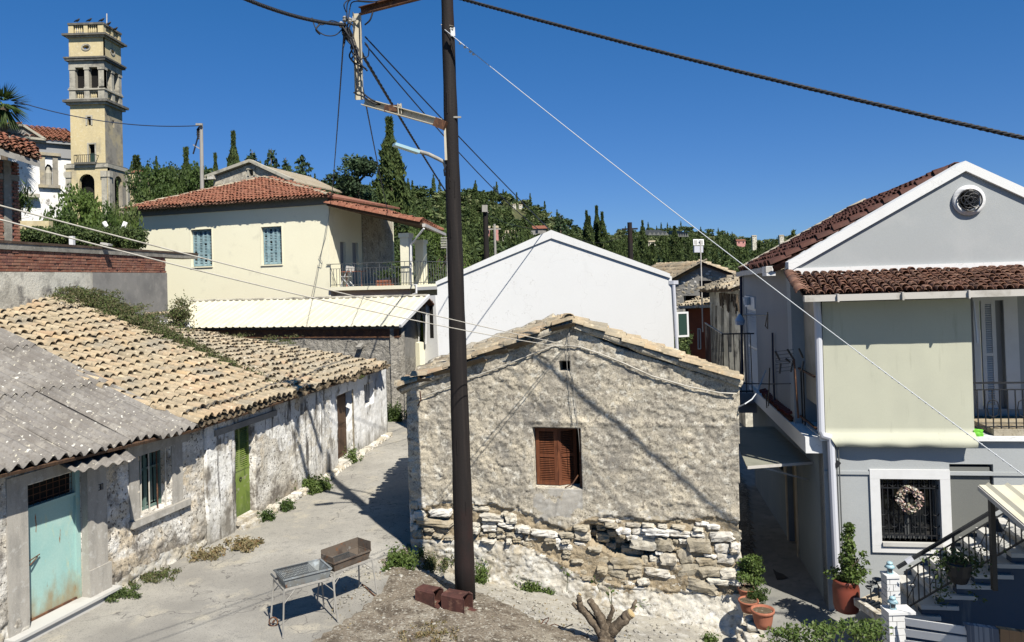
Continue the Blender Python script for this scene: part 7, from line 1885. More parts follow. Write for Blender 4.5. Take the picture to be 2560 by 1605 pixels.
def grill(name, lab, a, b, depth, h, body_h, mat, leg, tall=0):
    """box barbecue on legs; a,b = front feet (left, right)"""
    w = Wall(a[:2], b[:2]); L = w.L; z = (a.z + b.z) / 2
    t = thing(name, lab, 'barbecue', w.P(L / 2, z, -depth / 2))
    x0, x1, n0, n1 = .0, L, -depth, 0
    s = .012; zb = z + h - body_h; zt_ = z + h
    # flared tray: bottom narrower than the rim
    def ring(zz, k): return [w.P(x0 + k, zz, n1 - k), w.P(x1 - k, zz, n1 - k), w.P(x1 - k, zz, n0 + k), w.P(x0 + k, zz, n0 + k)]
    lo, hi, li, hi2 = ring(zb, .05), ring(zt_, 0), ring(zb + s, .05 + s), ring(zt_, s)
    V = lo + hi + hi2 + li; F = [(0, 3, 2, 1)] + [(i, (i + 1) % 4, 4 + (i + 1) % 4, 4 + i) for i in range(4)] + [(4 + i, 4 + (i + 1) % 4, 8 + (i + 1) % 4, 8 + i) for i in range(4)] + [(8 + i, 8 + (i + 1) % 4, 12 + (i + 1) % 4, 12 + i) for i in range(4)] + [(12, 13, 14, 15)]
    MB().add(V, F).build('fire_box', MT[mat], t)
    r = MB()
    for p, q in zip(hi, hi[1:] + hi[:1]): r.bar(p, q, .03, .018)
    r.build('rim', MT[mat], t)
    f = ring(zb + body_h * .25, -.012); r = MB()
    for p, q in zip(f, f[1:] + f[:1]): r.bar(p, q, .022, .03)
    r.build('leg_frame', MT[leg], t)
    for i, (p, dx, dn) in enumerate(zip(f, (-.05, .05, .05, -.05), (.06, .06, -.06, -.06))):
        foot = p + w.e * dx + w.n * dn; foot.z = ztf(foot.x, foot.y) + .01
        MB().tube([p, foot], .014, 6).build('leg', MT[leg], t)
        mid = p.lerp(foot, .3); MB().tube([mid, f[(i ^ 1)].lerp(p, .75)], .007, 4).build('brace', MT[leg], t)
    # grate of rods
    zg = zt_ + (.012 if not tall else -.03); g = MB(); g.bar(w.P(-.03 + (0 if not tall else .05), zg, -.03), w.P(L * .72, zg, -.03), .012).bar(w.P(-.03, zg, -depth + .03), w.P(L * .72, zg, -depth + .03), .012)
    go = g.build('grate', MT['greyiron'], t); n = 26
    for i in range(n): x = -.03 + (L * .75) * i / n; MB().bar(w.P(x, zg + .006, -.02), w.P(x, zg + .006, -depth + .02), .006).build('grate_rod', MT['greyiron'], go)
    if tall:
        # wind shield on three sides
        for (p, q) in ((hi[2], hi[3]), (hi[1], hi[2]), (hi[3], hi[0])):
            p2 = p.copy(); q2 = q.copy(); u = Vector((0, 0, tall if (p, q) != (hi[3], hi[0]) else tall * .6))
            nn = (q - p).cross(Vector((0, 0, 1))).normalized() * .006
            MB().box8([p - nn, q - nn, q + nn, p + nn, p - nn + u, q - nn + u, q + nn + u * random.uniform(.85, 1), p + nn + u]).build('wind_shield', MT[mat], t)
    else: MB().bar(w.P(-.1, zg, -depth / 2 - .1), w.P(-.1, zg, -depth / 2 + .1), .02).build('handle', MT['greyiron'], t)
    return t, w
def yard_things():
    a = G(714, 1590, .0); b = G(832, 1556, .0); a.z = ztf(a.x, a.y); b.z = ztf(b.x, b.y)
    MT['galvtray'] = M('galvanised_tray', (.27, .29, .29), .6, [(4, (.26, .25, .22), .52, .64, 5), (7, (.25, .12, .06), .6, .68, 5), (9, (.45, .5, .52), .55, .68, 4)], metal=.15, spec=.4)
    MT['rusttray'] = M('rusty_tray', (.17, .135, .105), .8, [(5, (.10, .075, .06), .5, .64, 5), (6, (.26, .12, .055), .58, .68, 5), (9, (.30, .28, .25), .6, .7, 4)], metal=.2)
    t, w = grill('barbecue', 'galvanised barbecue on thin legs with wire grate, nearest the camera', a, b, .52, .86, .2, 'galvtray', 'greypole')
    c = w.P(-.05, ztf(*w.P(-.05, 0, -.46)[:2]) + .07, -.46)
    MB().tube([c + Vector((.07 * math.cos(q), -.01, .07 * math.sin(q))) for q in np.linspace(0, 2 * math.pi, 15)], .012, 5, caps=False).tube([c - Vector((.0, .03, 0)), c + Vector((0, .03, 0))], .02, 6).build('wheel', MT['rust'], t)
    a = G(838, 1528, .0); b = G(930, 1489, .0); a.z = ztf(a.x, a.y); b.z = ztf(b.x, b.y)
    grill('barbecue', 'rusty barbecue with tall side shields standing behind the galvanised one', a, b, .36, .78, .2, 'rusttray', 'greypole', .16)
    # two rusty tin cans lying on their sides
    def tin(lab, u, v, y, L, s, ang):
        c = D(u, v, y); c.z = ztf(c.x, c.y) + s / 2 + .01
        t = thing('rusty_tin', lab, 'tin', c - Vector((0, 0, s / 2)))
        ax = Vector((math.cos(ang), math.sin(ang), 0)); sd_ = Vector((-ax.y, ax.x, 0)); up = Vector((0, 0, 1))
        def sec(k, q, off): return [c + ax * off + sd_ * (q * s / 2 * x) + up * (q * s / 2 * z_) for x, z_ in ((-1, -.85), (-.85, -1), (.85, -1), (1, -.85), (1, .85), (.85, 1), (-.85, 1), (-1, .85))]
        A, B, Bi, Ai = sec(8, 1, -L / 2), sec(8, 1.0, L / 2), sec(8, .95, L / 2), sec(8, .95, -L / 2 + .02)
        for i in (5, 6): B[i] += ax * -.05 + up * .012; Bi[i] += ax * -.05
        V = A + B + Bi + Ai; F = [tuple(range(8))[::-1], tuple(range(24, 32))]
        for k in (0, 8, 16):
            for i in range(8): F.append((k + i, k + (i + 1) % 8, k + 8 + (i + 1) % 8, k + 8 + i))
        MB().add(V, F).build('tin_body', MT['rustbox'], t)
        for q in (A, B):
            r = MB(); r.tube(q + q[:1], .008, 5, caps=False); r.build('seam', MT['rustbox'], t)
        q = c + ax * (L / 2 - .03); MB().add([q + sd_ * s * .45 - up * s * .4, q - sd_ * s * .45 - up * s * .4, q - sd_ * s * .5 - up * s * .48 + ax * .1, q + sd_ * s * .5 - up * s * .5 + ax * .12], [(0, 1, 2, 3), (3, 2, 1, 0)]).build('bent_flap', MT['rustbox'], t)
    tin('left rusty square tin lying on its side by the timber pole', 1074, 1500, 13.05, .40, .25, -.55)
    tin('right rusty square tin lying on its side against the timber pole', 1143, 1508, 12.85, .44, .27, -.5)
    # pollarded stump with a few shoots
    y = 12.25; base = D(1513, 1606, y); base.z = min(base.z, ztf(base.x, base.y) - .02)
    t = thing('pollarded_tree', 'low pollarded tree stump with cut branches and a few green shoots in front of cottage', 'tree', base)
    br = MB()
    def P(u, v, dy=0): return D(u, v, y + dy)
    def limb(pts, rs):
        L = [Vector(p) for p in pts]; out = []; rr = []
        for i in range(len(L) - 1):
            for k in range(5):
                s = k / 5; q = L[i].lerp(L[i + 1], s); q += Vector((random.gauss(0, .006), random.gauss(0, .006), random.gauss(0, .004))); out.append(q); rr.append((rs[i] + (rs[i + 1] - rs[i]) * s) * random.uniform(.93, 1.09))
        out.append(L[-1]); rr.append(rs[-1]); MB().tube(out, rr, 9).build('branch', MT['bark'], t, True)
    limb([base, P(1516, 1585), P(1510, 1562)], [.14, .12, .11])
    limb([P(1512, 1590), P(1488, 1558, .03), P(1462, 1530, .05), P(1449, 1517, .05)], [.09, .075, .06, .055])
    limb([P(1458, 1528, .05), P(1443, 1519, .06), P(1431, 1508, .06)], [.045, .035, .028]); limb([P(1452, 1524, .05), P(1448, 1505, .02), P(1446, 1488, 0)], [.05, .045, .035])
    limb([P(1512, 1572), P(1500, 1540, -.02), P(1486, 1518, -.03), P(1474, 1500, -.03)], [.09, .07, .055, .05])
    limb([P(1516, 1568), P(1524, 1545, -.05), P(1533, 1525, -.05), P(1528, 1512, -.04)], [.05, .04, .035, .02])
    limb([P(1518, 1590), P(1540, 1568, -.08), P(1560, 1548, -.12), P(1576, 1535, -.15)], [.1, .085, .08, .078]); limb([P(1566, 1540, -.1), P(1582, 1520, -.02), P(1590, 1500, .03)], [.045, .035, .022])
    p = P(1578, 1533, -.16); d = (P(1576, 1535, -.15) - P(1560, 1548, -.12)).normalized(); MB().tube([p - d * .01, p + d * .012], .072, 14).build('cut_face', MT['cutwood'], t)
    p = P(1449, 1486, 0); MB().tube([p, p + Vector((.01, 0, .012))], .03, 10).build('cut_face', MT['cutwood'], t)
    S = []
    for (a_, b_) in (((1528, 1512), (1516, 1478)), ((1528, 1512), (1530, 1480)), ((1590, 1505), (1612, 1510)), ((1500, 1480), (1490, 1455)), ((1417, 1480), (1419, 1435))):
        MB().tube([P(*a_), P(*b_, -.05)], .005, 4).build('shoot', MT['leaf'], t)
        for _ in range(7): S.append(tuple(P(b_[0] + random.gauss(0, 9), b_[1] + random.gauss(0, 6), -.05)))
    leaves('leaf', np.array(S), .038, MT['leafbright'], t, .5)
    # twisted iron rod and other small litter
    o = MB().tube([G(1344, 1572, -.33), G(1352, 1560, -.3), G(1362, 1548, -.25), G(1372, 1544, -.2), G(1370, 1552, -.25), G(1362, 1562, -.3), G(1368, 1566, -.33), G(1386, 1560, -.32), G(1410, 1570, -.33), G(1432, 1560, -.28)], .009, 5).tube([G(1366, 1575, -.33), G(1374, 1585, -.33), G(1380, 1578, -.33), G(1376, 1570, -.3)], .009, 5).build('twisted_iron_rod', MT['rust']); prop(o, 'twisted rusty iron rods lying on the mortar apron left of the stump', 'scrap iron')
    o = MB().tube([G(905, 1460, .02), G(925, 1478, .03), G(940, 1492, .02)], .012, 5).build('iron_bar', MT['rust']); prop(o, 'short rusty bar on the ground under the rusty barbecue', 'scrap iron')
    # weeds
    def tuft(lab, nm, cat, u, v, r, h, n, mat, sz, z=0.0):
        p = G(u, v, z); pts = [(p.x + random.gauss(0, r), p.y + random.gauss(0, r), ztf(p.x, p.y) + .02) for _ in range(30)]
        weeds(nm, lab, cat, pts, n, sz, MT[mat], .04, h)
    tuft('leafy green bush growing at the foot of the long wall beyond the green door', 'wall_bush', 'bush', 776, 1228, .18, .28, 2200, 'leafbright', .045)
    tuft('smaller green shoots just right of the wall bush', 'weeds', 'weeds', 812, 1224, .08, .26, 500, 'leafbright', .04)
    tuft('green weeds at the foot of the long wall left of the bush', 'weeds', 'weeds', 718, 1274, .1, .2, 800, 'leaf', .035)
    tuft('green weeds at the step of the green door', 'weeds', 'weeds', 664, 1302, .08, .2, 600, 'leaf', .035)
    tuft('small green plant beside the brown door step', 'weeds', 'weeds', 880, 1160, .1, .35, 700, 'leafbright', .04)
    tuft('mossy weeds at the right end of the teal door step', 'weeds', 'moss', 298, 1490, .12, .07, 1500, 'leafdark', .03)
    tuft('mossy weeds along the wall foot below the barred window', 'weeds', 'moss', 380, 1448, .2, .07, 1200, 'vine', .028)
    tuft('mossy dry weeds near the streaked pier', 'weeds', 'weeds', 520, 1393, .14, .1, 1000, 'dryweed', .035)
    tuft('tan dry grass tuft before the streaked pier', 'dry_grass', 'grass tuft', 612, 1368, .16, .1, 1100, 'dryweed', .045)
    tuft('bright green weeds at the street corner of the cottage', 'weeds', 'weeds', 1012, 1404, .17, .24, 1700, 'leafbright', .04)
    tuft('brown weeds at the cottage foot left of the timber pole', 'weeds', 'weeds', 1080, 1420, .22, .2, 1500, 'vine', .03, -.3)
    tuft('green weeds growing right of the timber pole foot', 'weeds', 'weeds', 1200, 1450, .1, .3, 700, 'leafbright', .035, -.45)
    tuft('green weed patch at the cottage foot below the shutters, left one', 'weeds', 'weeds', 1330, 1478, .1, .16, 800, 'leafbright', .035, -.7)
    tuft('small green weed patch at the cottage foot below the shutters, right one', 'weeds', 'weeds', 1370, 1482, .05, .13, 350, 'leafbright', .035, -.7)
    tuft('green weeds between the end house and the outbuilding', 'weeds', 'weeds', 985, 1052, .2, .5, 1600, 'leaf', .06)
    tuft('dry grass on the yard soil at the bottom edge', 'dry_grass', 'grass tuft', 1065, 1598, .2, .06, 900, 'dryweed', .03, -.1)
    tuft('tiny green weed on the apron near the cottage right corner', 'weeds', 'weeds', 1775, 1598, .07, .13, 300, 'leafbright', .03, -1.0)
    L = []
    for _ in range(900):
        x = random.uniform(-3.2, 1.8); y = random.uniform(10.9, 14.6); L.append((x, y, ztf(x, y) + .02))
    o = leaves('dry_leaf_litter', np.array(L), .022, MT['dryweed'], None, .5); prop(o, 'dry leaf litter scattered over the yard soil', None, kind='stuff')
yard_things()
# ------------------------------------------------------------------ church, houses and trees beyond
def bell_tower():
    Y = 75.0; z = lambda v, u=220: D(u, v, Y).z
    c = D(264, 400, Y); w_ = 3.42; x1 = c.x; x0 = x1 - w_; F_ = Wall((x0, Y), (x1, Y)); S_ = Wall((x1, Y), (x1, Y + w_))
    t = thing('bell_tower', 'tall pale yellow church bell tower with stone cornices, columns and a balustrade', 'bell tower', Vector((x0, Y, z(600))))
    def box(nm, v0, v1, g, mat, part=True):
        b = MB().box8([Vector((x0 - g, Y - g, z(v0))), Vector((x1 + g, Y - g, z(v0))), Vector((x1 + g, Y + w_ + g, z(v0))), Vector((x0 - g, Y + w_ + g, z(v0))), Vector((x0 - g, Y - g, z(v1))), Vector((x1 + g, Y - g, z(v1))), Vector((x1 + g, Y + w_ + g, z(v1))), Vector((x0 - g, Y + w_ + g, z(v1)))])
        return b.build(nm, MT[mat], t)
    # shaft with door and window openings
    def shaft(w, v0, v1, ops, mat):
        MB().prism(w, [(0, z(v0)), (w.L, z(v0)), (w.L, z(v1)), (0, z(v1))], -.3, 0, 0, ops).build('shaft_wall', MT[mat], t)
    def op(w, u0, v0, u1, v1): r = rect(w, u0, v0, u1, v1); return R4(r)
    d_ = op(F_, 222, 361, 238, 408); wi = op(F_, 218, 292, 228, 313); wi2 = op(S_, 281, 300, 286, 320)
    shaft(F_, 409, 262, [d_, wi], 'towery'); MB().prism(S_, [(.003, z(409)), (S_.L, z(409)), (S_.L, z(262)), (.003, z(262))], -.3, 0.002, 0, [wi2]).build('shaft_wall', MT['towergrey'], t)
    for o_ in (d_, wi):
        s0, zz0, s1, zz1 = o_[0][0], o_[0][1], o_[2][0], o_[2][1]; m = MB(); m.wbox(F_, s0 - .15, s0 - .002, zz0, zz1 + .15, -.05, .05).wbox(F_, s1 + .002, s1 + .15, zz0, zz1 + .15, -.05, .05).wbox(F_, s0, s1, zz1 + .002, zz1 + .15, -.05, .05); m.build('stone_surround', MT['towerstone'], t)
    MB().wbox(F_, d_[0][0], d_[2][0], d_[0][1], d_[0][1] + 1.0, -.25, -.2).build('green_door', MT['greenshut'], t)
    box('dark_interior', 560, 170, -.5, 'dark')
    for v0, v1, g, m in ((262, 256, .25, 'towerstone'), (256, 250, .48, 'darkstone'), (250, 247, .2, 'towerstone'), (225, 221, .12, 'towerstone'), (168, 152, .05, 'towerstone'), (152, 147, .3, 'darkstone'), (147, 143, .38, 'darkstone'), (94, 90, .2, 'towerstone'), (90, 85, .45, 'darkstone'), (85, 82, .1, 'towerstone'), (421, 412, .45, 'towerstone'), (412, 409, .3, 'darkstone')): box('cornice', v0, v1, g, m)
    box('parapet_floor', 64, 60, -.4, 'towerstone')
    # upper box with oculi
    for w in (F_, S_):
        cc = (w.L / 2, z(118)); e = [(cc[0] + .33 * math.cos(a), cc[1] + .2 * math.sin(a)) for a in np.linspace(0, 2 * math.pi, 16, endpoint=False)]
        e2 = [(cc[0] + .46 * math.cos(a), cc[1] + .36 * math.sin(a)) for a in np.linspace(0, 2 * math.pi, 16, endpoint=False)]
        k = .003 if w is S_ else 0
        MB().prism(w, [(k, z(143)), (w.L - k, z(143)), (w.L - k, z(94)), (k, z(94))], -.3, 0, 0, [e]).build('upper_wall', MT['towery'], t)
        MB().prism(w, e2, -.02, .06, 0, [e]).build('oculus_ring', MT['towerstone'], t)
        # bell stage: corner piers, middle column, balusters
        for s, h in ((.0, .55), (w.L - .55, .55), (w.L / 2 - .22, .44)):
            s2 = s + (.006 if w is S_ and s == 0 else 0); r = MB(); r.wbox(w, s2, s + h - .004, z(221), z(168), -.5, -.004 if w is S_ else 0); r.wbox(w, s - .06, s + h + .06, z(174), z(168) - .003, -.5, .055); r.wbox(w, s - .05, s + h + .05, z(221) + .003, z(217), -.5, .05); r.build('bell_stage_pier', MT['towerstone'], t)
            MB().wbox(w, s - .04, s + h + .04, z(247), z(226), -.5, .045 - (.01 if w is S_ else 0)).build('pedestal', MT['towerstone'], t)
        for s in (.75, .95, 1.15, 2.1, 2.3, 2.5): MB().lathe(w.P(s, z(245), -.2), [(.06, 0), (.09, .25), (.05, .5), (.07, .75)], 8).build('baluster', MT['towery'], t)
        MB().wbox(w, .02, w.L - .02, z(229), z(226) , -.35, -.1).build('balustrade_rail', MT['towerstone'], t)
        MB().wbox(w, .02, w.L - .02, z(247), z(244), -.35, -.1).build('balustrade_base', MT['towerstone'], t)
        # top balustrade
        MB().wbox(w, -.03, w.L + .03, z(62), z(57), -.3, .12 + (.006 if w is S_ else 0)).build('parapet_rail', MT['darkstone'], t)
        for s, h in ((0, .5), (w.L - .5, .5), (w.L / 2 - .2, .4)): MB().wbox(w, s + .004, s + h, z(82), z(62), -.3, .04 - (.008 if w is S_ else 0)).build('parapet_pier', MT['towery'], t)
        for s in (.65, .85, 1.05, 1.25, 2.05, 2.25, 2.45, 2.65): MB().lathe(w.P(s, z(82), -.12), [(.06, 0), (.09, .25), (.05, .5), (.07, .78)], 8).build('baluster', MT['towery'], t)
    MB().box8([Vector((x0, Y + w_ - .3, z(85))), Vector((x1, Y + w_ - .3, z(85))), Vector((x1, Y + w_, z(85))), Vector((x0, Y + w_, z(85)))] + [Vector((x0, Y + w_ - .3, z(60))), Vector((x1, Y + w_ - .3, z(60))), Vector((x1, Y + w_, z(60))), Vector((x0, Y + w_, z(60)))]).build('rear_parapet', MT['towery'], t)
    MB().lathe(Vector(((x0 + x1) / 2 + .5, Y + 1.2, z(205))), [(.42, 0), (.36, .15), (.26, .5), (.1, .62)], 14).build('bell', MT['iron'], t)
    MB().tube([D(267, 62, Y + 1), D(267, 34, Y + 1)], .06, 5).build('lightning_rod', MT['offpipe'], t)
    # balcony
    b0, b1 = F_.hit(196, 410)[0], F_.hit(247, 410)[0]
    MB().wbox(F_, b0, b1, z(413), z(408), .0, .75).build('balcony_slab', MT['darkstone'], t)
    r = MB(); zz = z(390)
    r.bar(F_.P(b0, zz, .72), F_.P(b1, zz, .72), .05).bar(F_.P(b0, zz, .0), F_.P(b0, zz, .72), .05).bar(F_.P(b1, zz, .0), F_.P(b1, zz, .72), .05); ro = r.build('balcony_railing', MT['iron'], t)
    for i in range(11): x = b0 + (b1 - b0) * i / 10; MB().bar(F_.P(x, z(408), .72), F_.P(x, zz, .72), .03).build('baluster', MT['iron'], ro)
    # base stage with arches
    g = .35; Fb = Wall((x0 - g, Y - g), (x1 + g, Y - g)); Sb = Wall((x1 + g, Y - g), (x1 + g, Y + w_ + g))
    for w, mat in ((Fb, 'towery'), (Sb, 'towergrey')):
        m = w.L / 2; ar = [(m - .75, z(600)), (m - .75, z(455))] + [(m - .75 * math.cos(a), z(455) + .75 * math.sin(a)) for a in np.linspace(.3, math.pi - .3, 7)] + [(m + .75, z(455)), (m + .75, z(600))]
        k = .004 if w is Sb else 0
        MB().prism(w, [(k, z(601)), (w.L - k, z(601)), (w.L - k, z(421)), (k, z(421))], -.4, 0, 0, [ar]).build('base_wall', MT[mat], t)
        for s in (.0, w.L - .6): MB().wbox(w, s + .05 + k, s + .55, z(600), z(445), 0, .14).wbox(w, s + k, s + .6, z(445) + .003, z(430), -.02, .22).build('pilaster', MT['towerstone'], t)
    for i, (u, v) in enumerate(((193, 55), (223, 54), (254, 54), (271, 63), (288, 76))):
        p = D(u, v, Y - .05 + (.9 * (i - 2) if i > 2 else 0)); tt = thing('roosting_bird', ['leftmost dark bird perched on the bell tower parapet', 'second dark bird from the left on the bell tower parapet', 'dark bird at the front right corner of the bell tower parapet', 'dark bird perched midway along the right side of the tower parapet', 'rearmost dark bird on the right side of the tower parapet'][i], 'bird', p, 'birds perched on the bell tower')
        MB().tube([p + Vector((-.34, 0, .02)), p + Vector((-.18, 0, .1)), p + Vector((0, 0, .13)), p + Vector((.14, 0, .22)), p + Vector((.2, 0, .32)), p + Vector((.3, 0, .3))], [.02, .07, .12, .09, .06, .015], 8).build('body', MT['iron'], tt, True)
        MB().tube([p + Vector((0, 0, .03)), p + Vector((0, 0, -.08))], .015, 4).build('leg', MT['iron'], tt)
bell_tower()
def church():
    W_ = Wall(D(-80, 400, 71)[:2], D(180, 400, 77)[:2]); t = thing('church', 'white church with grey cornice and pediment at the left behind the trees', 'church', W_.P(4, 8))
    zz = W_.hit(120, 393)[1]; z0 = zz - 9
    ni = W_.Q([(113, 462), (113, 418), (118, 410), (125, 412), (131, 420), (132, 465)])
    MB().prism(W_, [(0, z0), (W_.L, z0), (W_.L, zz), (0, zz)], -.5, 0, 0, [ni]).build('side_wall', MT['whitewall'], t)
    MB().wbox(W_, 0, W_.L, z0, zz, -.8, -.6).build('niche_back', MT['towerstone'], t)
    s0, s1 = ni[0][0], ni[-1][0]; m = (s0 + s1) / 2; zn = ni[0][1]
    MB().wbox(W_, s0 - .45, s0 - .01, zn, zn + 2.9, -.1, .15).wbox(W_, s1 + .01, s1 + .45, zn, zn + 2.9, -.1, .15).wbox(W_, s0 - .7, s1 + .7, zn + 2.905, zn + 3.2, -.1, .3).wbox(W_, s0 - .6, s1 + .6, zn - .3, zn - .003, -.1, .35).build('niche_frame', MT['towergrey'], t)
    MB().lathe(W_.P(m, zn, -.3), [(.3, 0), (.28, .6), (.34, 1.2), (.2, 1.55), (.17, 1.8), (.05, 1.95)], 10).build('niche_relief', MT['towerstone'], t)
    MB().wbox(W_, -1, W_.L + .3, zz + .003, zz + 1.35, -.5, .15).wbox(W_, -1, W_.L + .5, zz + 1.353, zz + 1.62, -.5, .5).build('cornice', MT['greyside'], t)
    E1 = W_.P(-1, zz + 1.7, .6); E2 = W_.P(W_.L + .6, zz + 1.7, .6); k = -W_.n * 5 + Vector((0, 0, 2.0))
    tile_patch(t, E1, E2, E1 + k, E2 + k, .5, .6, MT['redtile'], MT['redtile'], 40, jit=.3)
    q = [(-3, zz + 1.63), (W_.hit(113, 363, .6)[0], zz + 1.63), (W_.hit(56, 313, .6)[0], W_.hit(56, 313, .6)[1])]
    MB().prism(W_, q, -.2, .55).build('pediment', MT['cement'], t)
    for a, b in ((q[1], q[2]), (q[0], q[1]), (q[2], q[0])): MB().bar(W_.P(a[0], a[1], .65), W_.P(b[0], b[1], .65), .3, .22).build('pediment_moulding', MT['towerstone'], t)
    a, b = W_.P(q[2][0], q[2][1] + .2, .5), W_.P(q[0][0], q[0][1] + .2, .5); k = -W_.n * 6
    MB().box8([b, a, a + k, b + k] + [x + Vector((0, 0, .15)) for x in (b, a, a + k, b + k)]).build('pediment_roof', MT['redtile'], t)
    MB().wbox(W_, 2, W_.hit(95, 480)[0], W_.hit(60, 485)[1] - .35, W_.hit(60, 485)[1], 0, .8).build('stone_ledge', MT['towerstone'], t)
church()
def brick_annex():
    W_ = Wall(D(-70, 500, 23.4)[:2], D(48, 500, 25)[:2]); t = thing('brick_annex', 'bare brick building with concrete columns and red tile eaves at the left edge', 'building', W_.P(.8, 7))
    zt_ = W_.hit(30, 403)[1]; z0 = 6.5; L = W_.L
    MB().wbox(W_, 0, L - .01, z0, zt_, -2.5, -.03).build('wall_core', MT['concrete'], t)
    a, b = W_.hit(8, 500)[0], W_.hit(26, 500)[0]
    MB().wbox(W_, a, b, z0, zt_, -.04, .05).build('concrete_column', MT['concrete'], t)
    zm = W_.hit(20, 450)[1]; MB().wbox(W_, 0, L, zm, zm + .18, -.04, .03).build('concrete_band', MT['concrete'], t)
    bv = [(x, y, z) for x in (-.5, .5) for y in (-.5, .5) for z in (-.5, .5)]; bf = [(0, 1, 3, 2), (4, 6, 7, 5), (0, 4, 5, 1), (2, 3, 7, 6), (0, 2, 6, 4), (1, 5, 7, 3)]; me = tmesh('brick', bv, bf, MT['brick'])
    z = z0 + .05; k = 0
    while z < zt_ - .05:
        for s0, s1 in ((.2, a - .01), (b + .01, L)):
            s = s0 + (.1 if k % 2 else 0)
            while s < s1 - .06:
                w_ = min(.2, s1 - s)
                if abs(z - zm - .09) > .13: inst('brick', me, frame(W_.P(s + w_ / 2, z, -.03 + random.gauss(0, .006)), W_.e, W_.n, Vector((0, 0, 1)), w_ - .015, .12, .075), t)
                s += .21
        z += .1; k += 1
    e1 = W_.P(-1, zt_ + .22, .75); e2 = W_.P(L + 1.0, zt_ - .02, .55); e2 = D(100, 395, 24.2); e1 = D(-60, 343, 22.6); k_ = D(84, 362, 25.6) - e2
    MB().box8([e1 - Vector((0, 0, .3)), e2 - Vector((0, 0, .3)), e2 + k_ - Vector((0, 0, .3)), e1 + k_ - Vector((0, 0, .3)), e1 - Vector((0, 0, .12)), e2 - Vector((0, 0, .12)), e2 + k_ - Vector((0, 0, .12)), e1 + k_ - Vector((0, 0, .12))]).build('eaves_slab', MT['cement'], t)
    tile_patch(t, e1, e2, e1 + k_, e2 + k_, .2, .36, MT['redtile'], MT['browntile'], 200, jit=1.2)
brick_annex()
OPEN = []      # clearings in front of the hillside houses
def small_house(lab, u0, u1, v0, v1, Y, wall, roof, wins=2, gable=True, slope=.35):
    if Y > 100:                                          # stand it where the slope really is
        for k in range(80, 700, 4):
            q = D((u0 + u1) / 2, v1 + 4, k)
            if q.z < ztf(q.x, q.y) + .5: Y = k; break
        OPEN.append((u0 - 8, u1 + 8, Y))
    a = D(u0, v1, Y); b = D(u1, v1, Y); w = Wall(a[:2], b[:2]); z1 = D(u0, v0, Y).z; z0 = min(a.z, ztf(a.x, a.y)) - 1; L = w.L; dp = L * .8
    t = thing('hillside_house', lab, 'house', Vector((a.x, a.y, z0)))
    zh = z1 - z0
    ws = []
    for i in range(wins):
        s = L * (i + .5) / wins; ws.append(R4((s - L * .07, z1 - (z1 - a.z) * .62, s + L * .07, z1 - (z1 - a.z) * .25)))
    MB().prism(w, [(0, z0), (L, z0), (L, z1), (0, z1)], -dp, 0, 0, ws).build('wall', MT[wall], t)
    for q in ws: MB().wbox(w, q[0][0], q[2][0], q[0][1], q[2][1], -.4, -.2).build('window', MT['glass'], t)
    e = .06 * L; rz = z1 + L * slope * .5
    e1, e2, r1, r2 = w.P(-e, z1, e), w.P(L + e, z1, e), w.P(0, rz, -dp / 2), w.P(L, rz, -dp / 2)
    f1, f2 = w.P(-e, z1, -dp - e), w.P(L + e, z1, -dp - e)
    V = [e1, e2, r2, r1, f1, f2]; V += [x - Vector((0, 0, .12 * L / 6)) for x in V]
    MB().add(V, [(0, 1, 2, 3), (5, 4, 3, 2), (1, 5, 2), (4, 0, 3), (6, 9, 8, 7), (11, 8, 9, 10), (0, 6, 7, 1), (4, 10, 6, 0), (1, 7, 11, 5)]).build('roof', MT[roof], t)
    return t
small_house('pale yellow house with tiled roof just right of the bell tower', 300, 346, 432, 478, 90, 'towery', 'redtile', 1)
small_house('small pink house on the wooded slope behind the dark far pole', 1213, 1246, 570, 594, 170, 'pinkwall', 'oldtile', 2)
small_house('low grey tiled house right of the pink one on the slope', 1256, 1300, 583, 600, 165, 'patchy', 'oldtile', 2)
small_house('red roofed stone house touching the tip of the white gable', 1318, 1366, 572, 592, 150, 'cement', 'redtile', 1)
small_house('tiny pale cottage at the left of the pink house on the slope', 1169, 1178, 565, 580, 175, 'patchy', 'oldtile', 1)
small_house('white ruin high up on the wooded hill', 1282, 1290, 511, 518, 270, 'patchy', 'oldtile', 1)
small_house('white cabin beside the ruin high on the hill', 1297, 1306, 512, 517, 272, 'patchy', 'oldtile', 1)
small_house('pink farmhouse on the far right hill', 1842, 1864, 602, 613, 380, 'pinkwall', 'redtile', 2)
small_house('small white roofed house low on the far hill', 1618, 1640, 605, 613, 330, 'patchy', 'oldtile', 2)
small_house('white villa on the ridge of the far hill', 1881, 1892, 590, 594, 520, 'patchy', 'oldtile', 2)
small_house('pale villa on the rightmost hilltop', 1949, 1960, 589, 594, 500, 'patchy', 'oldtile', 2)
def greenhouse(lab, u0, u1, v0, v1, Y):
    a, b = D(u0, v1, Y), D(u1, v1, Y); t = thing('far_greenhouse', lab, 'greenhouse', a); h = D(u0, v0, Y).z - a.z
    for i in range(5):
        p = a.lerp(b, i / 5); q = a.lerp(b, (i + 1) / 5); k = Vector((0, 25, 3)); m = (p + q) / 2 + Vector((0, 0, h))
        MB().add([p, q, m, p + k, q + k, m + k], [(0, 1, 2), (0, 2, 5, 3), (1, 4, 5, 2)]).build('bay', MT['grey_and_shade'], t)
greenhouse('long grey greenhouse roofs on the far hill, left group', 1620, 1672, 580, 588, 420); greenhouse('grey greenhouse roofs on the far hill, right group', 1694, 1722, 583, 592, 420)
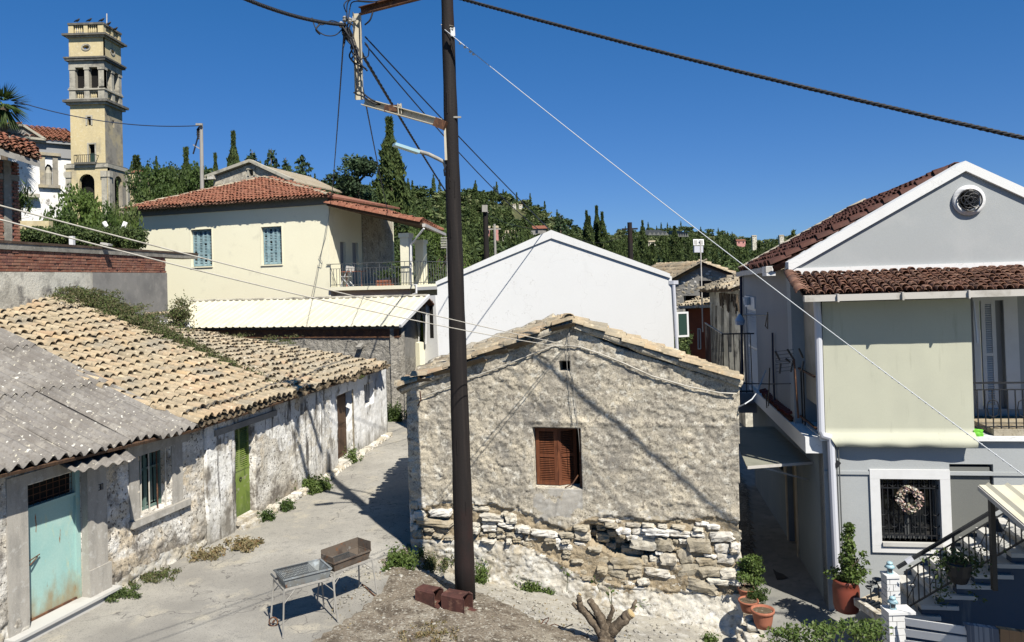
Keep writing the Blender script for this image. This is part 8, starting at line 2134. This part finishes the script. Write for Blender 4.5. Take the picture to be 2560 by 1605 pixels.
def chapel():
    W_ = Wall(D(533, 440, 58)[:2], D(722, 440, 56.5)[:2]); t = thing('chapel', 'grey rendered chapel gable with small window rising behind the cream house roof', 'chapel', W_.P(3, 5))
    l, a, r = W_.hit(533, 441), W_.hit(629, 406), W_.hit(722, 450); wi = R4(rect(W_, 623, 424, 634, 439))
    MB().prism(W_, [(0, 2), (W_.L, 2), (W_.L, r[1]), a, (0, l[1])], -.4, 0, 0, [wi]).build('gable_wall', MT['plaster'], t)
    MB().wbox(W_, wi[0][0], wi[2][0], wi[0][1], wi[2][1], -.6, -.5).build('dark_interior', MT['dark'], t)
    s0, z0, s1, z1 = wi[0][0], wi[0][1], wi[2][0], wi[2][1]; m = MB(); m.wbox(W_, s0 - .14, s0 - .004, z0, z1, -.05, .06).wbox(W_, s1 + .004, s1 + .14, z0, z1, -.05, .06).wbox(W_, s0 - .2, s1 + .2, z1 + .003, z1 + .16, -.05, .1); m.build('window_surround', MT['towerstone'], t)
    for p, q in (((-.5, l[1] - .12), a), (a, (W_.L + .3, r[1] - .12))): MB().bar(W_.P(p[0], p[1] + .1, .1), W_.P(q[0], q[1] + .1, .1), .5, .22).build('coping', MT['towerstone'], t)
    MB().bar(W_.P(-.75, l[1] - .1, .1), W_.P(.3, l[1] - .1, .1), .5, .3).build('kneeler', MT['limewash'], t)
    k = -W_.n * 9; A = W_.P(*a, 0)
    for s, q in ((0, l), (W_.L, r)):
        e = W_.P(s, q[1], 0); v = [e, A, A + k, e + k]; MB().box8([x - Vector((0, 0, .1)) for x in v] + v).build('roof_slope', MT['oldtile'], t)
chapel()
# ---- trees one can tell apart
def plant(kind, lab, u, vt, Y, wid=1.0, seed=1, detail=1.0, cat='tree', nm=None, mat=None, minh=3):
    p = D(u, vt, Y); g = ztf(p.x, p.y); h = max(p.z - g, minh)
    return tree(kind, nm or {'cypress': 'cypress_tree', 'conifer': 'fir_tree', 'cedar': 'cedar_tree', 'round': 'leafy_tree', 'olive': 'olive_tree'}[kind], lab, cat, Vector((p.x, p.y, p.z - h)), h, wid, seed, detail, None, mat)
plant('cypress', 'tallest column cypress standing just left of the timber pole', 973, 296, 75, 1.25, 1, 2.2)
plant('cypress', 'slim lower cypress close beside the tallest one', 998, 405, 78, 1.3, 2, 1.6)
plant('cypress', 'dark spindle cypress right of the grey pole', 583, 331, 82, .95, 1, 1.5)
plant('conifer', 'small fir directly left of the chapel apex', 630, 362, 80, .75, 3, 1.2)
plant('conifer', 'slender fir right of the chapel apex', 677, 358, 80, .6, 4, 1.2)
plant('conifer', 'second slender fir right of the chapel', 713, 381, 78, .65, 3, 1.2)
plant('conifer', 'broad dark fir above the cream house hip', 755, 374, 76, .95, 4, 1.6)
plant('conifer', 'dark fir half hidden behind the cream house roof edge', 818, 428, 74, .9, 3, 1.4)
plant('cedar', 'irregular dark cedar with spreading boughs above the balcony roof', 893, 394, 66, 1.15, 5, 2.2)
plant('cedar', 'lower dark cedar left of the tallest cypress', 858, 445, 70, 1.2, 6, 1.6)
plant('cypress', 'short cypress on the skyline right of the bell tower', 340, 392, 95, 1.6, 2, 1)
plant('cypress', 'tiny cypress on the skyline near the grey pole', 538, 385, 130, .8, 1, .7)
plant('cypress', 'small cypress on the skyline left of the grey pole', 465, 372, 95, 1.0, 2, .8)
plant('cypress', 'leftmost of three cypresses right of the white gable apex', 1466, 528, 130, .95, 1, 1); plant('cypress', 'middle one of three cypresses right of the white gable apex', 1473, 542, 128, 1.1, 2, 1); plant('cypress', 'tall pointed cypress rightmost of three beside the gable apex', 1491, 516, 132, .95, 1, 1)
plant('cypress', 'cypress with a twin just right of the pointed one', 1505, 532, 130, 1.05, 2, 1)
plant('conifer', 'dark fir between the hill edge and the three cypresses', 1400, 528, 150, .9, 3, 1)
plant('cypress', 'thick dark cypress standing on the far hill', 1686, 566, 210, 1.7, 2, 1); plant('cypress', 'slim cypress right of the far timber pole', 1606, 552, 200, 1.1, 1, 1); plant('cypress', 'small cypress below the two solar panels of the hill', 1747, 576, 230, 1.3, 1, .8)
for i, (u, v, k, lab) in enumerate(((395, 392, 'round', 'glossy leafy tree left of the grey pole'), (440, 386, 'round', 'tallest glossy leafy tree left of the grey pole'), (362, 415, 'round', 'glossy leafy tree right of the yellow house'), (478, 395, 'round', 'leafy tree behind the grey pole'), (420, 420, 'round', 'lower leafy tree in front beside the cream house roof'), (545, 425, 'round', 'leafy tree left of the chapel gable'))):
    plant(k, lab, u, v, 58 + (i % 3) * 4, .52, 7 + i % 3, 2.0, mat='leaf')
for i, (u, v, Y, w_, lab) in enumerate(((205, 448, 36, .52, 'dense citrus tree in front of the bell tower'), (296, 475, 35.5, .3, 'citrus tree touching the cream house left wall'), (255, 500, 34, .36, 'low citrus tree between two larger ones'), (155, 500, 34, .5, 'dark citrus tree left of the bell tower foot'))):
    plant('round', lab, u, v, Y, w_, 7 + i % 3, 1.8, mat='leafbright' if i != 3 else 'leaf', minh=3)
for i, (u, v, Y, lab) in enumerate(((1075, 548, 56, 'bright leafy tree behind the balcony post'), (1010, 560, 52, 'dark leafy tree seen under the balcony roof'), (930, 590, 50, 'dark leafy tree behind the grey ruin'), (1130, 585, 60, 'leafy tree just right of the timber pole'), (1105, 560, 75, 'leafy tree behind the timber pole'))):
    plant('round', lab, u, v, Y, .75, 7 + i % 3, 2.2, mat='leafbright' if i in (0, 3) else 'leafdark')
def palm():
    c = D(8, 262, 70); t = thing('palm_tree', 'tall palm with drooping fan leaves at the upper left edge', 'tree', Vector((c.x, c.y, ztf(c.x, c.y))))
    MB().tube([Vector((c.x, c.y, ztf(c.x, c.y))), c], [.35, .28], 10).build('trunk', MT['bark'], t)
    V = []; F = []
    for i in range(90):
        a = i * 2.4; el = -1.0 + 2.3 * ((i * 37) % 90) / 90; r = 1.7 + random.random() * .7
        d = Vector((math.cos(a) * math.cos(el), math.sin(a) * math.cos(el), math.sin(el)))
        sdv = d.cross(Vector((0, 0, 1))).normalized(); p = c + d * .9; q = c + d * r; n = 7
        for k in range(n):
            s = (k / (n - 1) - .5) * 1.7; tip = q + sdv * s * .85 - Vector((0, 0, abs(s) * .3 + (.3 if el < .3 else .1))); b = len(V)
            V += [p - sdv * .02, p + sdv * .03, tip + d * (.4 - abs(s) * .3), p + sdv * s * .3 + Vector((0, 0, .03))]; F.append((b, b + 1, b + 2, b + 3))
    mesh_obj('fronds', V, F, MT['leaf'], t, rnd=[random.random() for _ in F])
    # yucca clump before the church
    for (u, v, lab) in ((48, 505, 'spiky yucca clump in front of the church wall'),):
        c = D(u, v, 40); t = thing('yucca', lab, 'plant', Vector((c.x, c.y, c.z - 1.6))); MB().tube([Vector((c.x, c.y, c.z - 1.6)), c], .1, 6).build('trunk', MT['bark'], t)
        V = []; F = []
        for i in range(260):
            a = i * 2.4; el = random.uniform(-1, 1.4); o = Vector((random.gauss(0, .35), random.gauss(0, .3), random.gauss(0, .4))); d = Vector((math.cos(a) * math.cos(el), math.sin(a) * math.cos(el), math.sin(el))); sv = d.cross(Vector((0, 0, 1))).normalized() * .05; b = len(V); V += [c + o - sv, c + o + sv, c + o + d * .75]; F.append((b, b + 1, b + 2))
        mesh_obj('blades', V, F, MT['leaf'], t, rnd=[random.random() for _ in F])
palm()
def hedge():
    C = []
    for _ in range(260): C.append(tuple(D(random.uniform(48, 356), random.uniform(578, 612), random.uniform(30.5, 32))))
    P, d, k = clumps(C, [.32] * len(C), 26000); t = thing('hedge', 'clipped dark green hedge behind the brick wall coping', 'hedge', D(200, 620, 31)); leaves('foliage', P, .055, MT['leafdark'], t, .6)
    q = [D(40, 575, 33), D(122, 575, 33), D(122, 552, 33), D(40, 552, 33)]
    o = MB().box8([x + Vector((0, .3, 0)) for x in q] + q).build('yellow_garden_wall', MT['towery']); prop(o, 'low yellow garden wall between the brick annex and the citrus trees', 'wall')
    o = MB().tube([D(260, 555, 33), D(268, 570, 33), D(285, 582, 33), D(300, 585, 33), D(308, 570, 33), D(314, 555, 33)], .09, 6).build('white_trunk_limb', MT['whitewall'], None, True); prop(o, 'whitewashed curved limb showing among the citrus leaves', 'trunk')
hedge()
# ---- woods on the hills
def woods():
    OPEN.append((1616, 1725, 425))
    r = np.random.default_rng(11)
    # individual nearer trees
    n = 0; L = []
    while n < 235:
        Y = r.uniform(62, 170); u = r.uniform(1000, 2060) if r.random() < .72 else r.uniform(300, 1000); p = D(u, 600, Y); g = ztf(p.x, p.y); uu, vv = proj((p.x, p.y, g + 3))
        if any(a0 - 14 < u < a1 + 14 and Y < yh and Y > yh * .84 for a0, a1, yh in OPEN): continue
        n += 1; L.append((Y, p.x, p.y, g, u))
    for i, (Y, x, y, g, u) in enumerate(L):
        q = r.random(); k = 'cypress' if q < .34 else ('olive' if q < .62 else ('conifer' if q < .7 else 'round'))
        h = {'cypress': r.uniform(5, 9), 'olive': r.uniform(3.5, 5.5), 'conifer': r.uniform(5, 8), 'round': r.uniform(4, 6.5)}[k] * (.75 if u < 1000 else 1)
        lab = {'cypress': 'slim dark cypress in the woods on the slope behind the village', 'olive': 'grey green olive tree in the woods on the slope behind the village', 'conifer': 'dark fir in the woods on the slope behind the village', 'round': 'round leafy tree in the woods on the slope behind the village'}[k]
        tree(k, {'cypress': 'cypress_tree', 'conifer': 'fir_tree', 'round': 'leafy_tree', 'olive': 'olive_tree'}[k], lab, 'tree', Vector((x, y, g - .2)), h, 1.15 if k != 'cypress' else 1.2, 20 + i % 3, .55, 'trees on the wooded slope, ' + k)
    # the distant wood as one mass
    mats = {'cypress': 'cypress', 'round': 'leafdark', 'olive': 'olive', 'conifer': 'conifer'}
    for k, num, hr, wd in (('cypress', 1300, (6, 10.5), 1.25), ('round', 4600, (3.5, 6.5), 1.5), ('olive', 3300, (3, 5), 1.6), ('conifer', 500, (5, 8), 1.2)):
        parts = tree_protos(k, 40, .055 if k != 'cypress' else .09); _, V, F, rn, _m = parts[0]
        # pixels-uniform placement: density falls with distance
        m = int(num * 1.6); Y = 150 * (760 / 150) ** r.random(m); u = r.uniform(-350, 2900, m); x = (u - 1280) / 1900 * Y
        keepu = (u > 300) & (u < 2150) | (r.random(m) < .5); Y = Y[keepu]; u = u[keepu]; x = x[keepu]
        hide = np.zeros(len(x), bool)
        for (a0, a1, yh) in OPEN: hide |= (u > a0) & (u < a1) & (Y < yh + 6) & (Y > yh * .84)
        x, Y, u = x[~hide], Y[~hide], u[~hide]
        g = zt(x, Y); h = r.uniform(*hr, len(x)); a = r.uniform(0, 6.28, len(x)); n = len(x)
        pn = fbm(x / 55 + 3, Y / 55, 3); rk = r.random(len(x))
        if True:
            w2 = {'cypress': (pn > -.02) | ((u < 1400) & (rk < .8)), 'round': (pn > -.09) | (rk < .35), 'olive': pn < .03, 'conifer': pn > -.05}[k]; x, Y, g, h, a = x[w2], Y[w2], g[w2], h[w2], a[w2]; n = len(x)
        cs, sn = np.cos(a), np.sin(a); s = h * wd
        VX = x[:, None] + s[:, None] * (cs[:, None] * V[None, :, 0] - sn[:, None] * V[None, :, 1]); VY = Y[:, None] + s[:, None] * (sn[:, None] * V[None, :, 0] + cs[:, None] * V[None, :, 1]); VZ = g[:, None] - .3 + h[:, None] * V[None, :, 2]
        VV = np.stack([VX, VY, VZ], 2).reshape(-1, 3); FF = (F[None] + (np.arange(n) * len(V))[:, None, None]).reshape(-1, 4)
        rr = np.clip(np.tile(rn, n) * .5 + np.repeat(r.random(n) * .5, len(F)), 0, .99)
        o = fast_mesh('distant_wood', VV, FF, MT[mats[k]], None, False, None, rr); prop(o, {'cypress': 'cypresses of the distant wood on the hills', 'round': 'dark leafy mass of the distant wood on the hills', 'olive': 'grey green olive groves on the distant hills', 'conifer': 'firs scattered through the distant wood'}[k], None, kind='stuff')
        print('wood', k, n, len(FF))
woods()
